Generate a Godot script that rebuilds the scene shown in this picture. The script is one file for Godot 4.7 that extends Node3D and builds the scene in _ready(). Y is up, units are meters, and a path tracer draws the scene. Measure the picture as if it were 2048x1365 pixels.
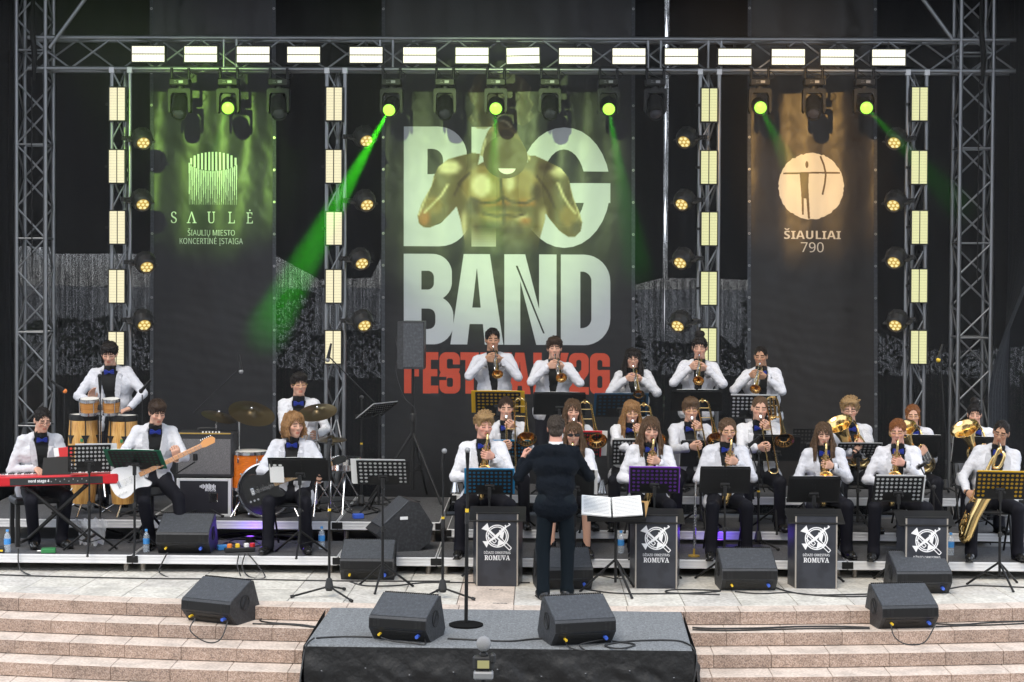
extends Node3D

# ---------------------------------------------------------------- camera model (pixel of the 2048 x 1365 photograph -> point in the place)
const FOC := 3636.0
const LENS_SHIFT := -0.0268
var eye := Vector3(0.377, 3.2, 18.0)
var view := Basis()
var M := {}
var used := {}
var rng := RandomNumberGenerator.new()
var rod_mesh: CylinderMesh
var wobble := FastNoiseLite.new()

func ray(px: float, py: float) -> Vector3:
	return view * Vector3((px - 1024.0) / FOC, (682.5 - py) / FOC + LENS_SHIFT, -1.0)

func at(px: float, py: float, z: float) -> Vector3:
	var d := ray(px, py)
	return eye + d * ((z - eye.z) / d.z)

func on(px: float, py: float, y: float) -> Vector3:
	var d := ray(px, py)
	return eye + d * ((y - eye.y) / d.y)

# ---------------------------------------------------------------- mesh builder
class MB:
	var v := PackedVector3Array()
	var n := PackedVector3Array()
	var c := PackedColorArray()
	var uv := PackedVector2Array()
	var ix := PackedInt32Array()
	func p(a: Vector3, na: Vector3) -> int:
		v.append(a)
		n.append(na)
		return v.size() - 1
	func t(a: int, b: int, d: int) -> void:
		ix.append(a)
		if (v[b] - v[a]).cross(v[d] - v[a]).dot(n[a] + n[b] + n[d]) > 0.0:
			ix.append(d)
			ix.append(b)
		else:
			ix.append(b)
			ix.append(d)
	func quad(a: Vector3, b: Vector3, d: Vector3, e: Vector3, nn := Vector3.ZERO) -> void:
		var m := nn if nn != Vector3.ZERO else (b - a).cross(d - a).normalized()
		var i := p(a, m)
		p(b, m)
		p(d, m)
		p(e, m)
		t(i, i + 1, i + 2)
		t(i, i + 2, i + 3)
	func tri(a: Vector3, b: Vector3, d: Vector3, nn: Vector3) -> void:
		var i := p(a, nn)
		p(b, nn)
		p(d, nn)
		t(i, i + 1, i + 2)
	func box(ce: Vector3, size: Vector3, b := Basis(), bev := 0.0) -> void:
		var h := size * 0.5
		var w := minf(bev, minf(h.x, minf(h.y, h.z)) * 0.9)
		for ax in 3:
			var u := (ax + 1) % 3
			var k := (ax + 2) % 3
			for s in [-1.0, 1.0]:
				var q := []
				for e in [[-1.0, -1.0], [1.0, -1.0], [1.0, 1.0], [-1.0, 1.0]]:
					var a := Vector3.ZERO
					a[ax] = s * h[ax]
					a[u] = e[0] * (h[u] - w)
					a[k] = e[1] * (h[k] - w)
					q.append(ce + b * a)
				var m := Vector3.ZERO
				m[ax] = s
				quad(q[0], q[1], q[2], q[3], b * m)
			if w > 0.0:
				for s in [-1.0, 1.0]:
					for r in [-1.0, 1.0]:
						var q := []
						for e in [[0, -1.0], [0, 1.0], [1, 1.0], [1, -1.0]]:
							var a := Vector3.ZERO
							a[ax] = s * (h[ax] - (w if e[0] == 1 else 0.0))
							a[u] = r * (h[u] - (w if e[0] == 0 else 0.0))
							a[k] = e[1] * (h[k] - w)
							q.append(ce + b * a)
						var m := Vector3.ZERO
						m[ax] = s
						m[u] = r
						quad(q[0], q[1], q[2], q[3], (b * m).normalized())
		if w > 0.0:
			for s in 8:
				var g := Vector3(1.0 if s & 1 else -1.0, 1.0 if s & 2 else -1.0, 1.0 if s & 4 else -1.0)
				var i := h - Vector3(w, w, w)
				tri(ce + b * (g * Vector3(h.x, i.y, i.z)), ce + b * (g * Vector3(i.x, h.y, i.z)), ce + b * (g * Vector3(i.x, i.y, h.z)), (b * g).normalized())
	func tube(pts: Array, rad, sides := 8, caps := true) -> void:
		var dir := Vector3.ZERO
		var up := Vector3.ZERO
		var prev := -1
		var last := pts.size() - 1
		for i in pts.size():
			var a: Vector3 = pts[maxi(i - 1, 0)]
			var b: Vector3 = pts[mini(i + 1, last)]
			var d := (b - a).normalized()
			if i == 0:
				up = d.cross(Vector3.UP if absf(d.y) < 0.9 else Vector3.RIGHT).normalized()
			else:
				up = (up - d * up.dot(d)).normalized()
			dir = d
			var side := d.cross(up)
			var r: float = rad[i] if rad is Array else rad
			var start := v.size()
			for s in sides:
				var an := TAU * s / sides
				var m := up * cos(an) + side * sin(an)
				p(pts[i] + m * r, m)
			if prev >= 0:
				for s in sides:
					var s2 := (s + 1) % sides
					t(prev + s, prev + s2, start + s2)
					t(prev + s, start + s2, start + s)
			prev = start
			if caps and (i == 0 or i == last) and r > 0.0005:
				var m := -d if i == 0 else d
				var mid := p(pts[i], m)
				for s in sides:
					var an := TAU * s / sides
					p(pts[i] + (up * cos(an) + side * sin(an)) * r, m)
				for s in sides:
					t(mid, mid + 1 + s, mid + 1 + (s + 1) % sides)
	func lathe(prof: Array, xf := Transform3D(), seg := 16, smooth := false) -> void:
		var rows := []
		for i in prof.size() - 1:
			var a: Vector2 = prof[i]
			var b: Vector2 = prof[i + 1]
			var d := (b - a).normalized()
			var na := Vector2(d.y, -d.x)
			var nb := na
			if smooth:
				if i > 0:
					var e: Vector2 = (a - Vector2(prof[i - 1])).normalized()
					na = (na + Vector2(e.y, -e.x)).normalized()
				if i < prof.size() - 2:
					var e: Vector2 = (Vector2(prof[i + 2]) - b).normalized()
					nb = (nb + Vector2(e.y, -e.x)).normalized()
			rows.append([a, b, na, nb])
		for r in rows:
			var start := v.size()
			for s in seg:
				var an := TAU * s / seg
				var cs := Vector3(cos(an), 0, sin(an))
				p(xf * (cs * r[0].x + Vector3(0, r[0].y, 0)), xf.basis * (cs * r[2].x + Vector3(0, r[2].y, 0)).normalized())
				p(xf * (cs * r[1].x + Vector3(0, r[1].y, 0)), xf.basis * (cs * r[3].x + Vector3(0, r[3].y, 0)).normalized())
			for s in seg:
				var q := start + s * 2
				var w := start + ((s + 1) % seg) * 2
				t(q, w, w + 1)
				t(q, w + 1, q + 1)
	func prism(poly: PackedVector2Array, depth: float, xf := Transform3D()) -> void:
		var tr := Geometry2D.triangulate_polygon(poly)
		for s in [-1.0, 1.0]:
			var start := v.size()
			for q in poly:
				p(xf * Vector3(q.x, q.y, s * depth * 0.5), xf.basis * Vector3(0, 0, s))
			for i in range(0, tr.size(), 3):
				t(start + tr[i], start + tr[i + 1], start + tr[i + 2])
		var cw := Geometry2D.is_polygon_clockwise(poly)
		for i in poly.size():
			var a := poly[i]
			var b := poly[(i + 1) % poly.size()]
			var d := (b - a).normalized()
			var m := Vector3(-d.y, d.x, 0) if cw else Vector3(d.y, -d.x, 0)
			quad(xf * Vector3(a.x, a.y, -depth * 0.5), xf * Vector3(b.x, b.y, -depth * 0.5), xf * Vector3(b.x, b.y, depth * 0.5), xf * Vector3(a.x, a.y, depth * 0.5), xf.basis * m)
	func ball(ce: Vector3, r: Vector3, seg := 10) -> void:
		var prof := []
		for i in seg / 2 + 1:
			var an := PI * i / (seg / 2) - PI / 2
			prof.append(Vector2(cos(an), sin(an)))
		lathe(prof, Transform3D(Basis.from_scale(r), ce), seg, true)
	func add(o: MB, xf := Transform3D()) -> void:
		var base := v.size()
		for i in o.v.size():
			v.append(xf * o.v[i])
			n.append((xf.basis * o.n[i]).normalized())
		c.append_array(o.c)
		uv.append_array(o.uv)
		var flip := xf.basis.determinant() < 0.0
		for i in range(0, o.ix.size(), 3):
			ix.append(base + o.ix[i])
			ix.append(base + o.ix[i + (2 if flip else 1)])
			ix.append(base + o.ix[i + (1 if flip else 2)])
	func mesh() -> ArrayMesh:
		var a := []
		a.resize(Mesh.ARRAY_MAX)
		a[Mesh.ARRAY_VERTEX] = v
		a[Mesh.ARRAY_NORMAL] = n
		if c.size() == v.size():
			a[Mesh.ARRAY_COLOR] = c
		if uv.size() == v.size():
			a[Mesh.ARRAY_TEX_UV] = uv
		a[Mesh.ARRAY_INDEX] = ix
		var m := ArrayMesh.new()
		m.add_surface_from_arrays(Mesh.PRIMITIVE_TRIANGLES, a)
		return m

# ---------------------------------------------------------------- distance field that is meshed as surface nets
class Field:
	var lo: Vector3
	var h: float
	var nx: int
	var ny: int
	var nz: int
	var f := PackedFloat32Array()
	var tag := PackedByteArray()
	func _init(a: Vector3, b: Vector3, cell: float) -> void:
		lo = a
		h = cell
		nx = int((b.x - a.x) / h) + 2
		ny = int((b.y - a.y) / h) + 2
		nz = int((b.z - a.z) / h) + 2
		f.resize(nx * ny * nz)
		f.fill(1.0)
		tag.resize(nx * ny * nz)
	func range_of(a: Vector3, b: Vector3) -> Array:
		var p := (a - lo) / h
		var q := (b - lo) / h
		return [maxi(int(p.x), 0), mini(int(q.x) + 1, nx - 1), maxi(int(p.y), 0), mini(int(q.y) + 1, ny - 1), maxi(int(p.z), 0), mini(int(q.z) + 1, nz - 1)]
	func cone(a: Vector3, b: Vector3, ra: float, rb: float, k := 0.03, tg := 0) -> void:
		var m := maxf(ra, rb) + k + h * 1.5
		var w := Vector3(m, m, m)
		var r := range_of(a.min(b) - w, a.max(b) + w)
		var ba := b - a
		var inv := 1.0 / maxf(ba.length_squared(), 0.000001)
		var dr := rb - ra
		for z in range(r[4], r[5] + 1):
			for y in range(r[2], r[3] + 1):
				var i: int = (z * ny + y) * nx + r[0]
				var p := Vector3(lo.x + r[0] * h, lo.y + y * h, lo.z + z * h) - a
				for x in range(r[0], r[1] + 1):
					var g := clampf(p.dot(ba) * inv, 0.0, 1.0)
					var d := (p - ba * g).length() - ra - dr * g
					var o := f[i]
					if d < o:
						tag[i] = tg
					var e := absf(d - o)
					f[i] = minf(d, o) if e >= k else minf(d, o) - (k - e) * (k - e) / k * 0.25
					i += 1
					p.x += h
	func ell(ce: Vector3, rad: Vector3, k := 0.01, tg := 0, cut := false, turn := Basis()) -> void:
		var m := rad.length() if turn != Basis() else 0.0
		var w := (Vector3(m, m, m) if m > 0.0 else rad) + Vector3.ONE * (k + h * 1.5)
		var r := range_of(ce - w, ce + w)
		var s := minf(rad.x, minf(rad.y, rad.z))
		var inv := turn.inverse()
		for z in range(r[4], r[5] + 1):
			for y in range(r[2], r[3] + 1):
				var i: int = (z * ny + y) * nx + r[0]
				for x in range(r[0], r[1] + 1):
					var p := inv * (Vector3(lo.x + x * h, lo.y + y * h, lo.z + z * h) - ce)
					var q := p / rad
					var l := q.length()
					var d := (l - 1.0) * (l / maxf((q / rad).length(), 0.0001)) if l > 0.05 else -s
					var o := f[i]
					if cut:
						f[i] = maxf(o, -d)
					else:
						if d < o:
							tag[i] = tg
						var e := absf(d - o)
						f[i] = minf(d, o) if e >= k else minf(d, o) - (k - e) * (k - e) / k * 0.25
					i += 1
	func sample(p: Vector3) -> float:
		var q := (p - lo) / h
		var x := clampi(int(q.x), 0, nx - 2)
		var y := clampi(int(q.y), 0, ny - 2)
		var z := clampi(int(q.z), 0, nz - 2)
		var g := q - Vector3(x, y, z)
		var i := (z * ny + y) * nx + x
		var s := nx * ny
		var a := lerpf(lerpf(f[i], f[i + 1], g.x), lerpf(f[i + nx], f[i + nx + 1], g.x), g.y)
		var b := lerpf(lerpf(f[i + s], f[i + s + 1], g.x), lerpf(f[i + s + nx], f[i + s + nx + 1], g.x), g.y)
		return lerpf(a, b, g.z)
	func build(mb: MB, colors := []) -> void:
		var cell := PackedInt32Array()
		cell.resize(nx * ny * nz)
		cell.fill(-1)
		var near := h * 1.9
		var sy := nx
		var sz := nx * ny
		var off := [0, 1, sy, sy + 1, sz, sz + 1, sz + sy, sz + sy + 1]
		var corner := [Vector3(0, 0, 0), Vector3(1, 0, 0), Vector3(0, 1, 0), Vector3(1, 1, 0), Vector3(0, 0, 1), Vector3(1, 0, 1), Vector3(0, 1, 1), Vector3(1, 1, 1)]
		var edges := [[0, 1], [2, 3], [4, 5], [6, 7], [0, 2], [1, 3], [4, 6], [5, 7], [0, 4], [1, 5], [2, 6], [3, 7]]
		var base := mb.v.size()
		var found := PackedInt32Array()
		var val := PackedFloat32Array()
		val.resize(8)
		for z in nz - 1:
			for y in ny - 1:
				var i := (z * ny + y) * nx
				for x in nx - 1:
					if absf(f[i]) < near:
						var inside := 0
						for e in 8:
							val[e] = f[i + off[e]]
							if val[e] < 0.0:
								inside += 1
						if inside > 0 and inside < 8:
							var sum := Vector3.ZERO
							var num := 0
							for e in edges:
								var a := val[e[0]]
								var b := val[e[1]]
								if (a < 0.0) != (b < 0.0):
									var g := a / (a - b)
									sum += corner[e[0]] + (corner[e[1]] - corner[e[0]]) * g
									num += 1
							cell[i] = mb.v.size()
							mb.v.append(lo + (Vector3(x, y, z) + sum / num) * h)
							mb.n.append(Vector3.ZERO)
							if colors:
								mb.c.append(colors[tag[i]])
							found.append(i)
					i += 1
		for i in found:
			for ax in 3:
				var s: int = [1, sy, sz][ax]
				var a := f[i]
				var b := f[i + s]
				if (a < 0.0) == (b < 0.0):
					continue
				var u: int = [sy, sz, 1][ax]
				var w: int = [sz, 1, sy][ax]
				if i - u - w < 0:
					continue
				var q := [cell[i], cell[i - u], cell[i - u - w], cell[i - w]]
				if q[0] < 0 or q[1] < 0 or q[2] < 0 or q[3] < 0:
					continue
				if a > 0.0:
					q = [q[0], q[3], q[2], q[1]]
				var m := (mb.v[q[2]] - mb.v[q[0]]).cross(mb.v[q[3]] - mb.v[q[1]])
				for e in 4:
					mb.n[q[e]] += m
				mb.ix.append_array([q[0], q[2], q[1], q[0], q[3], q[2]])
		for i in range(base, mb.v.size()):
			mb.n[i] = mb.n[i].normalized()

# ---------------------------------------------------------------- nodes
func numbered(called: String) -> String:
	var k: int = used.get(called, 0)
	used[called] = k + 1
	return called if k == 0 else "%s_%03d" % [called, k]

func tag(o: Node, label: String, category: String, group := "", kind := "") -> Node:
	if label:
		o.set_meta("label", label)
	if category:
		o.set_meta("category", category)
	if group:
		o.set_meta("group", group)
	if kind:
		o.set_meta("kind", kind)
	return o

func thing(called: String, label: String, category: String, pos := Vector3.ZERO, turn := 0.0, group := "") -> Node3D:
	var o := Node3D.new()
	o.name = numbered(called)
	add_child(o)
	o.position = pos
	o.rotation.y = turn
	tag(o, label, category, group)
	return o

func part(called: String, mb, m: Material, parent: Node) -> MeshInstance3D:
	var o := MeshInstance3D.new()
	o.name = called
	o.mesh = mb.mesh() if mb is MB else mb
	o.material_override = m
	parent.add_child(o, true)
	return o

func struct(called: String, mb, m: Material) -> MeshInstance3D:
	var o := MeshInstance3D.new()
	o.name = numbered(called)
	o.mesh = mb.mesh() if mb is MB else mb
	o.material_override = m
	add_child(o)
	o.set_meta("kind", "structure")
	return o

func single(called: String, mb, m: Material, label: String, category: String, pos := Vector3.ZERO, turn := 0.0, group := "") -> MeshInstance3D:
	var o := MeshInstance3D.new()
	o.name = numbered(called)
	o.mesh = mb.mesh() if mb is MB else mb
	o.material_override = m
	add_child(o)
	o.position = pos
	o.rotation.y = turn
	tag(o, label, category, group)
	return o

func rod(called: String, a: Vector3, b: Vector3, r: float, m: Material, parent: Node) -> MeshInstance3D:
	var o := MeshInstance3D.new()
	o.name = called
	o.mesh = rod_mesh
	o.material_override = m
	parent.add_child(o, true)
	var d := b - a
	var l := d.length()
	var y := d / l
	var x := y.cross(Vector3.RIGHT if absf(y.x) < 0.8 else Vector3.FORWARD).normalized()
	o.transform = Transform3D(Basis(x * r, y * l, x.cross(y) * r), (a + b) * 0.5)
	return o

func copy(o: Node3D, pos: Vector3, turn: float, label: String) -> Node3D:
	var c: Node3D = o.duplicate()
	var called := String(o.name)
	c.name = numbered(called)
	add_child(c)
	c.position = pos
	c.rotation.y = turn
	c.set_meta("label", label)
	return c

func look(y: Vector3, z: Vector3) -> Basis:
	var b := y.normalized()
	var c := (z - b * z.dot(b)).normalized()
	return Basis(b.cross(c), b, c)

func aim(z: Vector3, up := Vector3.UP) -> Basis:
	var c := z.normalized()
	var a := up.cross(c).normalized()
	return Basis(a, c.cross(a), c)

func spline(pts: Array, step := 6) -> Array:
	var out := []
	for i in pts.size() - 1:
		var a: Vector3 = pts[maxi(i - 1, 0)]
		var b: Vector3 = pts[i]
		var c: Vector3 = pts[i + 1]
		var d: Vector3 = pts[mini(i + 2, pts.size() - 1)]
		for k in step:
			out.append(b.cubic_interpolate(c, a, d, float(k) / step))
	out.append(pts[-1])
	return out

# ---------------------------------------------------------------- materials
func mat(key: String, lin: Color, rough := 0.7, metal := 0.0) -> StandardMaterial3D:
	var m := StandardMaterial3D.new()
	m.resource_name = key
	m.albedo_color = lin.linear_to_srgb()
	m.roughness = rough
	m.metallic = metal
	M[key] = m
	return m

func noise_tex(freq: float, size := 256, ramp: Array = [], normal := 0.0, kind := FastNoiseLite.TYPE_SIMPLEX_SMOOTH, octaves := 4, sd := 1) -> NoiseTexture2D:
	var n := FastNoiseLite.new()
	n.seed = sd
	n.noise_type = kind
	n.frequency = freq
	n.fractal_octaves = octaves
	var t := NoiseTexture2D.new()
	t.width = size
	t.height = size
	t.seamless = true
	t.noise = n
	if normal > 0.0:
		t.as_normal_map = true
		t.bump_strength = normal
	if ramp:
		var g := Gradient.new()
		g.offsets = PackedFloat32Array(ramp.map(func(e): return e[0]))
		g.colors = PackedColorArray(ramp.map(func(e): return e[1]))
		t.color_ramp = g
	return t

func tri(m: StandardMaterial3D, scale: float, world := true) -> StandardMaterial3D:
	m.uv1_triplanar = true
	m.uv1_world_triplanar = world
	m.uv1_scale = Vector3(scale, scale, scale)
	return m

func grey(a: float) -> Color:
	return Color(a, a, a)

func make_materials() -> void:
	var speck := noise_tex(0.09, 512, [[0.0, Color(0.40, 0.37, 0.36)], [0.3, Color(0.62, 0.55, 0.51)], [0.45, Color(0.74, 0.65, 0.59)], [0.6, Color(0.80, 0.71, 0.65)], [0.8, Color(0.90, 0.84, 0.80)], [1.0, Color(0.70, 0.65, 0.63)]], 0.0, FastNoiseLite.TYPE_VALUE, 3, 4)
	for k in 3:
		var m := mat("granite%d" % k, [Color(0.70, 0.67, 0.64), Color(0.77, 0.74, 0.71), Color(0.65, 0.63, 0.61)][k], 0.85)
		m.albedo_texture = speck
		tri(m, 3.0)
		m.uv1_offset = Vector3(k * 0.37, k * 0.21, k * 0.53)
		m.normal_enabled = true
		m.normal_texture = noise_tex(0.08, 256, [], 3.0)
		m.normal_scale = 0.5
	var smooth_stone := noise_tex(0.04, 512, [[0.0, Color(0.8, 0.78, 0.76)], [0.5, Color(0.93, 0.92, 0.91)], [1.0, Color(1, 1, 1)]], 0.0, FastNoiseLite.TYPE_SIMPLEX_SMOOTH, 6, 9)
	for k in 3:
		var m := mat("paving%d" % k, [Color(0.74, 0.72, 0.65), Color(0.79, 0.77, 0.70), Color(0.70, 0.68, 0.63)][k], 0.75)
		m.albedo_texture = smooth_stone
		tri(m, 0.9)
		m.uv1_offset = Vector3(k * 0.31, 0, k * 0.17)
	var pk := mat("tread", Color(0.76, 0.65, 0.56), 0.75)
	pk.albedo_texture = smooth_stone
	tri(pk, 1.3)
	var stain := noise_tex(0.012, 512, [[0.0, grey(0.86)], [0.35, grey(0.93)], [0.5, grey(0.98)], [0.7, grey(1.0)]], 0.0, FastNoiseLite.TYPE_SIMPLEX_SMOOTH, 6, 77)
	for k in ["tread", "paving0", "paving1", "paving2", "granite0", "granite1", "granite2"]:
		var m: StandardMaterial3D = M[k]
		m.detail_enabled = true
		m.detail_blend_mode = BaseMaterial3D.BLEND_MODE_MUL
		m.detail_uv_layer = BaseMaterial3D.DETAIL_UV_2
		m.detail_albedo = stain
		m.uv2_triplanar = true
		m.uv2_world_triplanar = true
		m.uv2_scale = Vector3(0.45, 0.45, 0.45)
	mat("joint", grey(0.16), 0.95)
	mat("asphalt", grey(0.16), 0.9)
	mat("hedge_leaf", Color(0.045, 0.075, 0.025), 0.6)
	mat("hedge_fence", Color(0.10, 0.08, 0.06), 0.85)
	mat("brick", Color(0.20, 0.13, 0.10), 0.9)
	mat("window_glass", grey(0.03), 0.1)
	var rug := noise_tex(0.25, 256, [[0.0, Color(0.55, 0.55, 0.55)], [1.0, Color(1, 1, 1)]], 0.0, FastNoiseLite.TYPE_VALUE, 3, 3)
	var cp := mat("carpet", Color(0.12, 0.12, 0.125), 1.0)
	cp.albedo_texture = rug
	tri(cp, 1.6)
	var cp2 := mat("carpet_platform", Color(0.30, 0.315, 0.325), 1.0)
	cp2.albedo_texture = rug
	tri(cp2, 1.6)
	mat("aluminium", grey(0.72), 0.45, 0.25)
	mat("truss", Color(0.30, 0.31, 0.32), 0.42, 0.85)
	var leg := mat("steel_leg", Color(0.30, 0.28, 0.25), 0.5, 0.7)
	leg.albedo_texture = noise_tex(0.05, 128, [[0.0, Color(0.6, 0.45, 0.35)], [0.5, Color(1, 1, 1)]])
	tri(leg, 4.0)
	mat("black_metal", grey(0.016), 0.4, 0.0).metallic_specular = 0.32
	mat("black", grey(0.016), 0.55)
	mat("black_matt", grey(0.012), 0.9).metallic_specular = 0.1
	mat("rubber", grey(0.02), 0.8)
	mat("cable", grey(0.018), 0.5)
	mat("chrome", grey(0.8), 0.15, 1.0)
	var cab := mat("cabinet", Color(0.034, 0.036, 0.04), 0.55)
	cab.albedo_texture = noise_tex(0.015, 512, [[0.0, grey(0.7)], [0.55, grey(0.85)], [0.72, Color(1, 1, 1)], [1.0, Color(1, 1, 1)]], 0.0, FastNoiseLite.TYPE_SIMPLEX_SMOOTH, 6, 31)
	cab.normal_enabled = true
	cab.normal_texture = noise_tex(0.2, 256, [], 6.0)
	cab.normal_scale = 0.35
	tri(cab, 3.0, false)
	cab.roughness_texture = noise_tex(0.02, 256, [[0.0, grey(0.75)], [1.0, grey(1.0)]])
	var grl := mat("grille", Color(0.085, 0.092, 0.104), 0.5, 0.1)
	grl.albedo_texture = noise_tex(0.012, 512, [[0.0, grey(0.72)], [0.5, grey(0.86)], [0.66, grey(0.9)], [0.74, Color(1, 1, 1)]], 0.0, FastNoiseLite.TYPE_SIMPLEX_SMOOTH, 6, 32)
	grl.normal_enabled = true
	grl.normal_texture = noise_tex(0.45, 256, [], 8.0, FastNoiseLite.TYPE_CELLULAR, 1)
	grl.normal_scale = 0.35
	tri(grl, 4.0, false)
	mat("blue_plug", Color(0.05, 0.12, 0.55), 0.4)
	mat("yellow", Color(0.75, 0.5, 0.03), 0.5)
	mat("green_case", Color(0.03, 0.2, 0.06), 0.5)
	mat("red_plug", Color(0.6, 0.03, 0.03), 0.5)
	mat("orange_plug", Color(0.8, 0.22, 0.03), 0.5)
	var drape := mat("drape", Color(0.011, 0.012, 0.014), 0.75)
	drape.metallic_specular = 0.15
	drape.normal_enabled = true
	drape.normal_texture = noise_tex(0.06, 256, [], 4.0)
	drape.normal_scale = 0.4
	tri(drape, 1.5)
	var wool := noise_tex(0.018, 256, [], 5.0, FastNoiseLite.TYPE_SIMPLEX_SMOOTH, 3, 8)
	for e in [["jacket0", Color(0.64, 0.64, 0.67), 0.85], ["jacket1", Color(0.60, 0.60, 0.62), 0.8], ["jacket2", Color(0.67, 0.67, 0.69), 0.9], ["jacket3", Color(0.58, 0.585, 0.62), 0.85], ["navy_velvet", Color(0.0045, 0.007, 0.011), 0.85]]:
		var m := mat(e[0], e[1], e[2])
		m.normal_enabled = true
		m.normal_texture = wool
		m.normal_scale = 1.0
		m.metallic_specular = 0.2
		tri(m, 4.0, false)
	var body := mat("body", Color.WHITE, 0.72)
	body.vertex_color_use_as_albedo = true
	body.metallic_specular = 0.25
	mat("bow_tie", Color(0.003, 0.02, 0.24), 0.4)
	mat("shoe", grey(0.012), 0.25)
	var hair_n := noise_tex(0.09, 256, [], 7.0, FastNoiseLite.TYPE_SIMPLEX_SMOOTH, 3, 5)
	var hair_c := noise_tex(0.07, 256, [[0.0, grey(0.5)], [0.5, grey(0.9)], [1.0, grey(1.0)]], 0.0, FastNoiseLite.TYPE_SIMPLEX_SMOOTH, 3, 6)
	for e in [["hair_dark", Color(0.014, 0.010, 0.008)], ["hair_brown", Color(0.05, 0.028, 0.016)], ["hair_light_brown", Color(0.13, 0.075, 0.04)], ["hair_blond", Color(0.40, 0.25, 0.11)], ["hair_ginger", Color(0.27, 0.10, 0.03)], ["hair_grey", Color(0.075, 0.058, 0.045)], ["hair_honey", Color(0.36, 0.19, 0.075)]]:
		var m := mat(e[0], e[1], 0.5)
		m.normal_enabled = true
		m.normal_texture = hair_n
		m.normal_scale = 1.0
		m.albedo_texture = hair_c
		m.metallic_specular = 0.3
		m.uv1_triplanar = true
		m.uv1_scale = Vector3(9, 1.2, 9)
	var brass := mat("brass", Color(0.80, 0.57, 0.24), 0.2, 1.0)
	brass.roughness_texture = noise_tex(0.03, 128, [[0.0, grey(0.7)], [1.0, grey(1.0)]])
	tri(brass, 3.0, false)
	mat("old_brass", Color(0.62, 0.40, 0.15), 0.25, 1.0)
	mat("rose_brass", Color(0.74, 0.43, 0.14), 0.22, 1.0)
	mat("silver", grey(0.85), 0.2, 1.0)
	mat("stand_desk", grey(0.012), 0.45, 0.1).metallic_specular = 0.25
	mat("paper", Color(0.82, 0.82, 0.80), 0.9)
	for e in [["folder_black", grey(0.012)], ["folder_blue", Color(0.01, 0.22, 0.46)], ["folder_navy", Color(0.008, 0.06, 0.12)], ["folder_yellow", Color(0.72, 0.42, 0.015)], ["folder_red", Color(0.6, 0.02, 0.03)], ["folder_purple", Color(0.22, 0.05, 0.5)], ["folder_green", Color(0.006, 0.10, 0.05)], ["folder_tan", Color(0.36, 0.22, 0.09)]]:
		mat(e[0], e[1], 0.5).metallic_specular = 0.25
	var ply := mat("podium_board", Color(0.035, 0.038, 0.047), 0.45)
	ply.roughness_texture = noise_tex(0.02, 256, [[0.0, grey(0.6)], [1.0, grey(1.0)]])
	ply.albedo_texture = noise_tex(0.012, 256, [[0.0, grey(0.75)], [0.6, grey(1.0)]])
	tri(ply, 1.2, false)
	mat("ply_edge", Color(0.33, 0.30, 0.26), 0.8)
	mat("white_print", grey(0.82), 0.6)
	var cw := mat("conga_wood", Color(0.72, 0.47, 0.18), 0.3)
	cw.albedo_texture = noise_tex(0.02, 256, [[0.0, Color(0.7, 0.55, 0.4)], [0.5, Color(0.95, 0.88, 0.75)], [1.0, Color(1, 1, 1)]])
	cw.uv1_triplanar = true
	cw.uv1_scale = Vector3(12, 1.0, 12)
	var bw := mat("bongo_wood", Color(0.62, 0.33, 0.11), 0.3)
	bw.albedo_texture = cw.albedo_texture
	bw.uv1_triplanar = true
	bw.uv1_scale = Vector3(1.0, 14, 1.0)
	var ow := mat("orange_lacquer", Color(0.80, 0.23, 0.012), 0.2)
	ow.albedo_texture = noise_tex(0.03, 256, [[0.0, Color(0.75, 0.6, 0.45)], [1.0, Color(1, 1, 1)]])
	ow.uv1_triplanar = true
	ow.uv1_scale = Vector3(2.0, 16, 2.0)
	mat("drum_head", Color(0.75, 0.72, 0.66), 0.7)
	var cy := mat("cymbal", Color(0.09, 0.066, 0.034), 0.4, 0.8)
	cy.roughness_texture = hair_c
	tri(cy, 5.0, false)
	mat("amp_cover", Color(0.014, 0.014, 0.015), 0.6)
	var cloth := mat("amp_cloth", Color(0.26, 0.25, 0.25), 0.8)
	cloth.albedo_texture = noise_tex(0.3, 256, [[0.0, grey(0.45)], [1.0, grey(1.0)]], 0.0, FastNoiseLite.TYPE_VALUE, 2)
	cloth.uv1_triplanar = true
	cloth.uv1_scale = Vector3(9, 3, 9)
	mat("gold_trim", Color(0.55, 0.36, 0.08), 0.4, 0.6)
	mat("case_board", Color(0.014, 0.013, 0.018), 0.5)
	mat("guitar_white", grey(0.8), 0.2)
	mat("maple", Color(0.70, 0.33, 0.12), 0.35)
	mat("keyboard_red", Color(0.52, 0.012, 0.018), 0.3)
	mat("bass_black", grey(0.012), 0.25)
	var w := mat("water_bottle", Color(0.75, 0.85, 0.95, 0.25), 0.05)
	w.transparency = BaseMaterial3D.TRANSPARENCY_ALPHA
	mat("bottle_label", Color(0.05, 0.25, 0.6), 0.5)
	mat("bottle_cap", Color(0.1, 0.35, 0.75), 0.5)
	mat("skirt", grey(0.012), 0.7)
	var sk := mat("stage_skirt", grey(0.013), 0.6)
	sk.metallic_specular = 0.45
	sk.normal_enabled = true
	sk.normal_texture = noise_tex(0.012, 512, [], 8.0, FastNoiseLite.TYPE_SIMPLEX, 4, 12)
	sk.normal_scale = 0.7
	tri(sk, 0.9)
	var fur := mat("grey_fur", grey(0.25), 1.0)
	fur.normal_enabled = true
	fur.normal_texture = hair_n
	tri(fur, 9.0)
	var bag := mat("clear_bag", Color(0.9, 0.92, 0.95, 0.3), 0.2)
	bag.transparency = BaseMaterial3D.TRANSPARENCY_ALPHA
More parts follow.
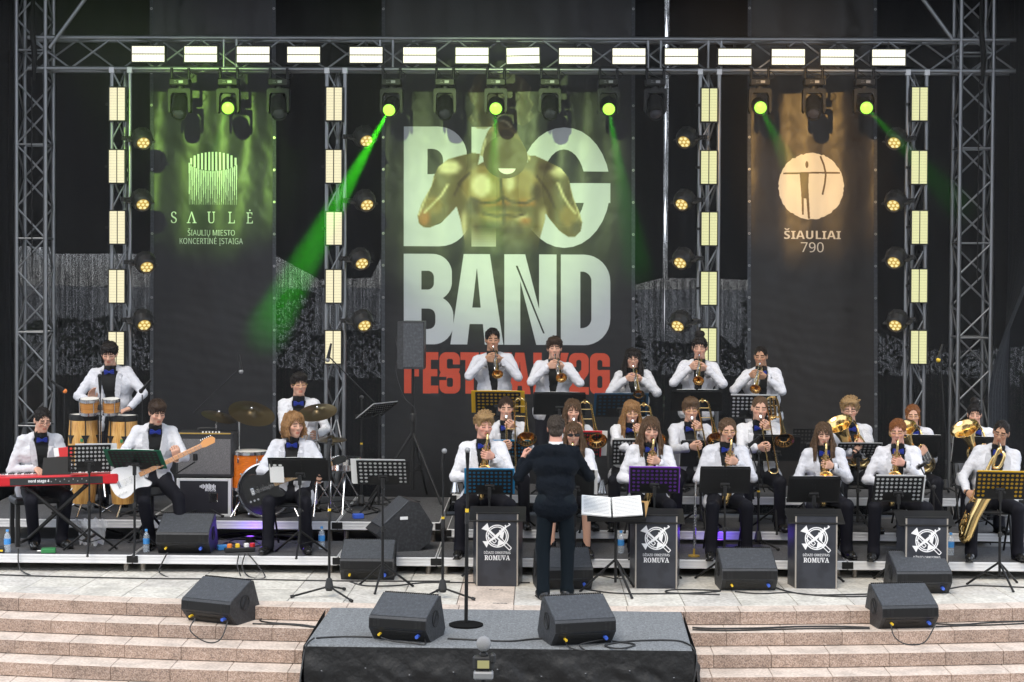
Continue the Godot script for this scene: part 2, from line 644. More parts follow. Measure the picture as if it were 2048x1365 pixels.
	for e in [["panel_top_light", Color(1.0, 0.97, 0.74), 0.78], ["panel_tower_light", Color(1.0, 0.91, 0.58), 0.52], ["panel_green_light", Color(0.93, 0.93, 0.46), 0.46], ["par_light", Color(1.0, 0.62, 0.08), 0.26], ["par_light_core", Color(1.0, 0.86, 0.38), 0.52], ["mover_light", Color(0.36, 1.0, 0.06), 1.1], ["violet_light", Color(0.35, 0.08, 1.0), 1.2], ["camera_screen", Color(0.45, 0.42, 0.15), 0.4]]:
		var m := mat(e[0], grey(0.05), 0.3)
		m.emission_enabled = true
		m.emission = (e[1] as Color).linear_to_srgb()
		m.emission_energy_multiplier = e[2]
	var lensm := mat("lens_glass", grey(0.06), 0.06)
	lensm.metallic = 0.3
	mat("clear_lens", Color(0.035, 0.035, 0.045), 0.08)
	mat("mic_grey", grey(0.28), 0.5, 0.5)
	mat("grommet", grey(0.6), 0.35, 0.9)
	mat("skin_gloss", Color(0.6, 0.4, 0.32), 0.5)

# ---------------------------------------------------------------- camera, sky, sun
func make_camera_and_sky() -> void:
	view = Basis(Vector3.UP, deg_to_rad(1.2)) * Basis(Vector3.RIGHT, deg_to_rad(-1.2)) * Basis(Vector3.BACK, deg_to_rad(0.3))
	var cam := Camera3D.new()
	cam.name = "camera"
	cam.projection = Camera3D.PROJECTION_FRUSTUM
	cam.near = 0.1
	cam.far = 400.0
	cam.size = 2.0 * 682.5 / FOC * cam.near
	cam.frustum_offset = Vector2(0, LENS_SHIFT * cam.near)
	cam.transform = Transform3D(view, eye)
	add_child(cam)
	cam.current = true
	var sky_m := ProceduralSkyMaterial.new()
	sky_m.sky_top_color = Color(0.80, 0.85, 0.93)
	sky_m.sky_horizon_color = Color(0.90, 0.93, 0.97)
	sky_m.sky_curve = 0.3
	sky_m.ground_bottom_color = Color(0.42, 0.41, 0.39)
	sky_m.ground_horizon_color = Color(0.75, 0.76, 0.77)
	sky_m.sky_energy_multiplier = 1.0
	var sky := Sky.new()
	sky.sky_material = sky_m
	var env := Environment.new()
	env.background_mode = Environment.BG_SKY
	env.sky = sky
	env.background_energy_multiplier = 1.25
	env.tonemap_mode = Environment.TONE_MAPPER_LINEAR
	env.tonemap_exposure = 1.88
	env.sdfgi_enabled = true
	env.ssao_enabled = true
	env.ssil_enabled = true
	env.volumetric_fog_enabled = true
	env.volumetric_fog_density = 0.0
	var we := WorldEnvironment.new()
	we.name = "sky_and_air"
	we.environment = env
	add_child(we)
	var sun := DirectionalLight3D.new()
	sun.name = "sun"
	sun.light_energy = 0.42
	sun.light_angular_distance = 25.0
	sun.light_color = Color(1.0, 0.97, 0.93)
	sun.shadow_enabled = true
	add_child(sun)
	sun.look_at_from_position(Vector3(-3, 12, 9), Vector3.ZERO, Vector3.UP)

# ---------------------------------------------------------------- terrace, steps, front platform
func rim(x: float) -> float:
	return 1.75 - 0.0175 * (x - 0.15) * (x - 0.15)

func slab(poly: PackedVector2Array, top: float, bottom: float, top_mat: Material, side_mat: Material, called: String, parent: Node) -> void:
	# poly holds (x, z); the edge round the top is chamfered by 4 mm
	var tr := Geometry2D.triangulate_polygon(poly)
	var up := MB.new()
	var inner := Geometry2D.offset_polygon(poly, -0.004)[0]
	tr = Geometry2D.triangulate_polygon(inner)
	for q in inner:
		up.p(Vector3(q.x, top, q.y), Vector3.UP)
	for i in range(0, tr.size(), 3):
		up.t(tr[i], tr[i + 1], tr[i + 2])
	var side := MB.new()
	var mid := Vector2.ZERO
	for q in poly:
		mid += q / poly.size()
	for i in poly.size():
		var a := poly[i]
		var b := poly[(i + 1) % poly.size()]
		var m := Vector2((b - a).y, -(b - a).x).normalized()
		if m.dot((a + b) * 0.5 - mid) < 0.0:
			m = -m
		side.quad(Vector3(a.x, bottom, a.y), Vector3(b.x, bottom, b.y), Vector3(b.x, top - 0.004, b.y), Vector3(a.x, top - 0.004, a.y), Vector3(m.x, 0, m.y))
		up.quad(Vector3(a.x, top - 0.004, a.y), Vector3(b.x, top - 0.004, b.y), Vector3(b.x - m.x * 0.004, top, b.y - m.y * 0.004), Vector3(a.x - m.x * 0.004, top, a.y - m.y * 0.004), Vector3(m.x * 0.7, 0.7, m.y * 0.7))
	var am := side.mesh()
	am.surface_set_material(0, side_mat)
	var b2 := up.mesh()
	am.add_surface_from_arrays(Mesh.PRIMITIVE_TRIANGLES, b2.surface_get_arrays(0))
	am.surface_set_material(1, top_mat)
	var o := MeshInstance3D.new()
	o.name = called
	o.mesh = am
	parent.add_child(o, true)

func make_ground() -> void:
	var g := MB.new()
	g.quad(Vector3(-200, -0.9, 200), Vector3(200, -0.9, 200), Vector3(200, -0.9, -200), Vector3(-200, -0.9, -200), Vector3.UP)
	struct("ground", g, M.asphalt)
	# the far side of the square, behind the photographer: what the dark vinyl and the lacquer mirror
	for e in [[-30.0, 22.0, 12.5, "long brick building across the square behind the audience"], [-2.0, 24.0, 15.0, "tall grey building across the square behind the audience"], [26.0, 22.0, 11.0, "low brick building at the end of the square behind the audience"]]:
		var o := thing("building", e[3], "building", Vector3(e[0], -0.9, 46.0), 0.0, "buildings across the square")
		var w := MB.new()
		w.box(Vector3(0, e[2] * 0.5, 0), Vector3(e[1], e[2], 10.0), Basis(), 0.05)
		part("wall", w, M.brick, o)
		var rf := MB.new()
		rf.prism(PackedVector2Array([Vector2(-5.4, e[2]), Vector2(5.4, e[2]), Vector2(0, e[2] + 2.6)]), e[1] + 0.6, Transform3D(Basis(Vector3.UP, PI / 2), Vector3.ZERO))
		part("roof", rf, M.joint, o)
		var wn := BoxMesh.new()
		wn.size = Vector3(1.2, 1.7, 0.12)
		for r in int(e[2] / 3.2):
			for q in int(e[1] / 3.0):
				var p := part("window", wn, M.window_glass, o)
				p.position = Vector3(-e[1] * 0.5 + 1.6 + q * 3.0, 2.0 + r * 3.2, -5.02)
	var terrace := Node3D.new()
	terrace.name = "terrace"
	terrace.set_meta("kind", "structure")
	add_child(terrace)
	var bed := MB.new()
	bed.box(Vector3(0, -0.46, -4.2), Vector3(13.4, 0.86, 10.4))
	part("bed", bed, M.joint, terrace)
	var x := -6.6
	var i := 0
	while x < 6.6:
		var w := 0.512
		for row in 3:
			var z0: float = [-1.2, -0.2, 0.78][row]
			var z1: float = -0.204 if row == 0 else 0.776 if row == 1 else 0.0
			var l := x + 0.003
			var r := x + w - 0.003
			var fan := 0.07 * (x + 0.2) / 5.0
			var fan2 := 0.07 * (x + w + 0.2) / 5.0
			var poly := PackedVector2Array([Vector2(l + fan * z0, z0), Vector2(r + fan2 * z0, z0)])
			if row == 2:
				poly.append_array([Vector2(r + fan2 * 1.4, rim(r) - 0.26), Vector2(l + fan * 1.4, rim(l) - 0.26)])
			else:
				poly.append_array([Vector2(r + fan2 * z1, z1), Vector2(l + fan * z1, z1)])
			var m: Material = M["paving%d" % ((i * 7 + row * 5) % 3)]
			if x < -0.2 and x + w > -0.2 and row > 0:
				m = M.tread
			slab(poly, rng.randf_range(-0.001, 0.001), -0.1, m, m, "paving_slab", terrace)
		x += w
		i += 1
	var steps := Node3D.new()
	steps.name = "steps"
	steps.set_meta("kind", "structure")
	add_child(steps)
	for k in 7:
		x = -6.2 + [0.13, 0.02, 0.31, 0.22, 0.4, 0.1, 0.27][k]
		while x < 6.2:
			var w := 0.51 + rng.randf_range(-0.02, 0.02)
			var l := x + 0.002
			var r := x + w - 0.002
			var mx := (l + r) * 0.5
			var e := 0.31 * k + rng.randf_range(-0.003, 0.003)
			var back := 0.255 if k == 0 else 0.34
			var poly := PackedVector2Array([Vector2(l, rim(l) + e - back), Vector2(r, rim(r) + e - back), Vector2(r, rim(r) + e), Vector2(mx, rim(mx) + e), Vector2(l, rim(l) + e)])
			slab(poly, -0.125 * k, -0.125 * (k + 1) + 0.007, M.tread, M["granite%d" % rng.randi_range(0, 2)], "granite_block", steps)
			x += w
	# inscription on the pink paving slab
	var ins := MB.new()
	for e in [[992.0, 1180.0, 14.0], [1000.0, 1207.0, 10.0]]:
		var p := on(e[0], e[1], 0.004)
		for q in 4:
			ins.box(p + Vector3((q - 1.5) * 0.035, 0, 0.01 * (q % 2)), Vector3(0.028, 0.002, 0.012))
	part("inscription", ins, M.joint, terrace)
	# carpeted platform on the steps
	var pf := thing("carpeted_platform", "grey carpeted platform with black fabric skirt standing on the granite steps", "platform", Vector3(0, 0, 1.8))
	var tp := MB.new()
	tp.box(Vector3(-0.02, -0.03, 0.76), Vector3(3.15, 0.09, 1.56), Basis(Vector3.UP, -0.015), 0.012)
	part("carpet_top", tp, M.carpet_platform, pf)
	var sk := MB.new()
	var cols := 90
	var rows := 26
	for s in 3:
		var a: Vector3 = [Vector3(-1.61, 0.008, 0.0), Vector3(-1.60, 0.008, 1.54), Vector3(1.56, 0.008, 1.57)][s]
		var b: Vector3 = [Vector3(-1.60, 0.008, 1.54), Vector3(1.56, 0.008, 1.57), Vector3(1.57, 0.008, 0.0)][s]
		var m: Vector3 = (b - a).cross(Vector3.UP).normalized() * -1.0
		if s == 1:
			m = Vector3(0, 0, 1)
		elif s == 0:
			m = Vector3(-1, 0, 0)
		else:
			m = Vector3(1, 0, 0)
		var start := sk.v.size()
		for j in rows + 1:
			for q in cols + 1:
				var p := a.lerp(b, float(q) / cols) + Vector3(0, -0.92 * j / rows, 0)
				var sag := smoothstep(0.0, 0.25, float(j) / rows)
				var d := wobble.get_noise_3d(p.x * 120.0 + p.y * 90.0, p.y * 150.0 + p.z * 100.0, s * 40.0) * 0.05 + (0.3 - absf(wobble.get_noise_3d(p.x * 260.0 + p.y * 240.0, p.y * 330.0 - p.x * 130.0, s * 9.0 + p.z * 260.0))) * 0.04 + absf(sin((p.x + p.z) * 4.3)) * -0.012
				sk.p(p + m * (0.012 + d * sag + 0.02 * sag), m)
		for j in rows:
			for q in cols:
				var o := start + j * (cols + 1) + q
				sk.t(o, o + 1, o + cols + 2)
				sk.t(o, o + cols + 2, o + cols + 1)
	smooth_normals(sk)
	part("fabric_skirt", sk, M.stage_skirt, pf)
	for q in 9:
		var st := MB.new()
		st.box(Vector3(-1.45 + q * 0.355, -0.17 + 0.03 * sin(q * 2.1), 1.62), Vector3(0.012, 0.006, 0.03))
		part("staple", st, M.chrome, pf)

func smooth_normals(mb: MB) -> void:
	var old := mb.n.duplicate()
	for i in mb.n.size():
		mb.n[i] = Vector3.ZERO
	for i in range(0, mb.ix.size(), 3):
		var a := mb.ix[i]
		var b := mb.ix[i + 1]
		var d := mb.ix[i + 2]
		var m := (mb.v[d] - mb.v[a]).cross(mb.v[b] - mb.v[a])
		mb.n[a] += m
		mb.n[b] += m
		mb.n[d] += m
	for i in mb.n.size():
		var m := mb.n[i].normalized()
		mb.n[i] = m if m.dot(old[i]) >= 0.0 else -m

# ---------------------------------------------------------------- stage decks
func deck(x0: float, x1: float, z0: float, z1: float, top: float, ground: float, label: String, group: String) -> void:
	var o := thing("stage_deck", label, "stage deck", Vector3((x0 + x1) * 0.5, ground, (z0 + z1) * 0.5), 0.0, group)
	var w := x1 - x0 - 0.012
	var d := z1 - z0 - 0.012
	var t := top - ground
	var c := MB.new()
	c.box(Vector3(0, t - 0.009, 0), Vector3(w - 0.02, 0.018, d - 0.02), Basis(), 0.003)
	part("carpet", c, M.carpet, o)
	for s in [-1.0, 1.0]:
		for e in [0, 1]:
			var r := MB.new()
			var len := w if e == 0 else d - 0.07
			for q in [[0.0, 0.088, 0.03], [-0.012, 0.016, 0.036], [-0.076, 0.018, 0.038], [-0.045, 0.006, 0.034]]:
				var size := Vector3(len, q[1], q[2]) if e == 0 else Vector3(q[2], q[1], len)
				var y: float = t - 0.047 if q[0] == 0.0 else t + q[0] - q[1] * 0.25
				r.box(Vector3(0, y, s * (d * 0.5 - 0.018)) if e == 0 else Vector3(s * (w * 0.5 - 0.018), y, 0), size, Basis(), 0.002)
			part("rail", r, M.aluminium, o)
		for e in [-1.0, 1.0]:
			rod("leg", Vector3(s * (w * 0.5 - 0.08), 0, e * (d * 0.5 - 0.1)), Vector3(s * (w * 0.5 - 0.08), t - 0.09, e * (d * 0.5 - 0.1)), 0.026, M.steel_leg, o)
			var cb := MB.new()
			cb.box(Vector3(s * (w * 0.5 - 0.02), t - 0.045, e * (d * 0.5 - 0.02)), Vector3(0.06, 0.07, 0.06), Basis(), 0.004)
			part("corner_bracket", cb, M.black_metal, o)

func make_decks() -> void:
	var xs := [-5.85, -3.78, -1.72, -0.74, 1.30, 3.34, 5.6]
	var names := ["under the red keyboard player", "under the guitarist and the seated bass guitarist", "narrow piece beside the black speaker wedge", "in front of the saxophonist with the blue folder", "in front of the second podium's saxophonists", "in front of the baritone saxophonist"]
	for i in 6:
		deck(xs[i], xs[i + 1], -1.0, 0.0, 0.18, 0.0, "low front stage deck " + names[i], "stage decks of the front row")
	var l2 := ["under the conga player", "under the orange drum kit", "under the cymbals and the speaker pole"]
	var x2 := [-5.85, -3.85, -1.85, -0.76]
	for i in 3:
		deck(x2[i], x2[i + 1], -3.0, -1.02, 0.38, 0.0, "higher carpeted stage deck " + l2[i], "raised decks of the rhythm section")
	var r2 := [-0.70, 1.32, 3.36, 5.6]
	var l3 := ["under the first two trombonists", "under the last three trombonists", "under the three euphonium players"]
	var l4 := ["under the first two trumpeters", "under the third and fourth trumpeters", "under the last trumpeter in the row"]
	for i in 3:
		deck(r2[i], r2[i + 1], -2.02, -1.02, 0.31, 0.0, "middle row carpeted stage deck " + l3[i], "stage decks of the trombone row")
		deck(r2[i], r2[i + 1], -3.04, -2.04, 0.54, 0.0, "highest rear carpeted stage deck " + l4[i], "stage decks of the trumpet row")

# ---------------------------------------------------------------- drapes, roof, prints
func cloth(x0: Callable, x1: Callable, y0: float, y1: float, z: float, wave: Callable, nu := 60, nv := 80) -> MB:
	var mb := MB.new()
	for j in nv + 1:
		var y := lerpf(y0, y1, float(j) / nv)
		for i in nu + 1:
			var x := lerpf(x0.call(y), x1.call(y), float(i) / nu)
			mb.p(Vector3(x, y, z + wave.call(x, y)), Vector3.BACK)
			mb.uv.append(Vector2(float(i) / nu, 1.0 - float(j) / nv))
	for j in nv:
		for i in nu:
			var o := j * (nu + 1) + i
			mb.t(o, o + 1, o + nu + 2)
			mb.t(o, o + nu + 2, o + nu + 1)
	smooth_normals(mb)
	return mb

func scrim_material() -> StandardMaterial3D:
	var n := 512
	var bytes := PackedByteArray()
	bytes.resize(n * n * 4)
	var col := FastNoiseLite.new()
	col.frequency = 0.035
	col.seed = 3
	var pat := FastNoiseLite.new()
	pat.frequency = 0.012
	pat.seed = 5
	var dens := PackedFloat32Array()
	for x in n:
		dens.append(0.11 + 0.11 * col.get_noise_1d(x) + (0.03 if x % 37 == 0 else 0.0))
	var i := 0
	for y in n:
		for x in n:
			var open := rng.randf() < dens[x] * (1.0 + 0.6 * pat.get_noise_2d(x, y * 0.3))
			bytes[i] = 20
			bytes[i + 1] = 21
			bytes[i + 2] = 24
			bytes[i + 3] = 0 if open else 255
			i += 4
	var m := mat("scrim", Color.WHITE, 0.8)
	m.albedo_texture = ImageTexture.create_from_image(Image.create_from_data(n, n, false, Image.FORMAT_RGBA8, bytes))
	m.metallic_specular = 0.12
	m.transparency = BaseMaterial3D.TRANSPARENCY_ALPHA_SCISSOR
	m.alpha_scissor_threshold = 0.5
	m.uv1_scale = Vector3(6.5, 10.0, 1)
	return m

func seam(y: float, ph: float) -> float:
	return 0.0004 + 0.019 * maxf(0.0, sin(y * 5.6 + ph) - 0.25) * (0.4 + 0.6 * absf(sin(y * 1.3 + ph)))

func make_backdrop() -> void:
	var scrim := scrim_material()
	var sx := at(1330, 500, -4.5).x
	var s2 := at(662, 40, -4.5).x
	var wave := func(x: float, y: float) -> float: return 0.02 * sin(x * 7.0 + 0.4 * sin(y * 1.1)) + 0.012 * sin(x * 17.0 + y * 0.6)
	var ends := [[func(_y): return -6.6, func(y): return s2 - (seam(y, 0.4) if y > 5.75 else 0.002), "drape with the brightest speckled patch behind the congas"], [func(y): return s2 + (seam(y, 0.4) if y > 5.75 else 0.002), func(y): return sx - seam(y, 0.0), "drape behind the big middle banner"], [func(y): return sx + seam(y, 0.0), func(_y): return 6.6, "drape behind the banner with the round emblem"]]
	for e in ends:
		var mb := cloth(e[0], e[1], 0.0, 7.4, -4.5, wave, 70, 60)
		single("mesh_drape", mb, scrim, "black perforated mesh " + e[2], "drape", Vector3.ZERO, 0.0, "mesh drapes across the back of the stage")
	# black cloth hung behind the mesh: daylight comes through only where it leaves the mesh free
	var tarp := MB.new()
	var zt := -5.1
	var low := [[-40, 490], [98, 495], [102, 508], [545, 508], [640, 560], [742, 556], [760, 520], [1000, 560], [1250, 575], [1326, 556]]
	var low2 := [[1335, 556], [1500, 560], [1560, 640], [1700, 660], [1765, 668], [1890, 705], [2090, 690]]
	for set_ in [low, low2]:
		for i in set_.size() - 1:
			var a := at(set_[i][0], set_[i][1], zt)
			var b := at(set_[i + 1][0], set_[i + 1][1], zt)
			tarp.quad(a, b, Vector3(b.x, 7.6, zt), Vector3(a.x, 7.6, zt), Vector3.BACK)
	single("rear_tarpaulin", tarp, M.black_matt, "black tarpaulin hung behind the upper half of the mesh drapes", "tarpaulin")
	var wall := MB.new()
	for i in 15000:   # leaves, thinning out towards the top
		var x := rng.randf_range(-7.0, 7.0)
		var top := 2.75 - (0.45 if x < -3.6 else 0.55 if x > -2.7 and x < -1.6 or x > 1.5 and x < 2.9 else 0.0) + 0.25 * wobble.get_noise_2d(x * 40.0, 3.0)
		var y := top * (1.0 - pow(rng.randf(), 1.8) * 0.9) - 0.1
		if y > 1.2 and absf(x - 1.67) < 0.05:
			continue
		var c := Vector3(x, y, -5.6 + rng.randf_range(-0.25, 0.25))
		var bs := Basis(Vector3(rng.randfn(), rng.randfn(), rng.randfn()).normalized(), rng.randf() * TAU) if y < 1.4 else Basis(Vector3.BACK, rng.randf() * TAU)
		var r := rng.randf_range(0.015, 0.05)
		wall.quad(c + bs * Vector3(-r, 0, 0), c + bs * Vector3(0, -r * 0.5, 0), c + bs * Vector3(r, 0, 0), c + bs * Vector3(0, r * 0.5, 0), bs.z)
	var boards := MB.new()
	for i in 40:
		boards.box(Vector3(-7.0 + i * 0.36, 0.65, -5.75), Vector3(0.36, 1.9 + rng.randf_range(-0.2, 0.2), 0.05))
	single("rear_fence", boards, M.hedge_fence, "brown board fence standing behind the hedge and the mesh drapes", "fence")
	single("rear_hedge", wall, M.hedge_leaf, "uneven dark hedge growing behind the mesh drapes", "hedge")
	var roof := MB.new()
	roof.box(Vector3(0, 7.5, -2.5), Vector3(14, 0.1, 5.4))
	struct("stage_roof", roof, M.black_matt)
	for s in [-1.0, 1.0]:
		var mb := MB.new()
		var nu := 40
		var nv := 40
		for j in nv + 1:
			var y := 7.4 * j / nv
			for i in nu + 1:
				var q := float(i) / nu
				var z := lerpf(-4.6, -2.2, q)
				var pull := 0.0 if s < 0.0 else 0.55 * q * smoothstep(3.6, 1.6, y)
				mb.p(Vector3(s * (6.35 if s < 0.0 else 6.05 - 0.25 * q) - pull + 0.03 * sin(q * 40.0 + y * 0.7), y, z), Vector3(-s, 0, 0.2))
		for j in nv:
			for i in nu:
				var o := j * (nu + 1) + i
				mb.t(o, o + 1, o + nu + 2)
				mb.t(o, o + nu + 2, o + nu + 1)
		smooth_normals(mb)
		single("side_curtain", mb, M.drape, "black side curtain hanging next to the tower " + ("by the keyboard player" if s < 0.0 else "by the euphoniums, gathered at the bottom"), "curtain")

func fill_poly(im: Image, pts: PackedVector2Array, col: Color) -> void:
	var y0 := 1.0e9
	var y1 := -1.0e9
	for q in pts:
		y0 = minf(y0, q.y)
		y1 = maxf(y1, q.y)
	for y in range(maxi(int(y0), 0), mini(int(y1) + 1, im.get_height())):
		var xs := []
		var yy := y + 0.5
		for i in pts.size():
			var a := pts[i]
			var b := pts[(i + 1) % pts.size()]
			if (a.y <= yy) != (b.y <= yy):
				xs.append(a.x + (yy - a.y) / (b.y - a.y) * (b.x - a.x))
		xs.sort()
		for i in range(0, xs.size() - 1, 2):
			var l := int(round(xs[i]))
			var r := int(round(xs[i + 1]))
			if r > l:
				im.fill_rect(Rect2i(l, y, r - l, 1), col)

func ellipse(cx: float, cy: float, rx: float, ry: float, a0 := 0.0, a1 := TAU, steps := 32) -> PackedVector2Array:
	var out := PackedVector2Array()
	for i in steps + 1:
		var an := lerpf(a0, a1, float(i) / steps)
		out.append(Vector2(cx + cos(an) * rx, cy + sin(an) * ry))
	return out

func rrect(x: float, y: float, w: float, h: float, r: float, corners := 15) -> PackedVector2Array:
	# corners: bit 0 top left, 1 top right, 2 bottom right, 3 bottom left
	var out := PackedVector2Array()
	var c := [Vector2(x + r, y + r), Vector2(x + w - r, y + r), Vector2(x + w - r, y + h - r), Vector2(x + r, y + h - r)]
	var hard := [Vector2(x, y), Vector2(x + w, y), Vector2(x + w, y + h), Vector2(x, y + h)]
	for i in 4:
		if corners >> i & 1:
			out.append_array(ellipse(c[i].x, c[i].y, r, r, PI + i * PI / 2, PI + (i + 1) * PI / 2, 8))
		else:
			out.append(hard[i])
	return out

func text_mesh(words: String, size: float, family := "Droid Sans", weight := 400) -> TextMesh:
	var f := SystemFont.new()
	f.font_names = PackedStringArray([family])
	f.font_weight = weight
	var t := TextMesh.new()
	t.font = f
	t.text = words
	t.font_size = 64
	t.pixel_size = size / 64.0
	t.depth = 0.002
	t.curve_step = 1.0
	return t

func print_text(im: Image, words: String, x0: float, y0: float, x1: float, y1: float, col: Color, family := "Droid Sans", weight := 400) -> void:
	var a := text_mesh(words, 1.0, family, weight).get_mesh_arrays()
	var v: PackedVector3Array = a[Mesh.ARRAY_VERTEX]
	var n: PackedVector3Array = a[Mesh.ARRAY_NORMAL]
	var ix: PackedInt32Array = a[Mesh.ARRAY_INDEX]
	var lo := Vector3.INF
	var hi := -Vector3.INF
	for q in v:
		lo = lo.min(q)
		hi = hi.max(q)
	for i in range(0, ix.size(), 3):
		if n[ix[i]].z < 0.5:
			continue
		var poly := PackedVector2Array()
		for k in 3:
			var q := v[ix[i + k]]
			poly.append(Vector2(lerpf(x0, x1, (q.x - lo.x) / (hi.x - lo.x)), lerpf(y1, y0, (q.y - lo.y) / (hi.y - lo.y))))
		fill_poly(im, poly, col)

func banner_image(w: int, h: int, base: Color) -> Image:
	var im := Image.create_empty(w, h, false, Image.FORMAT_RGBA8)
	im.fill(base)
	return im

func dots(im: Image, col: Color) -> void:
	var k := 0
	for y in range(6, im.get_height(), 14):
		k += 1
		for x in range(4 + (k % 2) * 7, im.get_width(), 14):
			im.set_pixel(x, y, im.get_pixel(x, y).lerp(col, 0.45))

func main_print() -> Image:
	# two texture pixels for one pixel of the photograph, which shows the banner from (763, -14) to (1270, 1010)
	var base := Color(0.11, 0.11, 0.115)
	var im := banner_image(1014, 2048, base)
	var white := Color(0.79, 0.81, 0.81)
	var red := Color(0.82, 0.31, 0.20)
	var z := func(a: Array) -> PackedVector2Array:   # outline read off an enlargement
		var out := PackedVector2Array()
		for q in a:
			out.append(Vector2((780.0 + q[0] * 0.4834 - 763.0) * 2.0, (140.0 + q[1] * 0.4834 + 14.0) * 2.0))
		return out
	var rr := func(x: float, y: float, w: float, h: float, r: float, c: int) -> PackedVector2Array:
		var p := rrect(x, y, w, h, r, c)
		var a := []
		for q in p:
			a.append([q.x, q.y])
		return z.call(a)
	var el := func(x: float, y: float, rx: float, ry: float, a0: float, a1: float) -> PackedVector2Array:
		var a := []
		for q in ellipse(x, y, rx, ry, a0, a1):
			a.append([q.x, q.y])
		return z.call(a)
	# B I G
	fill_poly(im, rr.call(57, 233, 262, 262, 120, 6), white)
	fill_poly(im, rr.call(57, 450, 275, 277, 125, 6), white)
	fill_poly(im, rr.call(155, 325, 65, 104, 45, 6), base)
	fill_poly(im, rr.call(155, 535, 75, 104, 45, 6), base)
	fill_poly(im, z.call([[337, 233], [440, 233], [440, 727], [337, 727]]), white)
	fill_poly(im, el.call(722, 482, 190, 249, 0.0, TAU), white)
	fill_poly(im, el.call(720, 482, 90, 158, 0.0, TAU), base)
	fill_poly(im, z.call([[720, 416], [920, 416], [920, 463], [720, 463]]), base)
	fill_poly(im, z.call([[745, 463], [912, 463], [912, 545], [745, 545]]), white)
	# B A N D
	fill_poly(im, rr.call(57, 758, 200, 195, 80, 6), white)
	fill_poly(im, rr.call(57, 930, 206, 203, 85, 6), white)
	fill_poly(im, rr.call(130, 828, 52, 78, 26, 6), base)
	fill_poly(im, rr.call(130, 985, 58, 84, 28, 6), base)
	fill_poly(im, z.call([[305, 758], [414, 758], [470, 1133], [393, 1133], [385, 1048], [330, 1048], [320, 1133], [250, 1133]]), white)
	fill_poly(im, z.call([[360, 815], [376, 980], [341, 980]]), base)
	fill_poly(im, z.call([[474, 758], [560, 758], [618, 985], [618, 758], [690, 758], [690, 1133], [606, 1133], [540, 870], [540, 1133], [474, 1133]]), white)
	fill_poly(im, z.call([[521, 806], [529, 806], [641, 1085], [634, 1085]]), base)
	fill_poly(im, rr.call(708, 758, 204, 375, 110, 6), white)
	fill_poly(im, rr.call(788, 828, 46, 234, 40, 6), base)
	# FESTIVAL'26, each letter as blocks in a box of the photograph's pixels
	var t := 703.0
	var bt := 786.0
	var q := func(x0: float, y0: float, x1: float, y1: float, c: Color) -> void:
		im.fill_rect(Rect2i(int((x0 - 763) * 2), int((t + y0 * (bt - t) + 14) * 2), int((x1 - x0) * 2), int((y1 - y0) * (bt - t) * 2)), c)
	var g := func(a: Array, c: Color) -> void:
		var p := PackedVector2Array()
		for e in a:
			p.append(Vector2((e[0] - 763.0) * 2.0, (t + e[1] * (bt - t) + 14.0) * 2.0))
		fill_poly(im, p, c)
	var rd := func(x: float, y: float, w: float, h: float, r: float, c: int, col: Color) -> void:
		fill_poly(im, rrect((x - 763) * 2, (t + y * (bt - t) + 14) * 2, w * 2, h * (bt - t) * 2, r * 2, c), col)
	q.call(808, 0, 824, 1, red)
	q.call(808, 0, 842, 0.19, red)
	q.call(808, 0.42, 838, 0.6, red)
	q.call(846, 0, 862, 1, red)
	q.call(846, 0, 877, 0.19, red)
	q.call(846, 0.41, 875, 0.59, red)
	q.call(846, 0.81, 877, 1, red)
	rd.call(879, 0, 41, 0.56, 14, 15, red)
	rd.call(879, 0.42, 42, 0.58, 14, 15, red)
	rd.call(894, 0.16, 12, 0.24, 4, 15, base)
	q.call(894, 0.3, 921, 0.36, base)
	q.call(905, 0.3, 922, 0.4, base)
	rd.call(894, 0.62, 12, 0.22, 4, 15, base)
	q.call(878, 0.6, 893, 0.68, base)
	q.call(921, 0, 958, 0.19, red)
	q.call(931, 0, 948, 1, red)
	q.call(961, 0, 977, 1, red)
	g.call([[979, 0], [995, 0], [1002, 0.72], [1008, 0], [1024, 0], [1010, 1], [993, 1]], red)
	g.call([[1031, 0], [1049, 0], [1062, 1], [1046, 1], [1044, 0.8], [1036, 0.8], [1034, 1], [1018, 1]], red)
	g.call([[1040, 0.2], [1043, 0.63], [1037, 0.63]], base)
	q.call(1067, 0, 1084, 1, red)
	q.call(1067, 0.81, 1100, 1, red)
	g.call([[1122, 0], [1138, 0], [1130, 0.34], [1120, 0.34]], red)
	rd.call(1138, 0, 40, 0.6, 14, 15, red)
	rd.call(1153, 0.17, 10, 0.3, 4, 15, base)
	q.call(1136, 0.34, 1153, 0.62, base)
	g.call([[1176, 0.38], [1176, 0.52], [1158, 0.82], [1178, 0.82], [1178, 1], [1139, 1], [1139, 0.84], [1161, 0.42]], red)
	rd.call(1180, 0, 40, 1.0, 14, 15, red)
	rd.call(1195, 0.17, 10, 0.24, 4, 15, base)
	q.call(1203, 0.33, 1221, 0.41, base)
	rd.call(1195, 0.55, 10, 0.29, 4, 15, base)
	# golden figure printed over the first word, composed at a quarter of the size so that its edges and tones stay soft
	var zq := func(a: Array) -> PackedVector2Array:
		var out := PackedVector2Array()
		for q_ in z.call(a):
			out.append(q_ * 0.5)
		return out
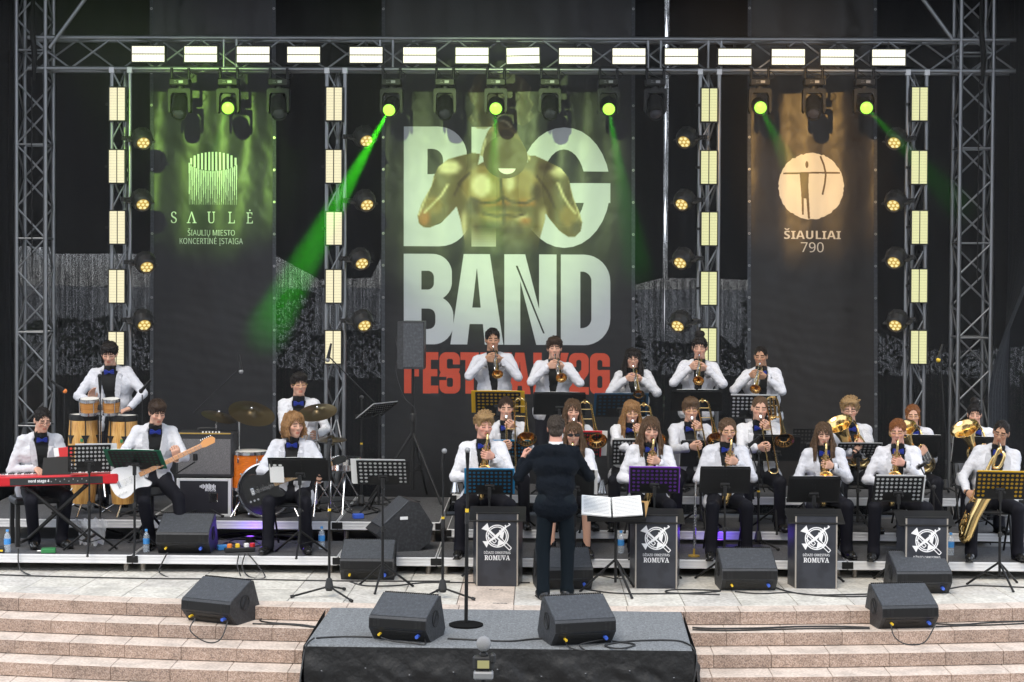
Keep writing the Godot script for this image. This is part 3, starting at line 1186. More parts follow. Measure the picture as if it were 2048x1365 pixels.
	var shapes := [
		[[372, 345], [340, 340], [300, 350], [240, 368], [200, 398], [180, 440], [172, 478], [150, 515], [130, 552], [114, 600], [120, 632], [138, 648], [165, 650], [212, 628], [245, 596], [280, 556], [310, 512], [345, 470]],
		[[565, 350], [600, 352], [650, 374], [706, 400], [738, 440], [746, 480], [758, 526], [782, 578], [794, 625], [788, 662], [765, 684], [735, 684], [700, 660], [660, 612], [625, 560], [595, 500]],
		[[320, 430], [352, 395], [385, 378], [570, 378], [600, 410], [620, 460], [645, 560], [640, 620], [620, 690], [610, 757], [312, 757], [304, 690], [292, 620], [275, 560]],
		[[372, 350], [384, 300], [405, 250], [440, 208], [490, 200], [525, 250], [548, 300], [578, 365], [480, 400]],
		[[345, 30], [372, 12], [430, 16], [500, 8], [556, 36], [584, 72], [576, 112], [596, 140], [582, 165], [598, 190], [575, 215], [548, 232], [515, 215], [470, 205], [430, 222], [396, 242], [362, 240], [336, 222], [318, 200], [340, 178], [352, 150], [330, 122], [320, 90], [338, 64]]]
	var shade := Image.create_empty(506, 1024, false, Image.FORMAT_RGBA8)
	for i in 5:
		fill_poly(shade, zq.call(shapes[i]), Color(1, 1, 1, [0.93, 0.93, 0.93, 0.75, 0.45][i]))
	for i in 12:   # the printed body dissolves downwards
		var y := int(154.0 + (640.0 + i * 10.0) * 0.4834)
		for x in range(150, 330):
			for yy in range(y, y + 5):
				var o := shade.get_pixel(x, yy)
				if o.a > 0.0:
					o.a = 1.0 - i / 12.0
					shade.set_pixel(x, yy, o)
	var soft := Image.create_empty(506, 1024, false, Image.FORMAT_RGBA8)
	soft.fill(Color(0.36, 0.30, 0.15))
	var hi := Color(0.84, 0.80, 0.60)
	var md := Color(0.54, 0.45, 0.23)
	var dk := Color(0.25, 0.18, 0.09)
	var og := Color(0.62, 0.37, 0.14)
	var blob := func(x: float, y: float, rx: float, ry: float, c: Color) -> void:
		fill_poly(soft, ellipse(780.0 + x * 0.4834 - 763.0, 154.0 + y * 0.4834, rx * 0.4834, ry * 0.4834), c)
	for b in [[390, 480, 95, 90, md], [530, 480, 85, 80, md], [375, 475, 42, 48, hi], [490, 465, 22, 36, hi], [240, 400, 50, 30, hi], [690, 412, 46, 24, hi], [640, 400, 30, 20, dk], [175, 560, 40, 40, md], [140, 610, 24, 32, og], [735, 600, 40, 46, md], [765, 650, 22, 30, dk], [440, 545, 60, 10, og], [560, 545, 40, 10, og], [450, 600, 85, 22, md], [540, 608, 28, 14, hi], [555, 622, 24, 12, og], [400, 650, 60, 20, dk], [500, 660, 50, 20, dk], [300, 640, 10, 60, hi], [628, 620, 10, 60, hi], [340, 560, 30, 34, dk], [600, 500, 20, 36, dk], [350, 120, 24, 60, md], [350, 190, 20, 26, dk], [420, 60, 44, 30, dk], [540, 110, 14, 80, md], [575, 90, 14, 40, dk], [500, 130, 16, 50, dk], [430, 230, 30, 24, md], [520, 300, 20, 40, md]]:
		blob.call(b[0], b[1], b[2], b[3], b[4])
	soft.shrink_x2()
	soft.shrink_x2()
	soft.shrink_x2()
	soft.resize(506, 1024, Image.INTERPOLATE_CUBIC)
	var strokes := [
		[[[345, 60], [330, 90], [350, 130], [326, 170], [345, 215]], hi], [[[375, 40], [360, 90], [378, 140], [352, 190], [372, 228]], md], [[[585, 60], [572, 110], [590, 150], [568, 190], [580, 225]], hi], [[[545, 40], [532, 110], [522, 180], [532, 230]], hi],
		[[[420, 225], [450, 205], [480, 212], [500, 235]], hi], [[[400, 255], [450, 235], [490, 240], [520, 262]], md], [[[395, 280], [380, 330], [376, 370]], hi], [[[545, 290], [560, 330], [575, 370]], hi],
		[[[455, 440], [462, 520], [470, 560], [468, 640]], dk], [[[330, 525], [380, 548], [440, 542], [462, 522]], dk], [[[600, 525], [560, 548], [500, 542], [466, 522]], dk], [[[380, 590], [440, 602], [468, 596], [520, 602], [560, 590]], dk],
		[[[240, 470], [210, 520], [170, 560], [140, 590]], hi], [[[690, 460], [715, 520], [740, 560], [765, 590]], hi], [[[180, 440], [150, 515], [116, 600]], hi], [[[742, 450], [760, 530], [790, 620]], hi], [[[330, 420], [290, 460], [262, 520]], dk], [[[600, 430], [650, 500], [680, 570]], dk]]
	for s in strokes:
		var p: PackedVector2Array = zq.call(s[0])
		for i in p.size() - 1:
			var m: Vector2 = (p[i + 1] - p[i]).orthogonal().normalized() * 2.2
			fill_poly(soft, PackedVector2Array([p[i] - m, p[i + 1] - m, p[i + 1] + m, p[i] + m]), s[1])
	soft.shrink_x2()
	soft.shrink_x2()
	shade.shrink_x2()
	soft.resize(253, 512, Image.INTERPOLATE_CUBIC)
	for y in 512:
		for x in 253:
			var c := soft.get_pixel(x, y)
			c.a = shade.get_pixel(x, y).a
			soft.set_pixel(x, y, c)
	soft.resize(1014, 2048, Image.INTERPOLATE_CUBIC)
	im.blend_rect(soft, Rect2i(0, 0, 1014, 2048), Vector2i.ZERO)
	fill_poly(im, el.call(478, 358, 92, 88, 0.0, TAU), Color(0.36, 0.32, 0.19))
	fill_poly(im, el.call(485, 402, 36, 26, 0.1, PI - 0.1), Color(0.93, 0.92, 0.85))
	dots(im, Color(0.62, 0.62, 0.62))
	return im

func saule_print() -> Image:
	# photograph x 300 .. 552, y -14 .. 1010
	var im := banner_image(504, 2048, Color(0.11, 0.11, 0.12))
	var white := Color(0.79, 0.81, 0.81)
	var X := func(x: float) -> float: return (x - 300.0) * 2.0
	var Y := func(y: float) -> float: return (y + 14.0) * 2.0
	for i in 13:   # back of the ring of columns
		var x := 380.0 + i * 7.4
		var u := (x - 425.0) / 48.0
		var dy := 19.0 * sqrt(maxf(0.0, 1.0 - u * u))
		im.fill_rect(Rect2i(int(X.call(x)), int(Y.call(322.0 - dy)), 8, int(dy * 4.0)), white)
	for i in 27:
		var x := 377.0 + i * 3.62
		var u := (x - 425.0) / 48.5
		var dy := 19.0 * sqrt(maxf(0.0, 1.0 - u * u))
		var y0 := 322.0 + dy
		fill_poly(im, PackedVector2Array([Vector2(X.call(x), Y.call(y0)), Vector2(X.call(x) + 5.0, Y.call(y0)), Vector2(X.call(x) + 3.0, Y.call(408)), Vector2(X.call(x) + 2.0, Y.call(408))]), white)
	var letters := ["S", "Λ", "U", "L", "Ė"]
	var xs := [[341, 353], [373, 393], [415, 431], [456, 469], [492, 505]]
	for i in 5:
		print_text(im, letters[i], X.call(xs[i][0]), Y.call(422.0 if i < 4 else 417.0), X.call(xs[i][1]), Y.call(445), white, "Droid Serif")
	print_text(im, "ŠIAULIŲ MIESTO", X.call(375), Y.call(455), X.call(469), Y.call(473), white)
	print_text(im, "KONCERTINĖ ĮSTAIGA", X.call(359), Y.call(472), X.call(485), Y.call(490), white)
	dots(im, Color(0.55, 0.55, 0.55))
	return im

func city_print() -> Image:
	# photograph x 1495 .. 1755
	var base := Color(0.13, 0.115, 0.10)
	var im := banner_image(520, 2048, base)
	var white := Color(0.80, 0.80, 0.77)
	var dark := Color(0.30, 0.24, 0.15)
	var X := func(x: float) -> float: return (x - 1495.0) * 2.0
	var Y := func(y: float) -> float: return (y + 14.0) * 2.0
	var disc := PackedVector2Array()
	for i in 90:
		var an := TAU * i / 90.0
		var r := 65.0 + 2.2 * wobble.get_noise_2d(i * 37.0, 4.0) + rng.randf_range(-0.7, 0.7)
		disc.append(Vector2(X.call(1623.0 + cos(an) * r), Y.call(371.0 + sin(an) * r * 1.02)))
	fill_poly(im, disc, white)
	var stroke := func(a: Array, w: float) -> void:
		for i in a.size() - 1:
			var p := Vector2(X.call(a[i][0]), Y.call(a[i][1]))
			var r := Vector2(X.call(a[i + 1][0]), Y.call(a[i + 1][1]))
			var m := (r - p).orthogonal().normalized() * w
			fill_poly(im, PackedVector2Array([p - m, r - m, r + m, p + m]), dark)
	fill_poly(im, ellipse(X.call(1614.0), Y.call(328.0), 6, 14), dark)
	stroke.call([[1568, 345.5], [1600, 345], [1640, 344], [1680, 344.5]], 3.4)
	fill_poly(im, PackedVector2Array([Vector2(X.call(1600), Y.call(345)), Vector2(X.call(1618), Y.call(345)), Vector2(X.call(1617), Y.call(372)), Vector2(X.call(1620.5), Y.call(436)), Vector2(X.call(1616.5), Y.call(436)), Vector2(X.call(1613), Y.call(396)), Vector2(X.call(1608), Y.call(395)), Vector2(X.call(1608), Y.call(428)), Vector2(X.call(1604.5), Y.call(428)), Vector2(X.call(1603), Y.call(385))]), dark)
	stroke.call([[1641, 311], [1648, 328], [1652, 346], [1650, 366], [1645.5, 388]], 3.6)
	print_text(im, "ŠIAULIAI", X.call(1569), Y.call(455), X.call(1682), Y.call(476.5), white, "Droid Sans", 600)
	print_text(im, "790", X.call(1602), Y.call(483), X.call(1648), Y.call(503), white)
	dots(im, Color(0.6, 0.58, 0.52))
	return im

func make_banners() -> void:
	var specs := [[300.0, 552.0, "saule", "tall dark banner printed with a ring of white columns and SAULĖ"], [763.0, 1270.0, "main", "wide dark banner printed BIG BAND FESTIVAL'26 with a golden figure"], [1495.0, 1755.0, "city", "tall dark banner printed with a round white archer emblem and ŠIAULIAI 790"]]
	for k in 3:
		var s: Array = specs[k]
		var im: Image = saule_print() if k == 0 else main_print() if k == 1 else city_print()
		var m := mat("banner_" + String(s[2]), Color.WHITE, 0.44)
		m.albedo_texture = ImageTexture.create_from_image(im)
		m.metallic_specular = 0.5
		m.normal_enabled = true
		m.normal_texture = noise_tex(0.035, 512, [], 5.0, FastNoiseLite.TYPE_SIMPLEX, 4, 20 + k)
		m.normal_scale = 0.0
		var a := at(s[0], 1010, -4.2)
		var b := at(s[1], -14, -4.2)
		var al := at(s[0], -14, -4.2).x
		var br := at(s[1], 1010, -4.2).x
		var wave := func(x: float, y: float) -> float:
			var top := smoothstep(2.2, 5.4, y)
			var fold := 0.030 * sin(x * 6.1 + k * 2.0 + 0.5 * sin(y * 0.9)) + 0.020 * sin(x * 11.7 + 1.3 * sin(y * 0.7 + k)) + 0.010 * sin(x * 3.1 + y * 1.7)
			var crease := 0.013 * wobble.get_noise_3d(x * 60.0, y * 45.0, k * 77.0) + 0.007 * wobble.get_noise_3d(x * 190.0, y * 150.0 + x * 80.0, k * 31.0)
			var ripple := 0.0009 * sin(y * 46.0 + 5.0 * wobble.get_noise_2d(x * 40.0, y * 30.0) + x * 9.0) * smoothstep(3.4, 2.4, y)
			return fold * (0.25 + 0.75 * top) + crease * (0.5 + 0.9 * top) + ripple
		var L := func(y: float) -> float: return lerpf(a.x, al, (y - a.y) / (b.y - a.y))
		var R := func(y: float) -> float: return lerpf(br, b.x, (y - a.y) / (b.y - a.y))
		var o := thing("printed_banner", s[3], "banner", Vector3.ZERO, 0.0, "banners on the back of the stage")
		part("print", cloth(L, R, a.y, b.y, -4.2, wave, 110 if k == 1 else 64, 210), m, o)
		for e in 2:
			var hem := MB.new()
			var fx: Callable = L if e == 0 else R
			var pts := []
			for j in 25:
				var y := lerpf(a.y, b.y, j / 24.0)
				var x: float = fx.call(y) + (0.02 if e == 0 else -0.02)
				pts.append(Vector3(x, y, -4.185 + wave.call(x, y)))
			for j in 24:
				hem.quad(pts[j] - Vector3(0.022, 0, 0), pts[j] + Vector3(0.022, 0, 0), pts[j + 1] + Vector3(0.022, 0, 0), pts[j + 1] - Vector3(0.022, 0, 0), Vector3.BACK)
			part("hem", hem, M.grille, o)
			for j in 16:
				var y := lerpf(a.y, b.y, (j + 0.5) / 16.0)
				var x: float = fx.call(y) + (0.02 if e == 0 else -0.02)
				var g := MB.new()
				g.lathe([Vector2(0.007, 0.0), Vector2(0.009, 0.004), Vector2(0.014, 0.004), Vector2(0.016, 0.0)], Transform3D(Basis(Vector3.RIGHT, PI / 2), Vector3(x, y, -4.181 + wave.call(x, y))), 8)
				part("grommet", g, M.grommet, o)

# ---------------------------------------------------------------- trusses and stage lamps
func truss(o: Node3D, a: Vector3, b: Vector3, corners: Array, r: float, step: float, rungs := false) -> void:
	# corners: offsets of the chords; braces zigzag between neighbours
	for c in corners:
		rod("chord", a + c, b + c, r, M.truss, o)
	var l := (b - a).length()
	var num := maxi(1, int(round(l / step)))
	for i in corners.size():
		var p: Vector3 = corners[i]
		var q: Vector3 = corners[(i + 1) % corners.size()]
		for k in num:
			var f0 := float(k) / num
			var f1 := float(k + 1) / num
			var up := (k + i) % 2 == 0
			rod("brace", a.lerp(b, f0) + (p if up else q), a.lerp(b, f1) + (q if up else p), r * 0.45, M.truss, o)
			if rungs and k % 3 == 0:
				rod("rung", a.lerp(b, f0) + p, a.lerp(b, f0) + q, r * 0.45, M.truss, o)

func panel(c: Vector3, upright: bool, glow: Material, label: String, group: String, tilt := 0.0) -> void:
	var o := thing("led_panel", label, "stage light", c, 0.0, group)
	o.rotation.z = (PI / 2 if upright else 0.0) + tilt
	var w := 0.405
	var h := 0.205
	var f := MB.new()
	f.box(Vector3(0, 0, -0.035), Vector3(w, h, 0.07), Basis(), 0.004)
	for s in [-1.0, 1.0]:
		f.box(Vector3(0, s * (h * 0.5 - 0.006), 0.006), Vector3(w, 0.010, 0.022))
		f.box(Vector3(s * (w * 0.5 - 0.006), 0, 0.006), Vector3(0.010, h - 0.022, 0.022))
	f.box(Vector3(0, 0, 0.004), Vector3(w - 0.024, 0.006, 0.012))
	var fr := part("frame", f, M.black_metal, o)
	for s in [-1.0, 1.0]:
		var e := MB.new()
		e.box(Vector3(0, s * 0.0475, 0.002), Vector3(w - 0.028, 0.083, 0.006))
		part("light_strip", e, glow, fr)
		var gr := MB.new()
		for k in 11:
			gr.box(Vector3(-w * 0.5 + 0.04 + k * 0.0325, s * 0.0475, 0.0056), Vector3(0.0016, 0.083, 0.001))
		part("cell_grid", gr, M.grille, fr)
	var b := MB.new()
	b.box(Vector3(0, h * 0.5 + 0.02, -0.04), Vector3(0.03, 0.05, 0.03), Basis(), 0.004)
	part("bracket", b, M.black_metal, o)
	var l := AreaLight3D.new()
	l.name = "panel_glow"
	l.area_size = Vector2(w, h)
	l.light_color = (glow as StandardMaterial3D).emission
	l.light_energy = 0.02 if upright else 0.03
	l.shadow_enabled = true
	l.position = Vector3(0, 0, 0.025)
	l.rotation.y = PI
	o.add_child(l)

func mover(c: Vector3, dir: Vector3, lit: bool, label: String) -> void:
	var o := thing("moving_head_light", label, "stage light", c, 0.0, "moving head lamps hung under the top truss")
	var b := MB.new()
	b.box(Vector3(0, 0, 0), Vector3(0.235, 0.085, 0.18), Basis(), 0.012)
	var bs := part("base", b, M.black_metal, o)
	var d := MB.new()
	d.box(Vector3(0.025, 0.0, 0.092), Vector3(0.05, 0.03, 0.004))
	for k in 5:
		d.box(Vector3(-0.05 + (k % 3) * 0.014, -0.008 + (k / 3) * 0.018, 0.092), Vector3(0.006, 0.006, 0.003))
	part("display", d, M.mic_grey, bs)
	for s in [-1.0, 1.0]:
		rod("clamp", Vector3(s * 0.1, 0.05, 0), Vector3(s * 0.1, 0.17, 0), 0.018, M.black_metal, o)
	var y := MB.new()
	y.prism(PackedVector2Array([Vector2(-0.115, -0.075), Vector2(0.115, -0.075), Vector2(0.13, -0.09), Vector2(0.132, -0.33), Vector2(0.115, -0.36), Vector2(0.104, -0.34), Vector2(0.1, -0.16), Vector2(0.08, -0.125), Vector2(-0.08, -0.125), Vector2(-0.1, -0.16), Vector2(-0.104, -0.34), Vector2(-0.115, -0.36), Vector2(-0.132, -0.33), Vector2(-0.13, -0.09)]), 0.13)
	part("yoke", y, M.black_metal, o)
	rod("pivot", Vector3(0, -0.04, 0), Vector3(0, -0.09, 0), 0.05, M.black_metal, o)
	var hb := look(dir, Vector3.UP)
	var hx := Transform3D(hb, Vector3(0, -0.27, 0.0))
	var hd := MB.new()
	hd.lathe([Vector2(0.0, -0.15), Vector2(0.07, -0.145), Vector2(0.094, -0.09), Vector2(0.098, 0.06), Vector2(0.094, 0.15), Vector2(0.084, 0.2), Vector2(0.076, 0.2), Vector2(0.07, 0.185)], hx, 20, false)
	var hd_ := part("head", hd, M.black_metal, o)
	var ln := MB.new()
	ln.lathe([Vector2(0.072, 0.183), Vector2(0.055, 0.198), Vector2(0.03, 0.206), Vector2(0.0, 0.208)], hx, 20, true)
	part("lens_light" if lit else "lens", ln, M.mover_light if lit else M.clear_lens, hd_)
	var cb := MB.new()
	cb.tube(spline([Vector3(0.1, 0.14, 0.02), Vector3(0.17, 0.08, 0.05), Vector3(0.1, 0.03, 0.09), Vector3(-0.05, 0.09, 0.1), Vector3(-0.1, 0.16, 0.03)], 5), 0.005, 5)
	part("power_cable", cb, M.cable, o)

func beam(from: Vector3, to: Vector3, angle: float, energy: float) -> void:
	var l := SpotLight3D.new()
	l.name = "green_beam"
	l.light_color = Color(0.25, 1.0, 0.05)
	l.light_energy = energy
	l.spot_angle = angle
	l.spot_angle_attenuation = 0.8
	l.spot_range = 30.0
	l.spot_attenuation = 2.0
	l.light_size = 0.02
	l.shadow_enabled = true
	add_child(l)
	l.look_at_from_position(from + (to - from).normalized() * 0.24, to, Vector3.UP)

func par(c: Vector3, hang: Vector3, dir: Vector3, label: String) -> void:
	var o := thing("wash_light", label, "stage light", c, 0.0, "round wash lamps clamped to the light towers")
	var hb := look(dir, Vector3.UP)
	var hx := Transform3D(hb, Vector3.ZERO)
	var hd := MB.new()
	hd.lathe([Vector2(0.0, -0.17), Vector2(0.08, -0.165), Vector2(0.115, -0.12), Vector2(0.125, -0.03), Vector2(0.105, 0.035), Vector2(0.084, 0.06), Vector2(0.072, 0.045)], hx, 20, false)
	for k in 10:
		var an := TAU * k / 10.0
		hd.box(hx * Vector3(cos(an) * 0.12, -0.07, sin(an) * 0.12), Vector3(0.012, 0.09, 0.02), hb * Basis(Vector3.UP, -an), 0.002)
	var hd_ := part("head", hd, M.black_metal, o)
	var ln := MB.new()
	ln.lathe([Vector2(0.072, 0.042), Vector2(0.05, 0.05), Vector2(0.0, 0.052)], hx, 18, true)
	part("lens_light", ln, M.par_light, hd_)
	for k in 7:
		var p := Vector3.ZERO if k == 0 else Vector3(cos(TAU * k / 6.0), 0, sin(TAU * k / 6.0)) * 0.05
		var q := MB.new()
		q.lathe([Vector2(0.019, 0.05), Vector2(0.014, 0.058), Vector2(0.0, 0.061)], hx * Transform3D(Basis(), p), 8, true)
		part("led_light", q, M.par_light_core, hd_)
	var side := hang.normalized()
	var br := MB.new()
	for s in [-1.0, 1.0]:
		br.box(Vector3(0, s * 0.0, 0) + hb.x * s * 0.135 + side * 0.05, Vector3(0.02, 0.06, 0.16), look(hb.x, side), 0.004)
	br.box(side * 0.16 , Vector3(0.05, 0.29, 0.03), look(hb.x, side), 0.006)
	br.ball(side * 0.04 + Vector3(0, 0.02, -0.05), Vector3(0.13, 0.13, 0.13), 10)
	part("bracket", br, M.black, o)
	rod("clamp", side * 0.15, hang, 0.018, M.black_metal, o)
	var bd := MB.new()
	bd.box(hx * Vector3(0.0, -0.02, -0.126), Vector3(0.045, 0.012, 0.003), look(hb.x, hb * Vector3(0, 0.3, -1)))
	part("badge", bd, M.grommet, hd_)
	var l := OmniLight3D.new()
	l.name = "wash_glow"
	l.light_color = Color(1.0, 0.75, 0.3)
	l.light_energy = 0.006
	l.light_size = 0.06
	l.omni_range = 20.0
	l.omni_attenuation = 2.0
	l.shadow_enabled = true
	l.position = hx * Vector3(0, 0.12, 0)
	o.add_child(l)

func ordinal(i: int) -> String:
	return ["first", "second", "third", "fourth", "fifth", "sixth", "seventh", "eighth", "ninth", "tenth", "eleventh", "twelfth", "thirteenth", "fourteenth", "fifteenth"][i]

func make_rig() -> void:
	var z := -3.2
	var top := thing("lighting_truss", "long silver box truss running across the top of the stage", "truss")
	truss(top, Vector3(-5.75, 5.53, z - 0.15), Vector3(5.75, 5.53, z - 0.15), [Vector3(0, 0.18, 0.15), Vector3(0, -0.18, 0.15), Vector3(0, -0.18, -0.15), Vector3(0, 0.18, -0.15)], 0.026, 0.5)
	for x in [-3.45, 2.2, 1.5, -1.62]:
		for s in [0.0, 0.15]:
			rod("end_frame", Vector3(x + s, 5.35, z), Vector3(x + s, 5.71, z), 0.016, M.truss, top)
	var xs := [[27, 95, "silver corner tower of the stage beside the keyboard player"], [1915, 1990, "silver corner tower of the stage behind the last euphonium"]]
	for e in xs:
		var a := at(e[0] + 5, 400, z)
		var b := at(e[1] - 5, 400, z)
		var w := (b.x - a.x) * 0.5
		var o := thing("truss_tower", e[2], "truss tower", Vector3((a.x + b.x) * 0.5, 0, z - w))
		truss(o, Vector3(0, 0.05, 0), Vector3(0, 7.4, 0), [Vector3(-w, 0, w), Vector3(w, 0, w), Vector3(w, 0, -w), Vector3(-w, 0, -w)], 0.026, 0.36, true)
		var f := MB.new()
		f.box(Vector3(0, 0.025, 0), Vector3(w * 2.6, 0.05, w * 2.6), Basis(), 0.005)
		part("base_plate", f, M.steel_leg, o)
		var st := MB.new()
		st.tube([Vector3(0.05, 5.2, w + 0.05), Vector3(0.06, 5.5, w + 0.06), Vector3(0.03, 5.8, w + 0.05), Vector3(0.06, 7.2, w)], [0.02, 0.035, 0.03, 0.02], 6)
		part("strap", st, M.black_matt, o)
		var ch := MB.new()
		var pts := []
		for k in 40:
			pts.append(Vector3(0.02 + 0.006 * sin(k * 2.1), 2.9 + k * 0.06, w + 0.03 + 0.006 * cos(k * 2.1)))
		ch.tube(pts, 0.007, 5)
		part("chain", ch, M.black_metal, o)
	var strut := thing("corner_strut", "slanting silver strut from the top truss up over the keyboard side", "strut")
	rod("tube", at(190, -30, z + 0.1), at(98, 96, z + 0.1), 0.024, M.truss, strut)
	strut = thing("corner_strut", "slanting silver strut from the top truss up over the euphonium side", "strut")
	rod("tube", at(1826, -30, z + 0.1), at(1905, 78, z + 0.1), 0.024, M.truss, strut)
	var px := [296, 401, 506, 607, 732, 839, 944, 1046, 1151, 1258, 1363, 1470, 1577, 1675, 1778]
	for i in 15:
		panel(at(px[i], 108.0 + 7.0 * i / 14.0, z + 0.1), false, M.panel_top_light, "%s glowing panel from the keyboard side on the top truss" % ordinal(i), "glowing panels along the top truss", rng.randf_range(-0.015, 0.03) if i == 7 or i == 13 else 0.0)
	var tower := ["over the conga player", "right of the SAULĖ banner", "right of the middle banner", "beyond the archer banner"]
	var tx := [[220, 262, 234], [650, 692, 668], [1396, 1440, 1419], [1811, 1855, 1840]]
	var ys := [[208, 333, 455, 573, 697], [208, 333, 457, 573, 695], [210, 335, 458, 577, 690], [208, 335, 455, 572, 695]]
	var pp := [[[285, 282], [284, 405], [292, 530], [287, 646]], [[731, 278], [732, 406], [722, 523], [727, 647]], [[1371, 280], [1366, 405], [1363, 522], [1358, 648]], [[1791, 282], [1789, 407], [1790, 521], [1793, 647]]]
	var step := ["top", "second", "third", "fourth", "lowest"]
	for i in 4:
		var a := at(tx[i][0] + 3, 400, z)
		var b := at(tx[i][1] - 3, 400, z)
		var mid := (a.x + b.x) * 0.5
		var w := (b.x - a.x) * 0.5
		var o := thing("light_tower", "slim silver light tower hung " + tower[i], "truss tower", Vector3(mid, 0, z), 0.0, "slim towers carrying upright panels")
		truss(o, Vector3(0, 0.45, -0.08), Vector3(0, 5.33, -0.08), [Vector3(-w, 0, 0.08), Vector3(w, 0, 0.08), Vector3(0, 0, -0.12)], 0.024, 0.42)
		for s in [-1.0, 1.0]:
			var cl := MB.new()
			cl.box(Vector3(s * w, 5.33, 0), Vector3(0.06, 0.07, 0.06), Basis(), 0.005)
			part("coupler", cl, M.aluminium, o)
		for k in 5:
			panel(at(tx[i][2] + [0, -1, 0, -1, -2][k], ys[i][k], z + 0.1), true, M.panel_green_light if i > 1 else M.panel_tower_light, "%s upright glowing panel on the slim tower %s" % [step[k], tower[i]], "upright glowing panels on the slim towers")
		for k in 4:
			var c := at(pp[i][k][0], pp[i][k][1], z + 0.14)
			var hang := Vector3(mid + (w if i < 2 else -w), c.y + 0.05, z) - c
			var dir := Vector3(0.42 if i < 2 else -0.5, -0.75, 1.0)
			par(c, hang, dir, "%s round amber wash lamp clamped to the slim tower %s" % ["top" if k == 0 else "lowest" if k == 3 else ordinal(k), tower[i]])
	var mx := [360, 457, 557, 783, 890, 992, 1100, 1217, 1311, 1520, 1628, 1730]
	var mlit := [0, 1, 0, 1, 0, 1, 0, 1, 0, 1, 0, 1]
	var goal := [[300, 520], [424, 520], [560, 500], [765, 480], [886, 500], [992, 480], [1100, 500], [1228, 480], [1330, 500], [1535, 480], [1630, 500], [1760, 460]]
	var shots := {1: [400, 400, 1.4, 200.0], 3: [590, 560, 2.0, 3900.0], 5: [984, 430, 1.5, 900.0], 7: [1262, 470, 1.6, 700.0], 9: [1590, 350, 1.5, 350.0], 11: [1880, 370, 1.5, 350.0]}
	for i in 12:
		var c := at(mx[i], 165.0, z + 0.02)
		var q := at(goal[i][0], goal[i][1], z + 2.3)
		var dir := (q - (c + Vector3(0, -0.27, 0))).normalized()
		if mlit[i]:
			var e: Array = shots[i]
			q = at(e[0], e[1], 2.0)
			dir = (q - (c + Vector3(0, -0.27, 0))).normalized()
			beam(c + Vector3(0, -0.27, 0), q, e[2], e[3])
		mover(c, dir, mlit[i] == 1, "%s moving head lamp from the keyboard side, %s" % [ordinal(i), "glowing green" if mlit[i] else "unlit"])
	# lamps on a mast in the audience light the tops of the three banners
	var mast := thing("lamp_mast", "lamp mast in the audience behind the photographer", "lamp mast", Vector3(-2.2, -0.9, 19.5))
	rod("pole", Vector3.ZERO, Vector3(0, 11.0, 0), 0.06, M.truss, mast)
	for e in [[425.0, 318.0, 3.1, Color(0.76, 1.0, 0.46), 520.0], [1010.0, 385.0, 4.6, Color(0.86, 1.0, 0.64), 265.0], [1622.0, 330.0, 3.1, Color(1.0, 0.78, 0.45), 400.0]]:
		var k := mast.get_child_count() - 1
		var c := Vector3(-2.7 + k * 0.5, 8.6, 19.3)
		var l := SpotLight3D.new()
		l.name = "front_spot"
		l.light_color = e[3]
		l.light_energy = e[4]
		l.spot_angle = e[2]
		l.spot_angle_attenuation = 1.0
		l.spot_range = 60.0
		l.spot_attenuation = 2.0
		l.light_size = 0.12
		l.shadow_enabled = true
		add_child(l)
		l.look_at_from_position(c, at(e[0], e[1], -4.2), Vector3.UP)
		var h := MB.new()
		h.lathe([Vector2(0.0, -0.45), Vector2(0.16, -0.45), Vector2(0.18, -0.03), Vector2(0.17, -0.03)], Transform3D(look(at(e[0], e[1], -4.2) - c, Vector3.UP), c - mast.position), 16)
		part("lamp_housing", h, M.black_metal, mast)
	for e in [[500.0, -0.86, 0.18, "small violet lamp on the deck under the drum kit"], [1440.0, -0.9, 0.18, "small violet lamp on the deck behind the saxophonists"]]:
		var v := thing("floor_light", e[3], "stage light", Vector3(at(e[0], 1060, e[1]).x, e[2], e[1]), 0.0, "small violet floor lamps")
		var m := MB.new()
		m.lathe([Vector2(0.0, 0.0), Vector2(0.05, 0.0), Vector2(0.055, 0.06), Vector2(0.045, 0.065)], Transform3D(), 14)
		part("housing", m, M.black_metal, v)
		m = MB.new()
		m.lathe([Vector2(0.045, 0.06), Vector2(0.0, 0.062)], Transform3D(), 14)
		part("lens_light", m, M.violet_light, v)
		var l := OmniLight3D.new()
		l.name = "violet_glow"
		l.light_color = Color(0.4, 0.15, 1.0)
		l.light_energy = 0.025
		l.light_size = 0.05
		l.omni_range = 12.0
		l.omni_attenuation = 2.0
		l.shadow_enabled = true
		l.position = Vector3(0, 0.14, 0)
		v.add_child(l)
	var fog := FogVolume.new()
	fog.name = "haze"
	fog.shape = RenderingServer.FOG_VOLUME_SHAPE_BOX
	fog.size = Vector3(11.0, 4.5, 6.4)
	fog.position = Vector3(0, 3.25, -0.05)
	var fm := FogMaterial.new()
	fm.density = 0.0045
	fm.albedo = Color(0.9, 0.9, 0.9)
	fog.material = fm
	fog.set_meta("kind", "stuff")
	fog.set_meta("label", "thin stage haze in front of the banners")
	add_child(fog)

# ---------------------------------------------------------------- people
var head_mb: MB
var head_kind := PackedByteArray()
var hand_mb := {}
var shoe_mb: MB
var hair_mesh := {}
var glasses_mb: MB
var bow_mb: MB
const SHIRT := Color(0.009, 0.009, 0.011)
const TROUSERS := Color(0.011, 0.011, 0.013)

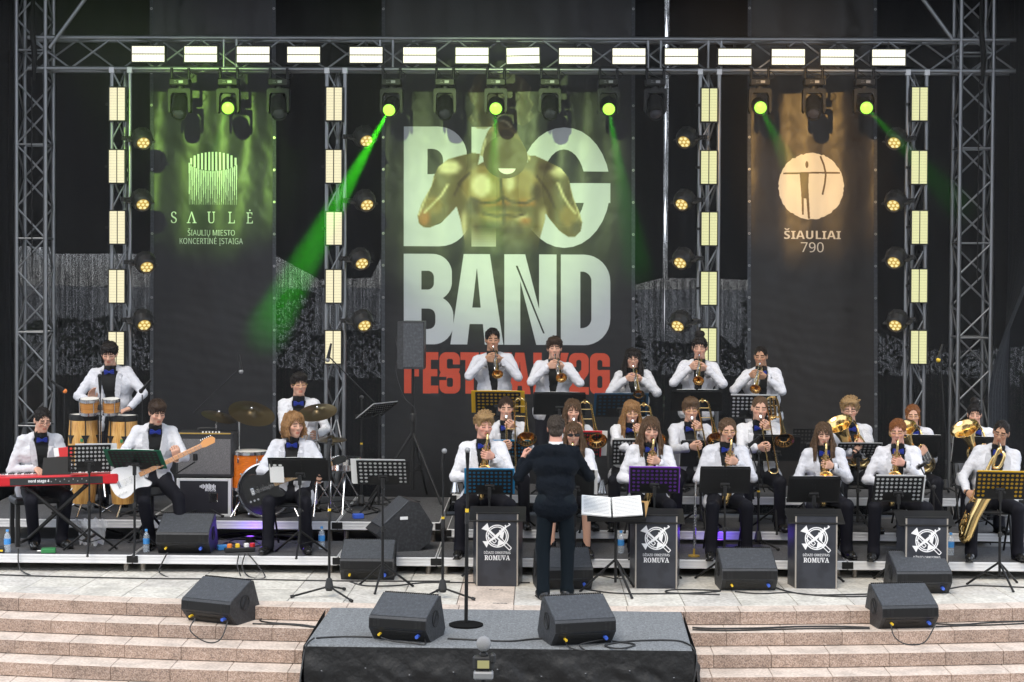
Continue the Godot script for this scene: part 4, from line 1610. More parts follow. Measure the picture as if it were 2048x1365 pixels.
func make_templates() -> void:
	# head: centre of the skull at the origin, face towards +z, crown at 0.118, chin at -0.118
	var f := Field.new(Vector3(-0.1, -0.15, -0.12), Vector3(0.1, 0.13, 0.145), 0.005)
	f.ell(Vector3(0, 0.03, -0.008), Vector3(0.074, 0.088, 0.096), 0.02)
	f.ell(Vector3(0, -0.035, 0.03), Vector3(0.062, 0.075, 0.066), 0.03)
	f.ell(Vector3(0, -0.088, 0.062), Vector3(0.03, 0.027, 0.03), 0.03)
	f.cone(Vector3(0, -0.05, -0.02), Vector3(0, -0.14, -0.035), 0.052, 0.054, 0.03)
	f.cone(Vector3(0, 0.012, 0.094), Vector3(0, -0.022, 0.111), 0.008, 0.013, 0.012)
	for s in [-1.0, 1.0]:
		f.ell(Vector3(s * 0.012, -0.026, 0.102), Vector3(0.008, 0.007, 0.008), 0.008)
		f.ell(Vector3(s * 0.033, 0.026, 0.083), Vector3(0.024, 0.008, 0.011), 0.012)
		f.ell(Vector3(s * 0.031, 0.007, 0.098), Vector3(0.017, 0.009, 0.012), 0.008, 0, true)
		f.ell(Vector3(s * 0.031, 0.006, 0.080), Vector3(0.014, 0.011, 0.012), 0.004)
		f.ell(Vector3(s * 0.042, -0.02, 0.068), Vector3(0.02, 0.018, 0.02), 0.02)
		f.ell(Vector3(s * 0.077, -0.006, -0.005), Vector3(0.008, 0.032, 0.02), 0.006, 0, false, Basis(Vector3.UP, s * -0.35))
	f.ell(Vector3(0, -0.056, 0.089), Vector3(0.022, 0.007, 0.011), 0.006)
	f.ell(Vector3(0, -0.067, 0.087), Vector3(0.018, 0.007, 0.011), 0.006)
	head_mb = MB.new()
	f.build(head_mb)
	for p in head_mb.v:
		var k := 0
		var ax := absf(p.x)
		if p.z > 0.07:
			if p.y < -0.049 and p.y > -0.075 and ax < 0.021:
				k = 1
			elif ax > 0.016 and ax < 0.046 and p.y > -0.004 and p.y < 0.007:
				k = 2
			elif ax > 0.012 and ax < 0.052 and p.y > 0.020 and p.y < 0.033:
				k = 3
			elif ax > 0.025 and p.y < -0.01 and p.y > -0.05:
				k = 4
		head_kind.append(k)
	# hands: wrist at the origin, fingers along +y, palm towards +z, thumb on +x (a right hand)
	for grip in [0, 1]:
		var g := Field.new(Vector3(-0.06, -0.03, -0.03), Vector3(0.09, 0.21 if grip == 0 else 0.15, 0.1), 0.0055)
		g.cone(Vector3(0, -0.02, 0), Vector3(0, 0.02, 0), 0.026, 0.024, 0.015)
		for q in 4:
			var x := -0.031 + q * 0.021
			g.cone(Vector3(x * 0.6, 0.02, 0), Vector3(x, 0.088, 0.0), 0.016, 0.0125, 0.012)
		for q in 4:
			var x := -0.031 + q * 0.021
			var l: float = [0.8, 0.98, 1.05, 0.95][q]
			var p := Vector3(x, 0.09, 0.0)
			var an := 0.0
			for e in 3:
				an += deg_to_rad([[12.0, 16.0, 14.0], [48.0, 58.0, 42.0]][grip][e] * (1.0 if q > 0 else 1.15))
				var r: Vector3 = p + Vector3(0.05 * (q - 1.5) * 0.3, cos(an), sin(an)) * ([0.042, 0.027, 0.021][e] * l)
				g.cone(p, r, [0.0098, 0.0088, 0.0082][e], [0.0088, 0.0082, 0.0072][e], 0.004)
				p = r
		g.cone(Vector3(0.02, 0.02, 0.004), Vector3(0.046, 0.052, 0.018), 0.015, 0.012, 0.012)
		g.cone(Vector3(0.046, 0.052, 0.018), Vector3(0.052, 0.08, 0.036 if grip == 1 else 0.024), 0.0115, 0.0098, 0.004)
		g.cone(Vector3(0.052, 0.08, 0.036 if grip == 1 else 0.024), Vector3(0.046, 0.1, 0.052 if grip == 1 else 0.03), 0.0098, 0.008, 0.003)
		var m := MB.new()
		g.build(m)
		hand_mb[grip] = m
	# shoe: ankle over the origin, toe towards +z, sole at y = 0
	var s := Field.new(Vector3(-0.07, -0.02, -0.11), Vector3(0.07, 0.15, 0.24), 0.008)
	s.cone(Vector3(0, 0.045, -0.05), Vector3(0, 0.04, 0.12), 0.04, 0.042, 0.02)
	s.cone(Vector3(0, 0.04, 0.1), Vector3(0.006, 0.034, 0.17), 0.042, 0.03, 0.02)
	s.cone(Vector3(0, 0.04, -0.03), Vector3(0, 0.13, -0.03), 0.045, 0.045, 0.02)
	shoe_mb = MB.new()
	s.build(shoe_mb)
	for i in shoe_mb.v.size():
		if shoe_mb.v[i].y < 0.004:
			shoe_mb.v[i].y = 0.004
	shoe_mb.box(Vector3(0, 0.006, 0.075), Vector3(0.078, 0.012, 0.2), Basis(), 0.005)
	shoe_mb.box(Vector3(0, 0.008, -0.055), Vector3(0.07, 0.016, 0.06), Basis(), 0.005)
	for k in ["short", "crop", "fringe", "tousled", "long", "long_fringe", "ponytail", "bun", "bob"]:
		hair_mesh[k] = make_hair(k)
	glasses_mb = MB.new()
	for sd in [-1.0, 1.0]:
		var ring := []
		for i in 15:
			var an := TAU * i / 14.0
			ring.append(Vector3(sd * 0.034 + cos(an) * 0.026, 0.004 + sin(an) * 0.022, 0.112 - 0.004 * absf(cos(an))))
		glasses_mb.tube(ring, 0.0015, 5, false)
		glasses_mb.tube([Vector3(sd * 0.06, 0.008, 0.11), Vector3(sd * 0.077, 0.01, 0.09), Vector3(sd * 0.08, 0.006, 0.0)], 0.002, 5)
	glasses_mb.tube([Vector3(-0.009, 0.008, 0.113), Vector3(0.0, 0.011, 0.117), Vector3(0.009, 0.008, 0.113)], 0.002, 5)
	bow_mb = MB.new()
	for sd in [-1.0, 1.0]:
		bow_mb.prism(PackedVector2Array([Vector2(sd * 0.004, 0.009), Vector2(sd * 0.03, 0.024), Vector2(sd * 0.054, 0.026), Vector2(sd * 0.056, 0.0), Vector2(sd * 0.054, -0.026), Vector2(sd * 0.03, -0.022), Vector2(sd * 0.004, -0.009)]), 0.016, Transform3D(Basis(Vector3.UP, sd * 0.25), Vector3.ZERO))
		bow_mb.prism(PackedVector2Array([Vector2(sd * 0.006, 0.004), Vector2(sd * 0.05, 0.008), Vector2(sd * 0.05, -0.006), Vector2(sd * 0.006, -0.004)]), 0.03, Transform3D(Basis(Vector3.UP, sd * 0.25), Vector3.ZERO))
	bow_mb.box(Vector3.ZERO, Vector3(0.018, 0.024, 0.026), Basis(), 0.006)

func make_hair(k: String) -> MB:
	var deep := k in ["long", "long_fringe", "ponytail", "bob"]
	var f := Field.new(Vector3(-0.15, (-0.42 if deep else -0.13), -0.17), Vector3(0.15, 0.24 if k == "bun" else 0.17, 0.14), 0.0075)
	var t: float = {"short": 0.005, "crop": 0.003, "fringe": 0.010, "tousled": 0.009, "bob": 0.014, "long": 0.011, "long_fringe": 0.012, "ponytail": 0.006, "bun": 0.006}[k]
	f.ell(Vector3(0, 0.034, -0.012), Vector3(0.076 + t, 0.088 + t, 0.098 + t), 0.02)
	f.ell(Vector3(0, -0.03, -0.05), Vector3(0.066 + t * 0.6, 0.06, 0.06), 0.02)
	if k in ["fringe", "tousled"]:
		f.ell(Vector3(0, 0.09, 0.05), Vector3(0.078, 0.04, 0.06), 0.02)
	# keep the face, the ears and the neck free
	f.ell(Vector3(0, -0.055, 0.105), Vector3(0.071, 0.148 if not k in ["fringe", "long_fringe"] else 0.118, 0.085), 0.01, 0, true)
	f.ell(Vector3(0, -0.06, 0.09), Vector3(0.066, 0.12, 0.11), 0.01, 0, true)
	f.ell(Vector3(0, -0.12, 0.05), Vector3(0.12 if not deep else 0.06, 0.1, 0.09), 0.01, 0, true)
	if not deep:
		for s in [-1.0, 1.0]:
			f.ell(Vector3(s * 0.09, -0.03, 0.005), Vector3(0.03, 0.05, 0.04), 0.01, 0, true)
	if k in ["fringe", "tousled", "long_fringe"]:
		for q in 7:
			var x := -0.054 + q * 0.018
			f.cone(Vector3(x * 0.9, 0.088, 0.075), Vector3(x * 1.12 + 0.006 * sin(q * 3.0), (0.048 if k != "tousled" else 0.066) + 0.01 * sin(q * 2.3), 0.097 - absf(x) * 0.35), 0.015, 0.007, 0.008)
	if k == "tousled":
		for q in 26:
			var an := q * 2.4
			var e := 0.2 + 0.9 * (q / 26.0)
			var d := Vector3(cos(an) * sin(e), cos(e), sin(an) * sin(e) * 0.9)
			f.cone(Vector3(0, 0.04, -0.01) + d * 0.09, Vector3(0, 0.045, -0.01) + d * 0.118 + Vector3(0.01, 0, 0.006), 0.02, 0.008, 0.008)
	if k in ["long", "long_fringe"]:
		for s in [-1.0, 1.0]:
			for q in 5:
				var z := 0.030 - q * 0.028
				var x := 0.083 + 0.006 * sin(q * 2.0)
				f.cone(Vector3(s * 0.068, 0.07, z), Vector3(s * x, -0.03, z), 0.018, 0.017, 0.010)
				f.cone(Vector3(s * x, -0.03, z), Vector3(s * (0.09 + 0.012 * q), -0.17, z + (0.045 if q < 2 else -0.01)), 0.017, 0.019, 0.010)
				f.cone(Vector3(s * (0.09 + 0.012 * q), -0.17, z + (0.045 if q < 2 else -0.01)), Vector3(s * (0.088 + 0.012 * q), -0.36 + 0.03 * (q % 2), z + (0.075 if q < 2 else -0.02)), 0.019, 0.006, 0.010)
		for q in 5:
			f.cone(Vector3((q - 2) * 0.035, 0.0, -0.1), Vector3((q - 2) * 0.045, -0.33, -0.12), 0.03, 0.014, 0.02)
	if k == "bob":
		for s in [-1.0, 1.0]:
			for q in 5:
				var z := 0.035 - q * 0.028
				f.cone(Vector3(s * 0.062, 0.09, z), Vector3(s * 0.09, -0.01, z), 0.02, 0.019, 0.012)
				f.cone(Vector3(s * 0.09, -0.01, z), Vector3(s * 0.084, -0.115 - 0.01 * (q % 2), z - 0.005), 0.019, 0.010, 0.012)
		for q in 5:
			f.cone(Vector3((q - 2) * 0.03, 0.0, -0.1), Vector3((q - 2) * 0.034, -0.14, -0.1), 0.03, 0.02, 0.02)
		f.cone(Vector3(0.0, 0.115, 0.05), Vector3(-0.066, 0.05, 0.062), 0.02, 0.014, 0.012)
		f.cone(Vector3(0.0, 0.115, 0.05), Vector3(0.066, 0.05, 0.062), 0.02, 0.014, 0.012)
	if k == "bun":
		f.ell(Vector3(0, 0.155, -0.02), Vector3(0.055, 0.045, 0.055), 0.02)
		for s in [-1.0, 1.0]:
			f.cone(Vector3(s * 0.06, 0.07, 0.07), Vector3(s * 0.072, -0.02, 0.06), 0.008, 0.005, 0.01)
		for q in 5:
			f.cone(Vector3(-0.04 + q * 0.02, 0.085, 0.078), Vector3(-0.05 + q * 0.025, 0.045, 0.092), 0.012, 0.006, 0.01)
	if k == "ponytail":
		f.cone(Vector3(0.0, 0.03, -0.1), Vector3(0.0, -0.04, -0.14), 0.025, 0.03, 0.02)
		f.cone(Vector3(0.0, -0.04, -0.14), Vector3(0.05, -0.3, -0.11), 0.03, 0.012, 0.02)
		f.cone(Vector3(-0.068, 0.05, 0.05), Vector3(-0.08, -0.12, 0.045), 0.01, 0.006, 0.008)
		f.cone(Vector3(0.068, 0.05, 0.05), Vector3(0.085, -0.17, 0.05), 0.01, 0.006, 0.008)
	var m := MB.new()
	f.build(m)
	for i in m.v.size():
		var p := m.v[i]
		var w := wobble.get_noise_3d(p.x * 2600.0, p.y * (500.0 if k != "tousled" else 2000.0), p.z * 2600.0)
		m.v[i] = p + m.n[i] * w * (0.006 if k != "crop" else 0.002)
	smooth_normals(m)
	# locks over the cap: they break up the outline
	var num: int = {"crop": 420, "short": 420, "tousled": 380}.get(k, 300)
	var ln: float = {"crop": 0.014, "short": 0.036, "fringe": 0.05, "tousled": 0.042, "bun": 0.05, "ponytail": 0.06}.get(k, 0.075)
	var crown := Vector3(0.012, 0.125, -0.045)
	for q in num:
		var d := Vector3(rng.randfn(), rng.randfn() + 0.35, rng.randfn() - 0.1).normalized()
		var root := Vector3(0, 0.034, -0.012) + d * (Vector3(0.076, 0.088, 0.098) + Vector3.ONE * (t - 0.002))
		if root.y < -0.05 or root.z > 0.03 and root.y < 0.062 or absf(root.x) > 0.055 and root.y < 0.012 and root.z > -0.045 and not deep:
			continue
		var fl := root - crown
		if root.z > 0.0:
			fl += Vector3(0.05, 0, 0.03)
		if k in ["bun", "ponytail"]:
			fl = Vector3(0, 0.16, -0.03) - root if k == "bun" else Vector3(0, 0.02, -0.12) - root
		fl += Vector3(rng.randfn(), rng.randfn(), rng.randfn()) * (0.02 if k != "tousled" else 0.07)
		fl = (fl - d * fl.dot(d)).normalized()
		var l := ln * rng.randf_range(0.6, 1.2)
		var up := d * l * (rng.randf_range(0.05, 0.22) if k in ["short", "crop", "fringe"] else rng.randf_range(0.25, 0.5) if k == "tousled" else 0.06)
		if k in ["fringe", "long_fringe"] and root.z > 0.045:
			l *= 1.1
		m.tube([root - d * 0.003, root + fl * l * 0.45 + up, root + fl * l * 0.9 + up * 0.8 - d * l * l * 4.0], [0.0062, 0.005, 0.0008], 4, false)
	if k in ["long", "long_fringe", "bob"]:
		var deepest := -0.37 if k != "bob" else -0.13
		for q in 70:
			var s := 1.0 if q % 2 else -1.0
			var z := rng.randf_range(-0.1, 0.045)
			var x := rng.randf_range(0.082, 0.125) if k != "bob" else rng.randf_range(0.08, 0.105)
			var wv := rng.randf_range(-0.012, 0.012)
			m.tube([Vector3(s * 0.055, 0.09, z * 0.8), Vector3(s * (0.088 + wv * 0.3), 0.0, z), Vector3(s * (x + wv), deepest * 0.4, z + (0.035 if z > 0.0 else 0.0)), Vector3(s * (x - wv), deepest * 0.75, z + (0.06 if z > 0.0 else -0.01)), Vector3(s * (x - 0.008 + wv), deepest + rng.randf_range(-0.03, 0.06), z + (0.065 if z > 0.0 else -0.02))], [0.005, 0.0055, 0.0055, 0.0045, 0.0008], 4, false)
	return m

func bend(s: Vector3, w: Vector3, l1: float, l2: float, pole: Vector3) -> Vector3:
	var d := w - s
	var l := clampf(d.length(), 0.05, (l1 + l2) * 0.999)
	var u := d.normalized()
	var a := (l1 * l1 - l2 * l2 + l * l) / (2.0 * l)
	var hgt := sqrt(maxf(0.0, l1 * l1 - a * a))
	return s + u * a + (pole - u * pole.dot(u)).normalized() * hgt

# A person's skeleton before the hands are placed. Facing +z, standing or sitting on y = 0.
func pose(d: Dictionary) -> Dictionary:
	var k: float = d.get("tall", 1.75) / 1.75
	var sit: bool = d.get("sit", true)
	var seat: float = d.get("seat", 0.46)
	var lean: float = deg_to_rad(d.get("lean", rng.randf_range(1.0, 8.0)))
	var side: float = deg_to_rad(d.get("side", rng.randf_range(-4.0, 4.0)))
	var hip := Vector3(0, seat + 0.09 if sit else 0.93 * k, 0)
	var tb := Basis(Vector3.RIGHT, lean) * Basis(Vector3.BACK, -side)
	var neck := hip + tb * Vector3(0, 0.53 * k, 0)
	var hb := Basis(Vector3.UP, deg_to_rad(d.get("yaw", 0.0))) * Basis(Vector3.RIGHT, deg_to_rad(d.get("nod", 12.0) * 0.65)) * Basis(Vector3.BACK, deg_to_rad(d.get("roll", 0.0)))
	var head := neck + tb * Vector3(0, 0.07 * k, 0.012) + hb * Vector3(0, 0.105 * k, 0.018)
	var r := {"k": k, "sit": sit, "hip": hip, "tb": tb, "neck": neck, "hb": hb, "head": head, "mouth": head + hb * Vector3(0, -0.062, 0.105) * 0.98}
	r.ls = hip + tb * Vector3(0.175 * k, 0.475 * k, 0)
	r.rs = hip + tb * Vector3(-0.175 * k, 0.475 * k, 0)
	return r

# d: what the person looks like; r: pose(); hands: r.lw, r.rw wrists, r.lp, r.rp palm normals, r.ld, r.rd finger directions, in the person's own axes
func person(label: String, d: Dictionary, r: Dictionary, pos: Vector3, turn: float, group := "") -> Node3D:
	var o := thing("person", label, "person", pos, turn, group)
	var k: float = r.k
	var hip: Vector3 = r.hip
	var tb: Basis = r.tb
	var slim: float = d.get("slim", 1.0)
	var at_t := func(x: float, t: float, z := 0.0) -> Vector3: return hip + tb * Vector3(x * k, t * k, z)
	var lo := Vector3(-0.6, -0.02, -0.4)
	var hi := Vector3(0.6, r.neck.y + 0.15, 0.8 if r.sit else 0.55)
	var b := Field.new(lo, hi, 0.015)
	var j := Field.new(Vector3(-0.6, hip.y - 0.3, -0.4), hi, 0.0135)
	var ra: Array = []
	# legs
	var knees := []
	var feet := []
	for s in [-1.0, 1.0]:
		var h := hip + Vector3(s * 0.09 * k, -0.02, 0)
		var kn: Vector3
		var an: Vector3
		if r.sit:
			var spread: float = d.get("spread", 0.17)
			kn = Vector3(s * spread, maxf(hip.y - 0.05, 0.44) + 0.015, 0.40 * k)
			an = Vector3(s * (spread + 0.01), 0.1, 0.36 * k + (0.03 if s < 0.0 else -0.02))
			if d.has("feet"):
				var fo: Array = d.feet[0 if s < 0.0 else 1]
				an = Vector3(fo[0], 0.1, fo[1])
				kn = bend(h, an, 0.41 * k, 0.42 * k, Vector3(s * 0.25, 1.0, 0.8))
		else:
			an = Vector3(s * 0.11, 0.1, 0.02 - s * 0.04)
			kn = h.lerp(an, 0.5) + Vector3(s * 0.015, 0, 0.02)
		knees.append(kn)
		feet.append(an)
		var bare: bool = d.get("bare_legs", false)
		b.cone(h, kn, 0.092 * slim, 0.068, 0.03, 0)
		b.cone(kn, an, 0.066 if not bare else 0.05, 0.058 if not bare else 0.036, 0.02, 0 if not bare else 2)
		if not bare:
			b.cone(an, an + Vector3(0, -0.035, 0.015), 0.06, 0.064, 0.02, 0)
	b.cone(at_t.call(-0.08, 0.0), at_t.call(0.08, 0.0), 0.125 * slim, 0.125 * slim, 0.04, 0)
	b.cone(at_t.call(-0.06, 0.17, 0.01), at_t.call(0.06, 0.17, 0.01), 0.106 * slim, 0.106 * slim, 0.04, 1)
	b.cone(at_t.call(-0.085, 0.35, 0.01), at_t.call(0.085, 0.35, 0.01), 0.115 * slim, 0.115 * slim, 0.05, 1)
	b.cone(at_t.call(-0.13, 0.47), at_t.call(0.13, 0.47), 0.052, 0.052, 0.04, 1)
	b.cone(at_t.call(0.0, 0.49, 0.0), r.head + r.hb * Vector3(0, -0.06, -0.02), 0.068, 0.056, 0.02, 2)
	b.cone(at_t.call(0.0, 0.5, 0.0), at_t.call(0.0, 0.545, 0.012), 0.078, 0.066, 0.015, 1)
	# jacket
	var white: bool = true
	j.cone(at_t.call(-0.09, -0.04), at_t.call(0.09, -0.04), (0.138 if r.sit else 0.126) * slim, (0.138 if r.sit else 0.126) * slim, 0.05, 0)
	j.cone(at_t.call(0.0, 0.17, 0.0), at_t.call(0.0, -0.06, 0.0), 0.13 * slim, 0.135 * slim, 0.06, 0)
	j.cone(at_t.call(-0.072, 0.17, 0.005), at_t.call(0.072, 0.17, 0.005), 0.124 * slim, 0.124 * slim, 0.04, 0)
	j.cone(at_t.call(-0.095, 0.35, 0.005), at_t.call(0.095, 0.35, 0.005), 0.132 * slim, 0.132 * slim, 0.04, 0)
	j.cone(at_t.call(-0.155, 0.478, -0.005), at_t.call(0.155, 0.478, -0.005), 0.066, 0.066, 0.035, 0)
	j.cone(at_t.call(-0.06, 0.50, -0.035), at_t.call(0.06, 0.50, -0.035), 0.062, 0.062, 0.03, 0)
	var hands := MB.new()
	for s in [-1.0, 1.0]:
		var key := "r" if s < 0.0 else "l"
		var sh: Vector3 = r[key + "s"]
		var w: Vector3 = r.get(key + "w", sh + Vector3(s * 0.08, -0.52, 0.1) * k)
		var reach := w - sh
		if reach.length() > 0.555 * k:
			w = sh + reach.normalized() * 0.555 * k
		var pole: Vector3 = r.get(key + "pole", Vector3(s * 0.75, -0.8, -0.35))
		var el := bend(sh, w, 0.3 * k, 0.262 * k, pole)
		b.cone(sh.lerp(el, 0.1), el, 0.042, 0.036, 0.02, 1)
		b.cone(el, w, 0.036, 0.03, 0.015, 1)
		j.cone(sh, el, 0.057 * slim, 0.048, 0.03, 0)
		j.cone(el, el.lerp(w, 0.88), 0.048, 0.041, 0.018, 0)
		var fd: Vector3 = r.get(key + "d", (w - el).normalized())
		var pn: Vector3 = r.get(key + "p", Vector3(-s, 0, 0.2))
		var hb2 := look(fd, pn)
		var hx := Transform3D(hb2 * Basis.from_scale(Vector3(1.0 if s < 0.0 else -1.0, 1, 1) * k), w)
		hands.add(hand_mb[d.get(key + "grip", 1)], hx)
	# cut the jacket open in front, cut its hem, let the lapels stand proud
	var hem: float = d.get("hem", -0.13 if r.sit else -0.14)
	var open: float = d.get("open", 0.03)
	var inv := tb.inverse()
	var i := 0
	for z in j.nz:
		for y in j.ny:
			i = (z * j.ny + y) * j.nx
			for x in j.nx:
				var o_ := j.f[i]
				if o_ < 0.045 and o_ > -0.06:
					var p := j.lo + Vector3(x, y, z) * j.h
					var q := inv * (p - hip) / k
					if absf(q.x) < 0.2 and q.y < 0.6:
						var wd: float = open + 0.042 * clampf((q.y - 0.16) / 0.34, 0.0, 1.0) + maxf(0.0, 0.12 - q.y) * d.get("flare", 0.2)
						if q.z > 0.03:
							var e: float = absf(q.x) - wd
							if q.y > 0.1 and e > 0.0 and e < 0.042 * clampf((q.y - 0.1) / 0.15, 0.0, 1.0):
								o_ -= 0.007
							o_ = maxf(o_, -e)
						if absf(q.x) < 0.2 and (p - (hip as Vector3)).y < 0.1 and q.y < hem + 0.1:
							o_ = maxf(o_, (hem + q.z * 0.15 - q.y) * 0.9)
					j.f[i] = o_
				i += 1
	var skin: Color = d.get("skin", Color(0.55, 0.31, 0.22))
	var mb := MB.new()
	b.build(mb, [d.get("trousers", TROUSERS), d.get("shirt", SHIRT), skin])
	var hx := Transform3D(r.hb * Basis.from_scale(Vector3(rng.randf_range(0.96, 1.06), rng.randf_range(0.97, 1.05), 1.0) * k * 0.975 * d.get("head", 1.0)), r.head)
	var hm := MB.new()
	hm.add(head_mb)
	var jaw := rng.randf_range(0.86, 1.08)
	var nose := rng.randf_range(0.75, 1.25)
	var chin := rng.randf_range(-0.006, 0.008)
	for q in hm.v.size():
		var p := hm.v[q]
		var low := smoothstep(0.0, -0.09, p.y) * smoothstep(-0.04, 0.03, p.z)
		p.x *= lerpf(1.0, jaw, low)
		p.y -= chin * low
		if p.z > 0.095 and p.y > -0.035 and absf(p.x) < 0.02:
			p.z = 0.095 + (p.z - 0.095) * nose
		hm.v[q] = hx * p
		hm.n[q] = (hx.basis * hm.n[q]).normalized()
	for q in head_kind:
		hm.c.append([skin, skin * Color(0.82, 0.52, 0.5), Color(0.012, 0.008, 0.007).lerp(skin, 0.22), (d.get("brow", Color(0.03, 0.018, 0.012)) as Color).lerp(skin, 0.1), skin * Color(1.05, 0.9, 0.88)][q])
	mb.add(hm)
	for q in hands.v.size():
		hands.c.append(skin)
	mb.add(hands)
	part("body", mb, M.body, o)
	var coat_m: Material = d.get("coat", M["jacket%d" % rng.randi_range(0, 3)])
	var jm := MB.new()
	j.build(jm)
	for q in jm.v.size():
		var p := jm.v[q]
		jm.v[q] += jm.n[q] * maxf(-0.005, 0.010 * wobble.get_noise_3d(p.x * 300.0 + pos.x * 900.0, p.y * 520.0 + p.x * 160.0, p.z * 300.0) + 0.012 * (0.25 - absf(wobble.get_noise_3d(p.x * 620.0 + p.y * 300.0, p.y * 760.0 + pos.x * 500.0, p.z * 620.0))))
	smooth_normals(jm)
	var coat := part("jacket", jm, coat_m, o)
	for s in [-1.0, 1.0]:
		var lp := MB.new()
		var rows := []
		for e in 12:
			var t := 0.15 + e * 0.031
			var wd: float = open + 0.042 * clampf((t - 0.16) / 0.34, 0.0, 1.0) + 0.004
			var wide: float = [0.012, 0.026, 0.036, 0.044, 0.05, 0.055, 0.058, 0.06, 0.06, 0.058, 0.05, 0.04][e]
			var row := []
			for x in [wd, wd + wide * 0.5, wd + wide]:
				var z := 0.26
				while z > -0.05 and j.sample(hip + tb * Vector3(s * x, t, z) * k) > 0.0:
					z -= 0.006
				row.append(hip + tb * Vector3(s * x, t, z + 0.011) * k)
			rows.append(row)
		for e in 11:
			for q in 2:
				lp.quad(rows[e][q], rows[e][q + 1], rows[e + 1][q + 1], rows[e + 1][q], tb * Vector3(s * 0.25, 0.05, 1.0).normalized())
			lp.quad(rows[e][2], rows[e + 1][2], rows[e + 1][2] - tb * Vector3(0, 0, 0.016), rows[e][2] - tb * Vector3(0, 0, 0.016), tb * Vector3(s, 0, 0))
		part("lapel", lp, coat_m, coat)
	var hr := part("hair", hair_mesh[d.get("hair", "short")], M["hair_" + String(d.get("hue", "brown"))], o)
	hr.transform = hx
	if d.get("glasses", "") != "":
		var gl := part("glasses", glasses_mb, M.gold_trim if d.glasses == "wire" else M.black, o)
		gl.transform = hx
	if d.get("tie", true):
		var bt := part("bow_tie", bow_mb, M.bow_tie, o)
		bt.transform = Transform3D(tb * Basis(Vector3.UP, 0.0), at_t.call(0.0, 0.505, 0.088))
	for q in 2:
		var sh := part("shoe", shoe_mb, M.shoe, o)
		sh.transform = Transform3D(Basis(Vector3.UP, (q - 0.5) * 0.5 + d.get("toe", 0.0)), Vector3(feet[q].x, 0.0, feet[q].z + 0.02))
	if d.has("collar"):
		var cl := MB.new()
		cl.lathe([Vector2(0.07, 0.0), Vector2(0.066, 0.05), Vector2(0.06, 0.05)], Transform3D(tb, at_t.call(0.0, 0.53, 0.0)), 16)
		part("shirt_collar", cl, M.white_print, o)
	return o

# ---------------------------------------------------------------- instruments (own axes, then placed on the player)
func sax(o: Node3D, big := 1.0, straight := false) -> void:
	# mouthpiece at the origin, player behind -z; body hangs down in front
	var neck := MB.new()
	var pn := spline([Vector3(0, 0, 0.03), Vector3(0, 0.025, 0.075), Vector3(0, 0.022, 0.125), Vector3(0, -0.025, 0.15)], 5)
	var rn := []
	for i in pn.size():
		rn.append(lerpf(0.008, 0.0125, float(i) / pn.size()))
	neck.tube(pn, rn, 8)
	part("neck", neck, M.brass, o)
	var mp := MB.new()
	mp.tube([Vector3(0, -0.012, -0.025), Vector3(0, -0.004, 0.01), Vector3(0, 0.004, 0.05)], [0.006, 0.012, 0.012], 8)
	part("mouthpiece", mp, M.black, o)
	var l := 0.5 * big
	var bd := MB.new()
	var pts := [Vector3(0, -0.025, 0.15), Vector3(0, -0.1, 0.153), Vector3(0, -0.25, 0.158), Vector3(0, -l + 0.02, 0.166)]
	for k in 7:
		var an := PI + PI * k / 6.0
		pts.append(Vector3(0.0, -l - 0.02 + sin(an) * 0.055, 0.222 + cos(an) * 0.055))
	pts.append_array([Vector3(0, -l + 0.06, 0.285), Vector3(0, -l + 0.14, 0.297), Vector3(0, -l + 0.19, 0.31), Vector3(0, -l + 0.215, 0.322), Vector3(0, -l + 0.228, 0.33)])
	var rad := [0.0125, 0.014, 0.019, 0.026, 0.028, 0.029, 0.030, 0.031, 0.032, 0.033, 0.034, 0.038, 0.044, 0.05, 0.058, 0.066]
	bd.tube(pts, rad, 14, false)
	part("body", bd, M.brass, o)
	var bell := MB.new()
	var bb := look(Vector3(0, 0.85, 0.5), Vector3.BACK)
	bell.lathe([Vector2(0.066, 0.0), Vector2(0.069, 0.003), Vector2(0.064, 0.001), Vector2(0.05, -0.02), Vector2(0.03, -0.06), Vector2(0.0, -0.08)], Transform3D(bb, pts[-1]), 16)
	part("bell", bell, M.rose_brass, o)
	var kw := MB.new()
	for i in 9:
		var y := -0.09 - i * (l - 0.12) / 9.0
		var rr := lerpf(0.014, 0.026, i / 9.0)
		kw.lathe([Vector2(0.0, 0.0), Vector2(0.011 + 0.0011 * i, 0.001), Vector2(0.012 + 0.0011 * i, 0.007), Vector2(0.0, 0.009)], Transform3D(look(Vector3(0.25 if i % 2 else -0.1, 0, 1), Vector3.UP), Vector3(0, y, 0.155 + rr)), 9)
	for s in [-1.0, 1.0]:
		kw.tube([Vector3(s * 0.022, -0.07, 0.16), Vector3(s * 0.034, -l + 0.06, 0.17)], 0.0035, 5)
		for i in 5:
			kw.tube([Vector3(s * 0.012, -0.09 - i * 0.07 * big, 0.155), Vector3(s * 0.031, -0.1 - i * 0.07 * big, 0.17)], 0.003, 4)
			kw.ball(Vector3(s * 0.038, -0.12 - i * 0.075 * big, 0.168), Vector3(0.008, 0.011, 0.006), 6)
	for i in 3:
		kw.lathe([Vector2(0.0, 0.0), Vector2(0.02, 0.001), Vector2(0.021, 0.007), Vector2(0.0, 0.01)], Transform3D(look(Vector3(0.9, 0, 0.5), Vector3.UP), Vector3(0.035, -l + 0.02 + i * 0.05, 0.285)), 9)
	part("keywork", kw, M.old_brass, o)

